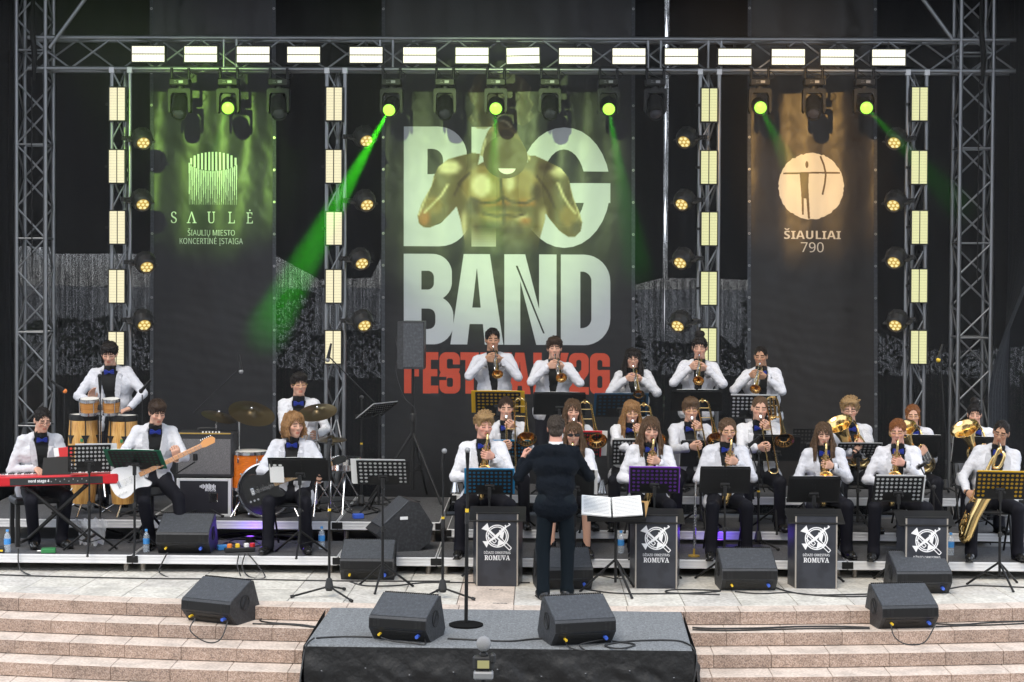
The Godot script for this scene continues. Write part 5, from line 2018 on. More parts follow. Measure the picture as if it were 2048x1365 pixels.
func bari(o: Node3D) -> void:
	var mp := MB.new()
	mp.tube([Vector3(0, 0, -0.02), Vector3(0.005, -0.02, 0.03), Vector3(0.01, -0.045, 0.085)], [0.007, 0.014, 0.013], 8)
	part("mouthpiece", mp, M.silver, o)
	var loop := MB.new()
	var pts := spline([Vector3(0.01, -0.045, 0.085), Vector3(0.012, -0.07, 0.14), Vector3(0.0, -0.05, 0.19), Vector3(-0.02, -0.08, 0.21), Vector3(-0.03, -0.2, 0.2), Vector3(-0.02, -0.25, 0.19), Vector3(0.03, -0.24, 0.19), Vector3(0.055, -0.16, 0.19), Vector3(0.05, -0.1, 0.18), Vector3(0.01, -0.09, 0.16), Vector3(-0.04, -0.17, 0.15), Vector3(-0.06, -0.26, 0.15)], 5)
	loop.tube(pts, 0.016, 9)
	part("loop", loop, M.brass, o)
	var bd := MB.new()
	var p2 := [Vector3(-0.06, -0.26, 0.15), Vector3(-0.10, -0.5, 0.15), Vector3(-0.145, -0.8, 0.15), Vector3(-0.165, -0.92, 0.155)]
	for k in 6:
		var an := PI + PI * k / 5.0
		p2.append(Vector3(-0.15 + 0.03 * k / 5.0, -0.95 + sin(an) * 0.06, 0.215 + cos(an) * 0.06))
	p2.append_array([Vector3(-0.1, -0.75, 0.275), Vector3(-0.06, -0.58, 0.28), Vector3(-0.02, -0.47, 0.285), Vector3(-0.005, -0.43, 0.29)])
	bd.tube(p2, [0.018, 0.028, 0.04, 0.045, 0.047, 0.048, 0.049, 0.05, 0.051, 0.052, 0.058, 0.064, 0.076, 0.098], 14, false)
	part("body", bd, M.brass, o)
	var bell := MB.new()
	bell.lathe([Vector2(0.098, 0.0), Vector2(0.102, 0.003), Vector2(0.09, -0.005), Vector2(0.06, -0.08), Vector2(0.0, -0.12)], Transform3D(look(Vector3(0.35, 0.85, 0.25), Vector3.BACK), p2[-1]), 18)
	part("bell", bell, M.rose_brass, o)
	var kw := MB.new()
	for i in 9:
		var q := Vector3(-0.07, -0.33, 0.15).lerp(Vector3(-0.15, -0.86, 0.15), i / 8.0)
		kw.lathe([Vector2(0.0, 0.0), Vector2(0.018 + 0.002 * i, 0.001), Vector2(0.019 + 0.002 * i, 0.009), Vector2(0.0, 0.012)], Transform3D(look(Vector3(-0.35, 0, 0.9), Vector3.UP), q + Vector3(-0.35, 0, 0.9).normalized() * lerpf(0.026, 0.043, i / 8.0)), 9)
	kw.tube([Vector3(-0.11, -0.3, 0.18), Vector3(-0.205, -0.9, 0.185)], 0.006, 5)
	for i in 7:
		kw.ball(Vector3(-0.09 - i * 0.012, -0.36 - i * 0.08, 0.215), Vector3(0.012, 0.02, 0.01), 6)
		kw.tube([Vector3(-0.07 - i * 0.013, -0.34 - i * 0.08, 0.17), Vector3(-0.13 - i * 0.013, -0.36 - i * 0.08, 0.19)], 0.005, 5)
	kw.tube([Vector3(-0.04, -0.3, 0.18), Vector3(-0.12, -0.9, 0.2)], 0.005, 5)
	part("keywork", kw, M.old_brass, o)

func trumpet(o: Node3D) -> void:
	# mouthpiece at the origin, bell towards +z
	var mp := MB.new()
	mp.lathe([Vector2(0.0, 0.004), Vector2(0.008, 0.0), Vector2(0.0135, 0.001), Vector2(0.0135, 0.008), Vector2(0.006, 0.028), Vector2(0.006, 0.08)], Transform3D(Basis(Vector3.RIGHT, PI / 2), Vector3(0, 0, -0.005)), 12)
	part("mouthpiece", mp, M.silver, o)
	var tb := MB.new()
	var loop := [Vector3(0, 0, 0.07), Vector3(0, 0, 0.36)]
	for k in 7:
		var an := PI / 2 - PI * k / 6.0
		loop.append(Vector3(0.012 * (1.0 - sin(an)), -0.035 + sin(an) * 0.035, 0.36 + cos(an) * 0.035))
	loop.append(Vector3(0.024, -0.07, 0.2))
	tb.tube(loop, 0.0065, 8)
	part("leadpipe", tb, M.silver, o)
	var bl := MB.new()
	var bp := [Vector3(0.03, -0.07, 0.2), Vector3(0.03, -0.07, 0.1)]
	for k in 6:
		var an := -PI / 2 - PI * k / 5.0
		bp.append(Vector3(0.03, -0.035 + sin(an) * 0.035, 0.08 + cos(an) * 0.035))
	bp.append_array([Vector3(0.03, 0, 0.2), Vector3(0.03, 0, 0.3), Vector3(0.03, 0, 0.38), Vector3(0.03, 0, 0.42), Vector3(0.03, 0, 0.45), Vector3(0.03, 0, 0.468), Vector3(0.03, 0, 0.478)])
	bl.tube(bp, [0.006, 0.006, 0.006, 0.006, 0.006, 0.006, 0.007, 0.007, 0.008, 0.0095, 0.014, 0.02, 0.03, 0.044, 0.062], 14, false)
	part("bell", bl, M.brass, o)
	var inn := MB.new()
	inn.lathe([Vector2(0.062, 0.0), Vector2(0.064, 0.002), Vector2(0.06, 0.0), Vector2(0.042, -0.012), Vector2(0.028, -0.03), Vector2(0.018, -0.06), Vector2(0.0, -0.09)], Transform3D(Basis(Vector3.RIGHT, PI / 2), Vector3(0.03, 0, 0.478)), 18, true)
	part("bell_mouth", inn, M.rose_brass, o)
	for k in 3:
		var vv := MB.new()
		vv.lathe([Vector2(0.0, -0.1), Vector2(0.012, -0.1), Vector2(0.0125, 0.03), Vector2(0.004, 0.032), Vector2(0.004, 0.05), Vector2(0.009, 0.051), Vector2(0.009, 0.055), Vector2(0.0, 0.056)], Transform3D(Basis(), Vector3(0.015, 0, 0.19 + k * 0.028)), 10)
		part("valve", vv, M.silver, o)

func trombone(o: Node3D, bass := false) -> void:
	# mouthpiece at the origin, slide towards +z, bell section on +x beside the head
	var mp := MB.new()
	mp.lathe([Vector2(0.0, 0.006), Vector2(0.012, 0.0), Vector2(0.019, 0.001), Vector2(0.019, 0.01), Vector2(0.008, 0.04), Vector2(0.008, 0.06)], Transform3D(Basis(Vector3.RIGHT, PI / 2), Vector3(0, 0, -0.006)), 12)
	part("mouthpiece", mp, M.silver, o)
	var sl := MB.new()
	var pts := [Vector3(0, 0, 0.05), Vector3(0, 0, 0.78)]
	for k in 7:
		var an := PI / 2 - PI * k / 6.0
		pts.append(Vector3(0.045 - sin(an) * 0.045, 0, 0.78 + cos(an) * 0.045))
	pts.append(Vector3(0.09, 0, 0.05))
	sl.tube(pts, 0.008, 8)
	sl.tube([Vector3(0, 0, 0.12), Vector3(0.09, 0, 0.12)], 0.006, 6)
	sl.tube([Vector3(0, 0, 0.2), Vector3(0.09, 0, 0.2)], 0.006, 6)
	part("slide", sl, M.brass, o)
	var bl := MB.new()
	var bp := [Vector3(0.09, 0, 0.06), Vector3(0.09, 0.0, -0.22)]
	for k in 7:
		var an := PI * k / 6.0
		bp.append(Vector3(0.15 - cos(an) * 0.06, 0.0, -0.22 - sin(an) * 0.07))
	bp.append_array([Vector3(0.21, 0, 0.0), Vector3(0.21, 0, 0.15), Vector3(0.21, 0, 0.24), Vector3(0.21, 0, 0.29), Vector3(0.21, 0, 0.325), Vector3(0.21, 0, 0.345), Vector3(0.21, 0, 0.355)])
	var rad := [0.008, 0.0085]
	for k in 7:
		rad.append(0.01)
	rad.append_array([0.013, 0.02, 0.03, 0.043, 0.062, 0.085, 0.105])
	bl.tube(bp, rad, 16, false)
	bl.tube([Vector3(0.09, 0, 0.0), Vector3(0.2, 0, 0.0)], 0.005, 5)
	bl.tube([Vector3(0.09, 0, -0.16), Vector3(0.2, 0, -0.16)], 0.005, 5)
	part("bell", bl, M.brass, o)
	var inn := MB.new()
	inn.lathe([Vector2(0.105, 0.0), Vector2(0.108, 0.003), Vector2(0.102, 0.0), Vector2(0.08, -0.014), Vector2(0.058, -0.034), Vector2(0.04, -0.07), Vector2(0.026, -0.13), Vector2(0.0, -0.17)], Transform3D(Basis(Vector3.RIGHT, PI / 2), Vector3(0.21, 0, 0.355)), 22, true)
	part("bell_mouth", inn, M.rose_brass, o)
	var lp := MB.new()
	if bass:
		for s in [0.0, 0.035]:
			lp.tube(spline([Vector3(0.12 + s, 0.02, 0.02), Vector3(0.12 + s, 0.03, -0.2), Vector3(0.14 + s, 0.03, -0.26), Vector3(0.16 + s, 0.03, -0.2), Vector3(0.16 + s, 0.03, 0.0), Vector3(0.14 + s, 0.03, 0.05), Vector3(0.12 + s, 0.02, 0.02)], 4), 0.008, 7)
		lp.ball(Vector3(0.11, 0.02, 0.05), Vector3(0.025, 0.025, 0.025), 8)
	else:
		lp.lathe([Vector2(0.0, -0.02), Vector2(0.014, -0.02), Vector2(0.016, 0.02), Vector2(0.0, 0.02)], Transform3D(Basis(Vector3.RIGHT, PI / 2), Vector3(0.15, 0, -0.29)), 10)
	part("valve_section" if bass else "counterweight", lp, M.old_brass, o)

func euphonium(o: Node3D) -> void:
	# stands on the lap: own y along the tubing, bell up; the mouthpiece comes out on +x at the height of 0.36
	var bd := MB.new()
	var pts := [Vector3(0, 0.02, 0), Vector3(0, 0.15, 0), Vector3(0, 0.3, 0), Vector3(0, 0.4, 0), Vector3(0, 0.47, 0), Vector3(0, 0.52, 0), Vector3(0, 0.55, 0), Vector3(0, 0.565, 0)]
	bd.tube(pts, [0.052, 0.05, 0.055, 0.063, 0.078, 0.1, 0.13, 0.15], 20, false)
	var bow := []
	for k in 8:
		var an := PI * k / 7.0
		bow.append(Vector3(0.075 - cos(an) * 0.075, 0.02 - sin(an) * 0.07, 0))
	bd.tube(bow, [0.052, 0.05, 0.048, 0.046, 0.044, 0.042, 0.04, 0.038], 14, false)
	bd.tube([Vector3(0.15, 0.02, 0), Vector3(0.15, 0.2, 0.01), Vector3(0.14, 0.3, 0.02), Vector3(0.1, 0.34, 0.03)], [0.038, 0.03, 0.025, 0.022], 12)
	part("body", bd, M.brass, o)
	var inn := MB.new()
	inn.lathe([Vector2(0.15, 0.0), Vector2(0.154, 0.003), Vector2(0.147, 0.0), Vector2(0.125, -0.013), Vector2(0.097, -0.04), Vector2(0.075, -0.09), Vector2(0.06, -0.16), Vector2(0.0, -0.24)], Transform3D(Basis(), Vector3(0, 0.565, 0)), 24, true)
	part("bell_mouth", inn, M.brass, o)
	var tb := MB.new()
	tb.tube(spline([Vector3(0.19, 0.43, -0.09), Vector3(0.17, 0.40, 0.0), Vector3(0.13, 0.3, 0.06), Vector3(0.14, 0.12, 0.07), Vector3(0.1, 0.05, 0.07), Vector3(0.05, 0.1, 0.075), Vector3(0.05, 0.28, 0.075), Vector3(0.09, 0.33, 0.075), Vector3(0.12, 0.26, 0.08), Vector3(0.1, 0.16, 0.08)], 5), 0.011, 8)
	tb.tube(spline([Vector3(-0.06, 0.34, 0.03), Vector3(-0.1, 0.28, 0.04), Vector3(-0.1, 0.12, 0.04), Vector3(-0.06, 0.05, 0.04), Vector3(0.0, 0.04, 0.06)], 5), 0.014, 8)
	part("tubing", tb, M.brass, o)
	for k in 3:
		var vv := MB.new()
		vv.lathe([Vector2(0.0, 0.12), Vector2(0.017, 0.12), Vector2(0.017, 0.27), Vector2(0.005, 0.272), Vector2(0.005, 0.29), Vector2(0.011, 0.291), Vector2(0.0, 0.296)], Transform3D(Basis(), Vector3(0.06 + k * 0.032, 0, 0.085)), 10)
		part("valve", vv, M.silver, o)
	var mp := MB.new()
	mp.tube([Vector3(0.19, 0.43, -0.17), Vector3(0.19, 0.43, -0.16), Vector3(0.19, 0.43, -0.12), Vector3(0.19, 0.43, -0.08)], [0.019, 0.018, 0.008, 0.009], 12)
	part("mouthpiece", mp, M.silver, o)

func chair(pos: Vector3, turn: float, label: String, seat := 0.46) -> void:
	var o := thing("folding_chair", label, "chair", pos, turn, "black folding chairs of the band")
	var s := MB.new()
	s.box(Vector3(0, seat - 0.015, 0.02), Vector3(0.42, 0.03, 0.4), Basis(), 0.012)
	part("seat", s, M.black, o)
	var b := MB.new()
	b.box(Vector3(0, seat + 0.33, -0.22), Vector3(0.4, 0.16, 0.02), Basis(Vector3.RIGHT, -0.12), 0.008)
	part("backrest", b, M.black, o)
	for e in [-1.0, 1.0]:
		rod("leg", Vector3(e * 0.2, 0, 0.2), Vector3(e * 0.2, seat + 0.42, -0.23), 0.011, M.black_metal, o)
		rod("leg", Vector3(e * 0.18, 0, -0.24), Vector3(e * 0.18, seat - 0.02, 0.12), 0.011, M.black_metal, o)
	rod("stretcher", Vector3(-0.2, 0.14, 0.145), Vector3(0.2, 0.14, 0.145), 0.008, M.black_metal, o)

# ---------------------------------------------------------------- stage furniture
func desk_mesh(w: float, h: float, cols: int, rows: int) -> MB:
	# perforated plate in the x-y plane, rim all round; two short hole columns at each end below the full rows
	var mb := MB.new()
	var mx := 0.014
	var cw := (w - mx * 2.0) / cols
	var ch := (h - mx * 2.0) / rows
	var r := minf(cw, ch) * 0.36
	for s in [-1.0, 1.0]:
		var nn := Vector3(0, 0, s)
		var zz := Vector3(0, 0, s * 0.0012)
		for j in rows:
			for i in cols:
				var c := Vector3(-w * 0.5 + mx + (i + 0.5) * cw, h * 0.5 - mx - (j + 0.5) * ch, 0) + zz
				var hole := j < rows - 2 or i < 2 or i >= cols - 2
				var q := []
				for e in 8:
					var an := TAU * e / 8.0 + PI / 8
					var d := Vector3(cos(an), sin(an), 0)
					var m := maxf(absf(d.x) / (cw * 0.5), absf(d.y) / (ch * 0.5))
					q.append([c + d * r, c + d / m])
				if hole:
					for e in 8:
						var a: Array = q[e]
						var b: Array = q[(e + 1) % 8]
						mb.quad(a[0], b[0], b[1], a[1], nn)
						if e % 2 == 0:   # corner of the cell
							pass
					for e in [[1, 2, 1.0, 1.0], [3, 4, -1.0, 1.0], [5, 6, -1.0, -1.0], [7, 0, 1.0, -1.0]]:
						pass
					for e in 4:
						var a: Vector3 = q[[0, 2, 4, 6][e]][1]
						var b: Vector3 = q[[1, 3, 5, 7][e]][1]
						mb.tri(a, b, c + Vector3(cw * 0.5 * (1.0 if e == 0 or e == 3 else -1.0), ch * 0.5 * (1.0 if e < 2 else -1.0), 0), nn)
				else:
					mb.quad(c + Vector3(-cw, -ch, 0) * 0.5, c + Vector3(cw, -ch, 0) * 0.5, c + Vector3(cw, ch, 0) * 0.5, c + Vector3(-cw, ch, 0) * 0.5, nn)
	for s in [-1.0, 1.0]:
		mb.box(Vector3(0, s * (h * 0.5 - 0.007), 0), Vector3(w, 0.014, 0.008), Basis(), 0.002)
		mb.box(Vector3(s * (w * 0.5 - 0.007), 0, 0), Vector3(0.014, h - 0.028, 0.008), Basis(), 0.002)
	return mb

var desk_cache: ArrayMesh
func tripod(o: Node3D, hub: float, reach: float, a0: float, m: Material, r := 0.011) -> void:
	for k in 3:
		var an := a0 + TAU * k / 3.0
		var e := Vector3(sin(an) * reach, 0.012, cos(an) * reach)
		rod("leg", Vector3(0, hub, 0), e, r, m, o)
		rod("leg_brace", Vector3(0, hub * 0.42, 0), Vector3(0, hub, 0).lerp(e, 0.5), 0.005, m, o)
		var f := MB.new()
		f.ball(e, Vector3(0.016, 0.012, 0.016), 6)
		part("rubber_foot", f, M.rubber, o)

func music_stand(px: float, py: float, z: float, floor_y: float, label: String, holds := "", note := "", wide := 0.49, tilt := 24.0, spin := 0.0, peek := 0.04) -> Node3D:
	var c := at(px, py, z)
	var o := thing("music_stand", label, "music stand", Vector3(c.x, floor_y, z), spin, "black music stands of the band")
	var h := c.y - floor_y
	var b := Basis(Vector3.RIGHT, deg_to_rad(tilt))
	if desk_cache == null:
		desk_cache = desk_mesh(0.49, 0.33, 10, 6).mesh()
	var d := part("desk", desk_cache, M.stand_desk, o)
	d.transform = Transform3D(b * Basis.from_scale(Vector3(wide / 0.49, 0.9, 1)), Vector3(0, h, 0))
	var t := MB.new()
	t.box(b * Vector3(0, -0.15, -0.03) + Vector3(0, h, 0), Vector3(wide, 0.005, 0.06), b, 0.001)
	part("tray", t, M.stand_desk, o)
	var br := MB.new()
	br.box(b * Vector3(0, -0.04, 0.02) + Vector3(0, h, 0), Vector3(0.09, 0.05, 0.03), b, 0.006)
	br.box(Vector3(0, h - 0.1, 0.025), Vector3(0.035, 0.1, 0.03), Basis(), 0.006)
	br.ball(b * Vector3(0.04, -0.055, 0.035) + Vector3(0, h, 0), Vector3(0.014, 0.014, 0.014), 6)
	part("bracket", br, M.black_metal, o)
	rod("post", Vector3(0, h * 0.5, 0.02), Vector3(0, h - 0.06, 0.02), 0.0095, M.black_metal, o)
	rod("lower_post", Vector3(0, 0.1, 0.02), Vector3(0, h * 0.52, 0.02), 0.0135, M.black_metal, o)
	var cl := MB.new()
	cl.lathe([Vector2(0.014, -0.025), Vector2(0.02, -0.02), Vector2(0.02, 0.02), Vector2(0.01, 0.025)], Transform3D(Basis(), Vector3(0, h * 0.52, 0.02)), 10)
	cl.ball(Vector3(0.028, h * 0.52, 0.02), Vector3(0.012, 0.012, 0.012), 6)
	part("clamp", cl, M.black, o)
	tripod(o, 0.24, 0.3, rng.randf_range(-0.5, 0.5), M.black_metal)
	if holds:
		var xf := Transform3D(Basis(Vector3.UP, spin), o.position)
		var f := thing("music_folder" if holds != "paper" else "sheet_music", note, "folder" if holds != "paper" else "sheet music", Vector3.ZERO, 0.0, "music on the stands")
		f.transform = xf * Transform3D(b, Vector3(0, h, 0))
		var k := MB.new()
		if holds == "paper":
			for q in 3:
				k.box(Vector3(-peek + q * 0.004 + 0.002, 0.012 - q * 0.006, -0.008 - q * 0.002), Vector3(wide + peek * 0.3, 0.30, 0.0012), Basis(Vector3.BACK, 0.008 * (q - 1)))
			part("pages", k, M.paper, f)
		else:
			for s in [-1.0, 1.0]:
				k.box(Vector3(s * (wide * 0.25 + peek * 0.5), 0.006, -0.012), Vector3(wide * 0.5 + peek, 0.31, 0.006), Basis(Vector3.UP, s * -0.02), 0.001)
			k.box(Vector3(0, 0.006, -0.011), Vector3(0.03, 0.31, 0.01), Basis(), 0.002)
			part("cover", k, M["folder_" + holds], f)
			var pg := MB.new()
			for s in [-1.0, 1.0]:
				pg.box(Vector3(s * 0.118, 0.008, -0.02), Vector3(0.21, 0.297, 0.006), Basis(Vector3.UP, s * -0.03))
			part("pages", pg, M.paper, f)
	return o

func cable_path(called: String, pts: Array, label: String, r := 0.007) -> void:
	var mb := MB.new()
	mb.tube(spline(pts, 7), r, 6)
	single(called, mb, M.cable, label, "cable", Vector3.ZERO, 0.0, "black cables on the ground")

func monitor(pos: Vector3, turn: float, label: String, scale := 1.0) -> Node3D:
	var o := thing("floor_monitor", label, "speaker", pos, turn, "black wedge monitor speakers")
	var w := 0.5 * scale
	var prof := PackedVector2Array([Vector2(-0.19, 0.0), Vector2(-0.235, 0.06), Vector2(-0.115, 0.395), Vector2(-0.085, 0.405), Vector2(0.225, 0.245), Vector2(0.24, 0.225), Vector2(0.245, 0.135), Vector2(0.13, 0.0)])
	for i in prof.size():
		prof[i] = prof[i] * scale
		prof[i].x *= -1.0
		prof[i].y *= 0.86
	var b := MB.new()
	# the profile lies in (z, y); the prism's depth runs along x
	b.prism(prof, w, Transform3D(Basis(Vector3.UP, -PI / 2) * Basis.from_scale(Vector3(-1, 1, -1)), Vector3.ZERO))
	part("cabinet", b, M.cabinet, o)
	var n := Vector3(0, 0.31, 0.138).normalized()
	var mid := Vector3(0, 0.2795, 0.07) * scale
	var p := MB.new()
	var tb := look(Vector3(0, -0.138, 0.31), n)
	p.box(mid + n * 0.002, Vector3(w - 0.014, 0.325 * scale, 0.008), tb, 0.003)
	part("top_panel", p, M.grille, o)
	var bd := MB.new()
	bd.box(Vector3(0, 0.157, 0.246) * scale, Vector3(w - 0.012, 0.072 * scale, 0.006), Basis(Vector3.RIGHT, -0.05), 0.002)
	var rb := part("rear_band", bd, M.black_metal, o)
	var vt := MB.new()
	for s in [-1.0, 1.0]:
		for i in 2:
			for k in 6:
				vt.box(Vector3(s * (0.165 + i * 0.032) * scale, (0.131 + k * 0.0105) * scale, 0.2505 * scale), Vector3(0.024, 0.004, 0.003) * scale)
	part("vents", vt, M.rubber, rb)
	var te := MB.new()
	for k in 26:
		te.box(Vector3(-w * 0.5 + 0.02 + k * (w - 0.04) / 25.0, 0.351 * scale, -0.098 * scale), Vector3(0.011, 0.009, 0.02) * scale)
	part("grille_edge", te, M.black_metal, o)
	var un := look(Vector3(0, -0.116, -0.115), Vector3(0, -0.115, 0.116))
	var base := Vector3(0, 0.058, 0.19) * scale
	var pn := MB.new()
	pn.box(base, Vector3(w * 0.86, 0.115 * scale, 0.006), un, 0.002)
	for k in 16:
		pn.box(base + un * Vector3(-0.1 + k * 0.0135, 0.0, 0.004), Vector3(0.006, 0.03, 0.004), un)
	var cp := part("connector_panel", pn, M.black, o)
	for e in [[0.16, "yellow", 0.011], [-0.17, "blue_plug", 0.015]]:
		var q := base + un * Vector3(e[0] * scale, -0.01, 0.0)
		rod("plug", q, q + Vector3(0, -0.005, 0.055), e[2], M[e[1]], cp)
	for s in [-1.0, 1.0]:
		var hx := Transform3D(Basis(Vector3.BACK, -PI / 2 * s), Vector3(s * (w * 0.5 + 0.001), 0.175 * scale, 0.02 * scale))
		var hd := MB.new()
		hd.lathe([Vector2(0.07, 0.0), Vector2(0.072, 0.006), Vector2(0.062, 0.006), Vector2(0.058, -0.002), Vector2(0.0, -0.002)], hx, 18)
		part("handle_cup", hd, M.rubber, o)
		var bar := MB.new()
		bar.box(Vector3(s * (w * 0.5 + 0.004), 0.175 * scale, 0.02 * scale), Vector3(0.008, 0.022, 0.12), Basis(Vector3.RIGHT, 0.9), 0.004)
		part("handle", bar, M.black_metal, o)
	return o

func mic(o: Node3D, p: Vector3, dir: Vector3, ball: Material = null) -> void:
	var d := dir.normalized()
	var b := MB.new()
	b.tube([p, p - d * 0.05, p - d * 0.17], [0.02, 0.018, 0.011], 10)
	part("microphone", b, M.black_metal, o)
	var h := MB.new()
	h.ball(p + d * 0.015, Vector3(0.026, 0.026, 0.026), 10)
	part("microphone_grille", h, ball if ball else M.mic_grey, o)

func mic_stand(foot: Vector3, height: float, label: String, boom: Array = [], reach := 0.3, ring := true, tall_r := 0.010) -> Node3D:
	var o := thing("microphone_stand", label, "microphone stand", foot, 0.0, "microphone stands")
	rod("lower_tube", Vector3(0, 0.08, 0), Vector3(0, height * 0.55, 0), tall_r * 1.25, M.black_metal, o)
	rod("upper_tube", Vector3(0, height * 0.5, 0), Vector3(0, height, 0), tall_r * 0.8, M.black_metal, o)
	rod("clutch", Vector3(0, height * 0.52, 0), Vector3(0, height * 0.58, 0), tall_r * 1.7, M.black, o)
	if ring:
		rod("yellow_ring", Vector3(0, height * 0.585, 0), Vector3(0, height * 0.6, 0), tall_r * 1.5, M.yellow, o)
	var hb := MB.new()
	hb.lathe([Vector2(0.03, 0.06), Vector2(0.042, 0.09), Vector2(0.026, 0.17), Vector2(0.015, 0.18)], Transform3D(), 10)
	part("hub", hb, M.black, o)
	var a0 := rng.randf_range(0.0, 2.0)
	for k in 3:
		var an := a0 + TAU * k / 3.0
		var e := Vector3(sin(an) * reach, 0.014, cos(an) * reach)
		rod("leg", Vector3(0, 0.1, 0), e, 0.0095, M.black_metal, o)
		rod("rubber_foot", e.lerp(Vector3(0, 0.1, 0), 0.1), e, 0.015, M.rubber, o)
	var top := Vector3(0, height, 0)
	if boom:
		rod("boom", boom[0] - foot, boom[1] - foot, 0.007, M.black_metal, o)
		var tl := MB.new()
		tl.ball(top, Vector3(0.025, 0.025, 0.025), 8)
		part("tilter", tl, M.black, o)
		var d: Vector3 = boom[1] - boom[0]
		mic(o, boom[1] - foot + Vector3(0, -0.03, 0.02), boom[2] if boom.size() > 2 else d)
	return o

func bottle(pos: Vector3, label: String) -> void:
	var o := thing("water_bottle", label, "bottle", pos, rng.randf() * 3.0, "plastic water bottles")
	var b := MB.new()
	b.lathe([Vector2(0.0, 0.0), Vector2(0.03, 0.0), Vector2(0.033, 0.01), Vector2(0.033, 0.06), Vector2(0.031, 0.07), Vector2(0.033, 0.08), Vector2(0.033, 0.15), Vector2(0.026, 0.18), Vector2(0.013, 0.2), Vector2(0.013, 0.215)], Transform3D(), 16)
	part("bottle", b, M.water_bottle, o)
	var l := MB.new()
	l.lathe([Vector2(0.0335, 0.085), Vector2(0.034, 0.087), Vector2(0.034, 0.14), Vector2(0.0335, 0.142)], Transform3D(), 16)
	part("bottle_label", l, M.bottle_label, o)
	rod("cap", Vector3(0, 0.212, 0), Vector3(0, 0.232, 0), 0.015, M.bottle_cap, o)

func emblem() -> MB:
	# white print: ring, crossed trumpet-saxophone and trombone; drawn in a square of half width 1
	var mb := MB.new()
	var d := 0.006
	var ring := func(r0: float, r1: float) -> void:
		for k in 40:
			var a := TAU * k / 40.0
			var b := TAU * (k + 1) / 40.0
			mb.quad(Vector3(cos(a) * r0, sin(a) * r0, d), Vector3(cos(b) * r0, sin(b) * r0, d), Vector3(cos(b) * r1, sin(b) * r1, d), Vector3(cos(a) * r1, sin(a) * r1, d), Vector3.BACK)
	ring.call(0.74, 0.82)
	ring.call(0.62, 0.69)
	var line := func(a: Vector2, b: Vector2, w0: float, w1: float) -> void:
		var m := (b - a).orthogonal().normalized()
		mb.quad(Vector3(a.x - m.x * w0, a.y - m.y * w0, d), Vector3(b.x - m.x * w1, b.y - m.y * w1, d), Vector3(b.x + m.x * w1, b.y + m.y * w1, d), Vector3(a.x + m.x * w0, a.y + m.y * w0, d), Vector3.BACK)
	# trombone from upper left bell to lower right slide
	line.call(Vector2(-0.92, 0.72), Vector2(-0.62, 0.42), 0.30, 0.08)
	line.call(Vector2(-0.62, 0.42), Vector2(0.25, -0.35), 0.08, 0.05)
	for s in [-1.0, 1.0]:
		line.call(Vector2(0.1 + s * 0.07, -0.1 + s * 0.08), Vector2(0.95 + s * 0.07, -0.92 + s * 0.08), 0.03, 0.03)
	line.call(Vector2(0.88, -1.0), Vector2(1.02, -0.84), 0.03, 0.03)
	line.call(Vector2(-0.75, 0.05), Vector2(-0.2, -0.5), 0.03, 0.03)
	line.call(Vector2(-0.6, 0.2), Vector2(-0.05, -0.35), 0.03, 0.03)
	line.call(Vector2(-0.2, -0.5), Vector2(-0.05, -0.35), 0.03, 0.03)
	# saxophone from the upper right to the bells below
	line.call(Vector2(0.92, 0.82), Vector2(0.62, 0.66), 0.035, 0.045)
	line.call(Vector2(0.92, 0.82), Vector2(0.80, 0.92), 0.05, 0.03)
	line.call(Vector2(0.66, 0.70), Vector2(-0.05, 0.0), 0.06, 0.11)
	line.call(Vector2(-0.05, 0.0), Vector2(-0.62, -0.42), 0.11, 0.05)
	line.call(Vector2(-0.62, -0.42), Vector2(-0.9, -0.6), 0.06, 0.27)
	line.call(Vector2(0.2, 0.1), Vector2(0.45, 0.05), 0.08, 0.34)
	line.call(Vector2(0.15, -0.3), Vector2(0.3, -0.62), 0.08, 0.32)
	for k in 4:
		line.call(Vector2(0.15 + k * 0.13, 0.34 + k * 0.12), Vector2(0.23 + k * 0.13, 0.42 + k * 0.12), 0.05, 0.05)
	return mb

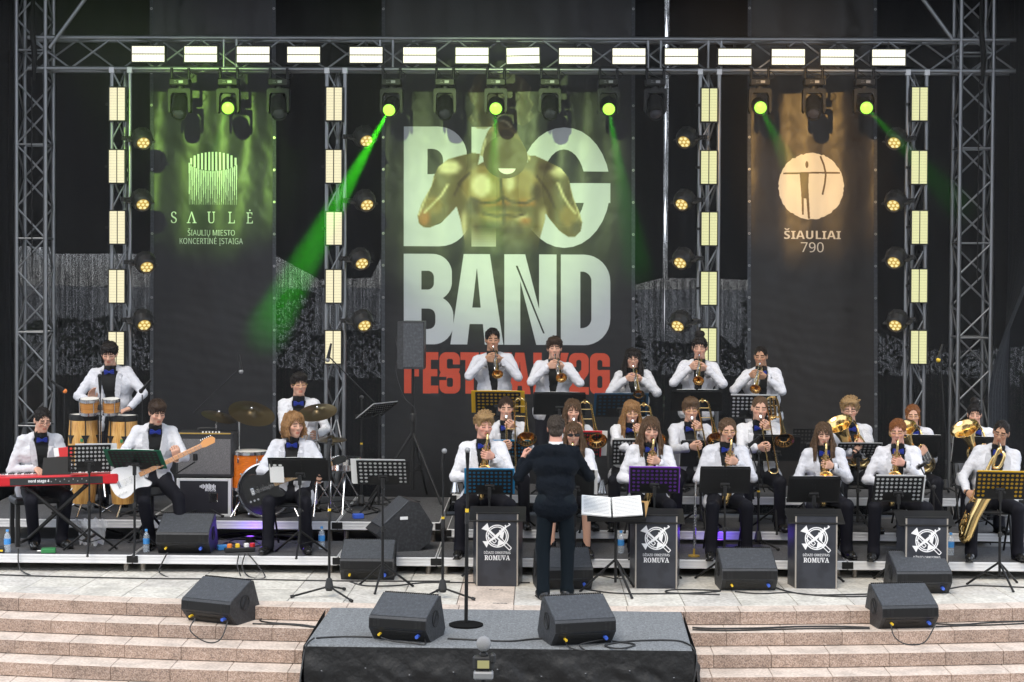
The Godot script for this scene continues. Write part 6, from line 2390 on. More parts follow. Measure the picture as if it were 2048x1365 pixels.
var emblem_mesh: ArrayMesh
func podium(px: float, py: float, label: String, ground := 0.0, w := 0.405, h := 0.70) -> void:
	var f := on(px, py, ground)
	var o := thing("band_podium", label, "podium", f, 0.0, "dark band podiums along the stage front")
	var b := MB.new()
	b.box(Vector3(0, h * 0.5, 0), Vector3(w - 0.03, h, 0.018), Basis(), 0.001)
	var fb := part("front_board", b, M.podium_board, o)
	for s in [-1.0, 1.0]:
		var e := MB.new()
		e.box(Vector3(s * (w * 0.5 - 0.0075), h * 0.5, -0.003), Vector3(0.014, h, 0.026), Basis(), 0.002)
		part("edge_strip", e, M.ply_edge, o)
		var sd := MB.new()
		sd.box(Vector3(s * (w * 0.5 + 0.012), h * 0.47, -0.13), Vector3(0.016, h * 0.94, 0.22), Basis(Vector3.UP, s * -0.18), 0.002)
		part("side_board", sd, M.podium_board, o)
	var t := MB.new()
	t.box(Vector3(0, h - 0.02, -0.12), Vector3(w + 0.14, 0.014, 0.3), Basis(Vector3.RIGHT, 0.35), 0.003)
	t.box(Vector3(0, h + 0.005, 0.0), Vector3(w + 0.02, 0.012, 0.03), Basis(), 0.003)
	part("shelf", t, M.black_metal, o)
	if emblem_mesh == null:
		emblem_mesh = emblem().mesh()
	var e := part("emblem_print", emblem_mesh, M.white_print, fb)
	e.transform = Transform3D(Basis.from_scale(Vector3(0.135, 0.135, 0.5)), Vector3(0.0, h - 0.215, 0.0082))
	for q in [["DŽIAZO ORKESTRAS", 0.255, h - 0.375, "Droid Sans", 400, 0.030], ["ROMUVA", 0.245, h - 0.425, "Droid Serif", 800, 0.046]]:
		var tm := text_mesh(q[0], 0.05, q[3], q[4])
		var bx := tm.get_aabb()
		var l := part("lettering", tm, M.white_print, fb)
		l.transform = Transform3D(Basis.from_scale(Vector3(q[1] / bx.size.x, q[5] / bx.size.y, 1.0)), Vector3(0, q[2], 0.0108))

func make_cymbal(o: Node3D, c: Vector3, r: float, up: Vector3, called := "cymbal") -> void:
	var m := MB.new()
	m.lathe([Vector2(r, -0.004), Vector2(r * 0.6, 0.012), Vector2(r * 0.24, 0.022), Vector2(r * 0.2, 0.034), Vector2(r * 0.1, 0.045), Vector2(0.0, 0.047)], Transform3D(look(up, Vector3.BACK), c), 32, true)
	part(called, m, M.cymbal, o)

func conga(pos: Vector3, h: float, r: float, label: String) -> void:
	var o := thing("conga_drum", label, "drum", pos, 0.0, "congas")
	var s := MB.new()
	s.lathe([Vector2(r * 0.78, 0.0), Vector2(r * 0.92, h * 0.2), Vector2(r * 1.08, h * 0.45), Vector2(r * 1.12, h * 0.6), Vector2(r * 1.08, h * 0.78), Vector2(r, h * 0.95)], Transform3D(), 28, true)
	var sh := part("shell", s, M.conga_wood, o)
	var rim_ := MB.new()
	rim_.lathe([Vector2(r * 1.0, h * 0.93), Vector2(r * 1.04, h * 0.94), Vector2(r * 1.04, h * 0.995), Vector2(r * 0.98, h), Vector2(r * 0.94, h * 0.995)], Transform3D(), 28)
	part("rim", rim_, M.black_metal, o)
	var hd := MB.new()
	hd.lathe([Vector2(r * 0.96, h * 0.992), Vector2(0.0, h * 1.0)], Transform3D(), 24)
	part("drum_head", hd, M.drum_head, o)
	for k in 6:
		var an := TAU * k / 6.0 + 0.35
		var d := Vector3(sin(an), 0, cos(an))
		var b := look(Vector3.UP, d)
		var l := MB.new()
		l.prism(PackedVector2Array([Vector2(-0.045, 0.03), Vector2(0.045, 0.03), Vector2(0.02, -0.01), Vector2(0.012, -0.06), Vector2(-0.012, -0.06), Vector2(-0.02, -0.01)]), 0.02, Transform3D(b, d * r * 1.1 + Vector3(0, h * 0.74, 0)))
		l.tube([d * r * 1.13 + Vector3(0, h * 0.76, 0), d * r * 1.1 + Vector3(0, h * 0.98, 0)], 0.006, 6)
		part("lug", l, M.black_metal, sh)
	var bd := MB.new()
	bd.box(Vector3(0.02, h * 0.72, r * 1.11), Vector3(0.03, 0.035, 0.004), Basis(Vector3.RIGHT, -0.1))
	part("badge", bd, M.green_case, sh)
	for k in 3:
		var an := TAU * k / 3.0
		rod("stand_leg", Vector3(0, 0.05, 0), Vector3(sin(an) * 0.3, -0.12, cos(an) * 0.3), 0.012, M.chrome, o)

func bongos(c: Vector3) -> void:
	var o := thing("bongo_pair", "pair of small wooden bongos with chrome rims in front of the conga player", "drum", c)
	for s in [-1.0, 1.0]:
		var r := 0.105 if s < 0.0 else 0.092
		var xf := Transform3D(Basis(Vector3.RIGHT, 0.12), Vector3(s * 0.115, 0, 0))
		var sh := MB.new()
		sh.lathe([Vector2(r * 0.88, -0.15), Vector2(r * 0.98, -0.05), Vector2(r, 0.0)], xf, 24, true)
		part("shell", sh, M.bongo_wood, o)
		for y in [-0.145, -0.005]:
			var rm := MB.new()
			rm.lathe([Vector2(r * 0.93, y - 0.018), Vector2(r * 1.05, y - 0.016), Vector2(r * 1.06, y + 0.016), Vector2(r * 0.95, y + 0.018)], xf, 24)
			part("rim", rm, M.chrome, o)
		var hd := MB.new()
		hd.lathe([Vector2(r * 0.95, 0.012), Vector2(0.0, 0.014)], xf, 20)
		part("drum_head", hd, M.drum_head, o)
		for k in 4:
			var an := TAU * k / 4.0 + 0.6
			var d := Vector3(sin(an), 0, cos(an))
			rod("tension_rod", xf * (d * r * 1.08 + Vector3(0, -0.15, 0)), xf * (d * r * 1.1 + Vector3(0, 0.0, 0)), 0.005, M.chrome, o)
	var bk := MB.new()
	bk.box(Vector3(0, -0.08, 0), Vector3(0.08, 0.06, 0.05), Basis(), 0.008)
	part("centre_block", bk, M.black, o)
	rod("stand_post", Vector3(0, -0.1, 0), Vector3(0, -0.95, 0), 0.013, M.chrome, o)
	for k in 3:
		var an := TAU * k / 3.0 + 0.4
		rod("stand_leg", Vector3(0, -0.55, 0), Vector3(sin(an) * 0.34, -1.0, cos(an) * 0.34), 0.010, M.chrome, o)

# ---------------------------------------------------------------- the band
func floor_at(z: float, x: float) -> float:
	if z > 0.0:
		return 0.0
	if z > -1.02:
		return 0.18
	if x < -0.73:
		return 0.38
	return 0.31 if z > -2.03 else 0.54

func place(o: Node3D, who: Node3D, local: Transform3D) -> void:
	o.transform = who.transform * local

func stand_in(px: float, py: float, z: float, r: Dictionary, turn: float) -> Vector3:
	# where the feet must be so that the crown of the head is seen at that column
	var c := at(px, py, z)
	var off: Vector3 = Basis(Vector3.UP, turn) * r.head
	return Vector3(c.x - off.x, floor_at(z, c.x), z - off.z)

func sax_player(px: float, py: float, z: float, d: Dictionary, label: String, sax_label: String, turn := 0.0, tilt := -0.10) -> void:
	var r := pose(d)
	var pos := stand_in(px, py, z, r, turn)
	var S := Transform3D(Basis(Vector3.BACK, tilt) * Basis(Vector3.RIGHT, 0.10), r.mouth + Vector3(0, -0.005, 0.01))
	r.lw = S * Vector3(0.085, -0.20, 0.13)
	r.ld = S.basis * Vector3(-0.75, 0.2, 0.5)
	r.lp = S.basis * Vector3(-0.6, 0.1, 0.9)
	r.rw = S * Vector3(-0.085, -0.42, 0.13)
	r.rd = S.basis * Vector3(0.7, 0.1, 0.55)
	r.rp = S.basis * Vector3(0.6, 0.2, 0.9)
	r.lp = S.basis * Vector3(-0.5, 0.0, -0.9)
	r.rp = S.basis * Vector3(0.5, 0.0, -0.9)
	var who := person(label, d, r, pos, turn, "saxophonists seated in the front row")
	var o := thing("saxophone", sax_label, "saxophone", Vector3.ZERO, 0.0, "saxophones")
	sax(o, d.get("sax", 1.05))
	place(o, who, S)
	chair(pos + Basis(Vector3.UP, turn) * Vector3(0, 0, 0.02), turn, "black folding chair under the " + String(d.short))

func trumpeter(px: float, py: float, z: float, d: Dictionary, label: String, own: String, turn := 0.0, down := 0.45, aside := 0.0) -> void:
	d.sit = false
	var r := pose(d)
	var pos := stand_in(px, py, z, r, turn)
	var T := Transform3D(aim(Vector3(aside, -down, 1.0)), r.mouth + Vector3(0, -0.004, 0.012))
	r.lw = T * Vector3(0.085, -0.075, 0.14)
	r.ld = T.basis * Vector3(-0.55, 0.35, 0.55)
	r.lp = T.basis * Vector3(-0.7, 0.2, -0.7)
	r.rw = T * Vector3(-0.085, -0.06, 0.15)
	r.rd = T.basis * Vector3(0.55, 0.5, 0.5)
	r.rp = T.basis * Vector3(0.7, -0.2, -0.7)
	r.lpole = Vector3(0.8, -0.75, -0.1)
	r.rpole = Vector3(-0.8, -0.75, -0.1)
	var who := person(label, d, r, pos, turn, "trumpeters standing in the rear row")
	var o := thing("trumpet", own, "trumpet", Vector3.ZERO, 0.0, "trumpets")
	trumpet(o)
	place(o, who, T)

func trombonist(px: float, py: float, z: float, d: Dictionary, label: String, own: String, turn := 0.0, down := 0.6, bass := false) -> void:
	var r := pose(d)
	var pos := stand_in(px, py, z, r, turn)
	var T := Transform3D(aim(Vector3(0.04, -down, 1.0)), r.mouth + Vector3(0, -0.004, 0.012))
	r.lw = T * Vector3(0.09, -0.075, 0.10)
	r.ld = T.basis * Vector3(-0.5, 0.6, 0.4)
	r.lp = T.basis * Vector3(-0.7, 0.1, -0.7)
	r.rw = T * Vector3(-0.06, -0.06, 0.40)
	r.rd = T.basis * Vector3(0.5, 0.4, 0.5)
	r.rp = T.basis * Vector3(0.8, 0.1, -0.5)
	var who := person(label, d, r, pos, turn, "trombonists seated in the middle row")
	var o := thing("trombone", own, "trombone", Vector3.ZERO, 0.0, "trombones")
	trombone(o, bass)
	place(o, who, T)
	chair(pos, turn, "black folding chair under the " + String(d.short))

func euphonist(px: float, py: float, z: float, d: Dictionary, label: String, own: String, turn := 0.0) -> void:
	var r := pose(d)
	var pos := stand_in(px, py, z, r, turn)
	var b := look(Vector3(-0.42, 0.80, 0.42), Vector3(0.15, 0, 1))
	var E := Transform3D(b, r.mouth + Vector3(0, -0.004, 0.02) - b * Vector3(0.19, 0.43, -0.17))
	r.lw = E * Vector3(0.02, 0.16, 0.06)
	r.lp = E.basis * Vector3(0, 0, -1)
	r.ld = E.basis * Vector3(-0.8, 0.4, 0.0)
	r.rw = E * Vector3(0.02, 0.26, 0.13)
	r.rd = E.basis * Vector3(0.8, 0.3, -0.1)
	r.rp = E.basis * Vector3(0, -0.3, -1)
	var who := person(label, d, r, pos, turn, "euphonium players seated in the middle row")
	var o := thing("euphonium", own, "euphonium", Vector3.ZERO, 0.0, "euphoniums")
	euphonium(o)
	place(o, who, E)
	chair(pos, turn, "black folding chair under the " + String(d.short))

func make_band() -> void:
	var pale := Color(0.60, 0.35, 0.25)
	var rosy := Color(0.62, 0.33, 0.25)
	var tan_ := Color(0.45, 0.25, 0.155)
	# saxophones
	sax_player(968, 835, -0.42, {"short": "saxophonist with the blue folder", "hair": "tousled", "hue": "blond", "skin": rosy, "yaw": 16.0, "nod": 12.0, "brow": Color(0.3, 0.18, 0.08), "slim": 1.1, "tall": 1.82, "spread": 0.24}, "person in white jacket playing saxophone behind a blue folder", "golden saxophone played behind the blue folder", 0.08)
	sax_player(1147, 868, -0.42, {"short": "saxophonist hidden by the conductor", "hair": "long", "hue": "light_brown", "skin": pale, "bare_legs": true, "slim": 0.9, "nod": 14.0, "tall": 1.62}, "person with sunglasses on the head seated behind the conductor", "saxophone hidden behind the conductor's back", -0.05)
	var sg := thing("sunglasses", "black sunglasses pushed up on the head behind the conductor", "sunglasses")
	var sgp := MB.new()
	for s in [-1.0, 1.0]:
		sgp.ball(Vector3(s * 0.034, 0, 0), Vector3(0.03, 0.02, 0.008), 10)
	sgp.tube([Vector3(-0.01, 0.004, 0), Vector3(0.01, 0.004, 0)], 0.004, 5)
	part("lenses", sgp, M.shoe, sg)
	sg.position = at(1148, 871, -0.30)
	sg.rotation.x = -0.5
	sax_player(1302, 855, -0.42, {"short": "saxophonist with the purple folder", "hair": "long", "hue": "light_brown", "skin": pale, "slim": 0.93, "nod": 16.0, "head": 1.02}, "person in white jacket playing saxophone behind a purple folder", "golden saxophone played behind the purple folder", 0.06)
	sax_player(1455, 853, -0.42, {"short": "saxophonist between the second and third podiums", "hair": "ponytail", "hue": "light_brown", "skin": pale, "slim": 0.93, "glasses": "wire", "nod": 16.0, "yaw": 6.0}, "person in wire glasses playing saxophone between the second and third podiums", "golden saxophone played between the second and third podiums", 0.04)
	sax_player(1648, 858, -0.42, {"short": "saxophonist above the third podium", "hair": "long", "hue": "light_brown", "skin": pale, "slim": 0.85, "nod": 18.0, "yaw": -6.0, "tall": 1.66, "seat": 0.47, "sax": 0.98}, "person in white jacket playing saxophone above the third podium", "slender saxophone played above the third podium", 0.0, -0.06)
	sax_player(1796, 855, -0.42, {"short": "saxophonist above the last podium", "hair": "short", "hue": "ginger", "skin": rosy, "glasses": "wire", "nod": 14.0, "yaw": -8.0, "spread": 0.25}, "person in wire glasses playing saxophone above the last podium", "golden saxophone played above the last podium", -0.12)
	# baritone saxophone
	var d := {"short": "baritone saxophonist", "hair": "crop", "hue": "dark", "skin": tan_, "glasses": "dark", "nod": 18.0, "yaw": -16.0, "roll": -12.0, "side": 7.0, "lean": 9.0, "tall": 1.8, "slim": 1.05, "spread": 0.22}
	var r := pose(d)
	var pos := stand_in(2003, 860, -0.36, r, -0.1)
	var S := Transform3D(Basis(Vector3.BACK, -0.22), r.mouth + Vector3(0, -0.002, 0.01))
	r.lw = S * Vector3(0.03, -0.36, 0.12)
	r.ld = S.basis * Vector3(-0.7, 0.0, 0.6)
	r.lp = S.basis * Vector3(-0.5, 0, -0.9)
	r.rw = S * Vector3(-0.2, -0.56, 0.12)
	r.rd = S.basis * Vector3(0.7, -0.3, 0.6)
	r.rp = S.basis * Vector3(0.5, 0, -0.9)
	var who := person("person in black glasses leaning over a baritone saxophone", d, r, pos, -0.1, "saxophonists seated in the front row")
	var o := thing("baritone_saxophone", "large baritone saxophone slanting down beside the last music stand", "saxophone")
	bari(o)
	place(o, who, S)
	chair(pos, -0.1, "black folding chair under the baritone saxophonist")
	# trombones
	trombonist(1012, 806, -1.35, {"short": "trombonist with the bright blue folder", "hair": "short", "hue": "brown", "skin": pale, "nod": 8.0, "yaw": 4.0}, "person playing trombone behind a bright blue folder in the middle row", "trombone played behind the bright blue folder", 0.0, 0.75)
	trombonist(1146, 808, -1.35, {"short": "trombonist behind the red folder", "hair": "long", "hue": "light_brown", "skin": pale, "slim": 0.88, "nod": 10.0, "tall": 1.68}, "person playing trombone behind the red folder", "trombone played behind the red folder", 0.08, 0.7)
	trombonist(1264, 812, -1.35, {"short": "trombonist above the purple folder", "hair": "long_fringe", "hue": "honey", "skin": pale, "slim": 0.88, "glasses": "wire", "nod": 16.0, "tall": 1.68}, "person in wire glasses playing trombone above the purple folder", "trombone played above the purple folder", 0.05, 0.62)
	trombonist(1382, 808, -1.35, {"short": "trombonist beneath the glowing panel", "hair": "fringe", "hue": "light_brown", "skin": pale, "glasses": "wire", "nod": 10.0}, "person in glasses playing trombone beneath the glowing panel", "trombone played beneath the glowing panel", 0.04, 0.7)
	trombonist(1520, 808, -1.35, {"short": "bass trombonist", "hair": "crop", "hue": "light_brown", "skin": pale, "nod": 10.0, "slim": 1.1, "tall": 1.8, "roll": -4.0}, "person playing bass trombone behind the widest black stand", "bass trombone with valves behind the widest black stand", 0.0, 0.85, true)
	euphonist(1700, 810, -1.35, {"short": "first euphonium player", "hair": "tousled", "hue": "blond", "skin": pale, "glasses": "dark", "nod": 6.0, "yaw": -6.0}, "person in dark glasses playing the euphonium nearest the trombones", "euphonium nearest the trombones with its bell raised")
	euphonist(1826, 824, -1.35, {"short": "middle euphonium player", "hair": "ponytail", "hue": "ginger", "skin": pale, "glasses": "wire", "nod": 8.0, "yaw": -6.0, "slim": 0.88, "tall": 1.64}, "person in wire glasses playing the middle one of three euphoniums", "middle one of the three euphoniums")
	euphonist(1950, 812, -1.35, {"short": "last euphonium player", "hair": "bun", "hue": "dark", "skin": pale, "nod": 10.0, "yaw": -10.0, "slim": 0.88, "tall": 1.66}, "person playing euphonium at the far end of the middle row", "euphonium at the far end of the middle row")
	# trumpets
	trumpeter(985, 655, -2.5, {"hair": "short", "hue": "dark", "skin": tan_, "nod": 8.0, "tall": 1.82, "yaw": 5.0}, "person standing with trumpet behind a yellow folder", "trumpet pointed down over the yellow folder", 0.05, 0.75, 0.03)
	trumpeter(1109, 675, -2.5, {"hair": "fringe", "hue": "brown", "skin": pale, "nod": 4.0, "tall": 1.72}, "person standing with trumpet before the 26 of the banner", "trumpet held before the 26 of the banner", 0.05, 0.55, 0.05)
	trumpeter(1266, 697, -2.5, {"hair": "long_fringe", "hue": "dark", "skin": pale, "nod": 12.0, "tall": 1.61, "slim": 0.86, "glasses": "dark"}, "person in round glasses standing with trumpet behind a dark blue folder", "trumpet pointed down over the dark blue folder", 0.0, 0.75, 0.04)
	trumpeter(1400, 674, -2.5, {"hair": "bun", "hue": "dark", "skin": pale, "nod": 12.0, "tall": 1.74, "slim": 0.9, "yaw": -6.0}, "person standing with trumpet in front of a glowing panel", "trumpet held in front of the glowing panel", -0.05, 0.65, -0.12)
	trumpeter(1522, 692, -2.5, {"hair": "crop", "hue": "dark", "skin": tan_, "nod": 10.0, "tall": 1.64, "yaw": -8.0, "slim": 1.05}, "person standing with trumpet below the archer banner", "trumpet held below the archer banner", -0.1, 0.65, -0.2)
	# conductor, back to the camera
	d = {"sit": false, "hair": "short", "hue": "grey", "skin": rosy, "tall": 1.70, "nod": 6.0, "coat": M.navy_velvet, "trousers": Color(0.006, 0.009, 0.014), "tie": false, "collar": true, "slim": 0.92, "lean": 2.0, "side": 0.0, "hem": -0.21}
	r = pose(d)
	pos = on(1110, 1200, 0.0)
	r.lw = Vector3(0.31, 1.27, 0.27)
	r.rw = Vector3(-0.21, 1.18, 0.33)
	r.ld = Vector3(-0.2, 0.9, 0.4)
	r.rd = Vector3(0.2, 0.9, 0.4)
	r.lpole = Vector3(0.6, -1.0, -0.25)
	r.rpole = Vector3(-0.75, -0.9, -0.25)
	person("person in dark velvet jacket conducting, seen from behind", d, r, Vector3(pos.x, 0, pos.z), PI)
	# keyboard player
	d = {"short": "keyboard player", "hair": "short", "hue": "dark", "skin": pale, "glasses": "dark", "nod": 26.0, "yaw": 6.0, "lean": 10.0, "lgrip": 0, "rgrip": 0, "seat": 0.5, "tall": 1.8, "feet": [[-0.1, 0.25], [0.16, 0.34]]}
	r = pose(d)
	pos = stand_in(84, 822, -0.52, r, 0.5)
	var tl := Transform3D(Basis(Vector3.UP, 0.5), pos).inverse()
	r.rw = tl * at(72, 938, -0.43)
	r.lw = tl * at(112, 938, -0.42)
	r.rd = Vector3(0.2, -0.25, 1.0)
	r.ld = Vector3(-0.1, -0.25, 1.0)
	r.rp = Vector3(0, -1, -0.2)
	r.lp = Vector3(0, -1, -0.2)
	person("person in dark rimmed glasses seated at the red keyboard", d, r, pos, 0.5)
	o = thing("keyboard_bench", "black keyboard bench under the keyboard player", "bench", Vector3(pos.x, 0.18, pos.z), 0.5)
	var mb := MB.new()
	mb.box(Vector3(0, 0.46, 0), Vector3(0.55, 0.07, 0.34), Basis(), 0.02)
	part("seat", mb, M.black, o)
	for a in [-1.0, 1.0]:
		for b in [-1.0, 1.0]:
			mb = MB.new()
			mb.box(Vector3(a * 0.24, 0.215, b * 0.13), Vector3(0.045, 0.43, 0.045), Basis(), 0.005)
			part("leg", mb, M.black, o)
	# conga player
	d = {"sit": false, "hair": "fringe", "hue": "dark", "skin": pale, "nod": 30.0, "yaw": 8.0, "lean": 6.0, "tall": 1.84, "slim": 1.15, "lgrip": 0, "rgrip": 0, "open": 0.045}
	r = pose(d)
	pos = stand_in(218, 697, -1.95, r, 0.0)
	tl = Transform3D(Basis(), pos).inverse()
	r.rw = tl * at(183, 805, -1.68)
	r.rd = Vector3(0.05, 0.9, 0.35)
	r.rp = Vector3(0.6, 0.1, 0.6)
	r.lw = tl * at(258, 818, -1.72)
	r.ld = Vector3(-0.6, -0.2, 0.8)
	r.lp = Vector3(0, -1, 0.1)
	r.lpole = Vector3(1.0, -0.3, -0.2)
	r.rpole = Vector3(-1.0, -0.5, -0.1)
	person("person in white jacket standing behind congas and bongos", d, r, pos, 0.0)
	# guitarist
	d = {"hair": "fringe", "hue": "brown", "skin": pale, "nod": 32.0, "yaw": 14.0, "lean": 12.0, "seat": 0.60, "tall": 1.8, "feet": [[-0.02, 0.26], [0.3, 0.42]]}
	r = pose(d)
	pos = stand_in(314, 806, -0.5, r, 0.25)
	tl = Transform3D(Basis(Vector3.UP, 0.25), pos).inverse()
	r.lw = tl * at(352, 918, -0.22)
	r.ld = Vector3(-0.1, 0.75, 0.3)
	r.lp = Vector3(-0.3, 0.2, -0.9)
	r.rw = tl * at(272, 935, -0.24)
	r.rd = Vector3(0.9, 0.0, 0.25)
	r.rp = Vector3(0.1, -0.2, -1)
	r.rpole = Vector3(-0.9, -0.5, -0.3)
	person("person in white jacket bent over a white electric guitar", d, r, pos, 0.25)
	guitar(at(262, 958, -0.2), at(428, 880, -0.16), true, "white electric guitar with maple neck held by the guitarist")
	o = thing("stool", "black round stool under the guitarist", "stool", Vector3(pos.x, 0.18, pos.z))
	mb = MB.new()
	mb.lathe([Vector2(0.0, 0.52), Vector2(0.17, 0.52), Vector2(0.185, 0.54), Vector2(0.18, 0.6), Vector2(0.0, 0.61)], Transform3D(), 20)
	part("seat", mb, M.black, o)
	rod("post", Vector3(0, 0.2, 0), Vector3(0, 0.53, 0), 0.02, M.black_metal, o)
	tripod(o, 0.3, 0.26, 0.3, M.black_metal, 0.014)
	# bass guitarist
	d = {"short": "bass guitarist", "hair": "bob", "hue": "honey", "skin": pale, "nod": 10.0, "yaw": 34.0, "lean": 6.0, "tall": 1.8, "spread": 0.18}
	r = pose(d)
	pos = stand_in(588, 845, -0.5, r, 0.0)
	tl = Transform3D(Basis(), pos).inverse()
	r.rw = tl * at(556, 945, -0.22)
	r.rd = Vector3(0.6, -0.5, 0.5)
	r.rp = Vector3(0.2, -0.2, -1)
	r.rpole = Vector3(-0.9, -0.5, -0.3)
	r.lw = tl * at(638, 960, -0.2)
	r.ld = Vector3(0.1, 0.5, 0.3)
	r.lp = Vector3(-0.3, 0.2, -0.9)
	person("person in white jacket with a bass guitar, looking aside", d, r, pos, 0.0)
	guitar(at(530, 975, -0.2), at(690, 918, -0.2), false, "black bass guitar on the lap behind the loose pages")
	chair(pos, 0.0, "black folding chair under the bass guitarist")
	# drummer
	d = {"hair": "fringe", "hue": "dark", "skin": pale, "nod": 4.0, "yaw": 14.0, "seat": 0.56, "glasses": "wire", "tall": 1.78}
	r = pose(d)
	pos = stand_in(598, 754, -2.1, r, 0.1)
	tl = Transform3D(Basis(Vector3.UP, 0.1), pos).inverse()
	r.lw = tl * at(632, 872, -1.85)
	r.rw = tl * at(600, 868, -1.82)
	r.rd = Vector3(0.1, 0.4, 1)
	r.ld = Vector3(0.1, 0.1, 1)
	person("person in wire glasses sitting behind the cymbals", d, r, pos, 0.1)
	o = thing("drumstick", "wooden drumstick in the drummer's hand", "drumstick")
	rod("stick", at(604, 880, -1.7), at(607, 838, -1.75), 0.008, M.conga_wood, o)
	o = thing("drum_throne", "black drum throne under the drummer", "stool", Vector3(pos.x, 0.38, pos.z))
	mb = MB.new()
	mb.lathe([Vector2(0.0, 0.46), Vector2(0.16, 0.46), Vector2(0.17, 0.5), Vector2(0.16, 0.56), Vector2(0.0, 0.57)], Transform3D(), 18)
	part("seat", mb, M.black, o)
	tripod(o, 0.46, 0.25, 0.1, M.chrome, 0.014)

func guitar(a: Vector3, b: Vector3, white: bool, label: String) -> void:
	# a: middle of the body, b: end of the headstock
	var o := thing("electric_guitar" if white else "bass_guitar", label, "guitar", a)
	var d := b - a
	var l := d.length()
	var bs := Basis(d.normalized(), Vector3.ZERO, Vector3.ZERO)
	var z := (Vector3.BACK - d.normalized() * d.normalized().dot(Vector3.BACK)).normalized()
	bs = Basis(d.normalized(), z.cross(d.normalized()), z)
	o.basis = bs
	var poly := PackedVector2Array()
	var raw := [Vector2(-0.22, 0.0), Vector2(-0.2, 0.1), Vector2(-0.12, 0.165), Vector2(-0.02, 0.14), Vector2(0.03, 0.125), Vector2(0.1, 0.155), Vector2(0.19, 0.165), Vector2(0.22, 0.14), Vector2(0.17, 0.11), Vector2(0.12, 0.05), Vector2(0.14, -0.02), Vector2(0.13, -0.06), Vector2(0.17, -0.12), Vector2(0.14, -0.145), Vector2(0.06, -0.12), Vector2(0.0, -0.115), Vector2(-0.08, -0.15), Vector2(-0.16, -0.145), Vector2(-0.21, -0.08)]
	var cv := []
	for q in raw:
		cv.append(Vector3(q.x, q.y, 0))
	cv.append(cv[0])
	for q in spline(cv, 3):
		poly.append(Vector2(q.x, q.y))
	poly.remove_at(poly.size() - 1)
	var m := MB.new()
	m.prism(poly, 0.042)
	part("body", m, M.guitar_white if white else M.bass_black, o)
	m = MB.new()
	m.box(Vector3((0.1 + l - 0.13) * 0.5, 0.0, 0.024), Vector3(l - 0.23, 0.048, 0.024), Basis(), 0.006)
	part("neck", m, M.maple if white else M.folder_tan, o)
	m = MB.new()
	for k in 14:
		m.box(Vector3(lerpf(0.16, l - 0.14, 1.0 - pow(1.0 - k / 13.0, 1.5)), 0.0, 0.0368), Vector3(0.003, 0.046, 0.002))
	part("frets", m, M.chrome, o)
	m = MB.new()
	m.prism(PackedVector2Array([Vector2(l - 0.14, -0.022), Vector2(l - 0.1, -0.03), Vector2(l, -0.028), Vector2(l + 0.02, 0.01), Vector2(l, 0.04), Vector2(l - 0.08, 0.05), Vector2(l - 0.14, 0.024)]), 0.016, Transform3D(Basis(), Vector3(0, 0, 0.024)))
	part("headstock", m, M.maple if white else M.bass_black, o)
	for k in 6 if white else 4:
		m = MB.new()
		m.ball(Vector3(l - 0.12 + k * 0.022, 0.052, 0.026), Vector3(0.008, 0.011, 0.008), 6)
		part("tuning_peg", m, M.chrome, o)
	m = MB.new()
	for k in 3:
		m.box(Vector3(-0.07 + k * 0.06, 0.0, 0.026), Vector3(0.018, 0.07, 0.012), Basis(), 0.004)
	part("pickups", m, M.paper if white else M.rubber, o)
	m = MB.new()
	m.box(Vector3(-0.13, 0.0, 0.026), Vector3(0.035, 0.07, 0.012), Basis(), 0.003)
	part("bridge", m, M.chrome, o)
	for k in 3:
		rod("knob", Vector3(-0.1 - k * 0.04, -0.09, 0.02), Vector3(-0.1 - k * 0.04, -0.09, 0.036), 0.011, M.paper if white else M.chrome, o)
	m = MB.new()
	for k in 6 if white else 4:
		m.tube([Vector3(-0.14, (k - 2.5) * 0.009, 0.036), Vector3(l - 0.13, (k - 2.5) * 0.0065, 0.039)], 0.0008, 4)
	part("strings", m, M.chrome, o)

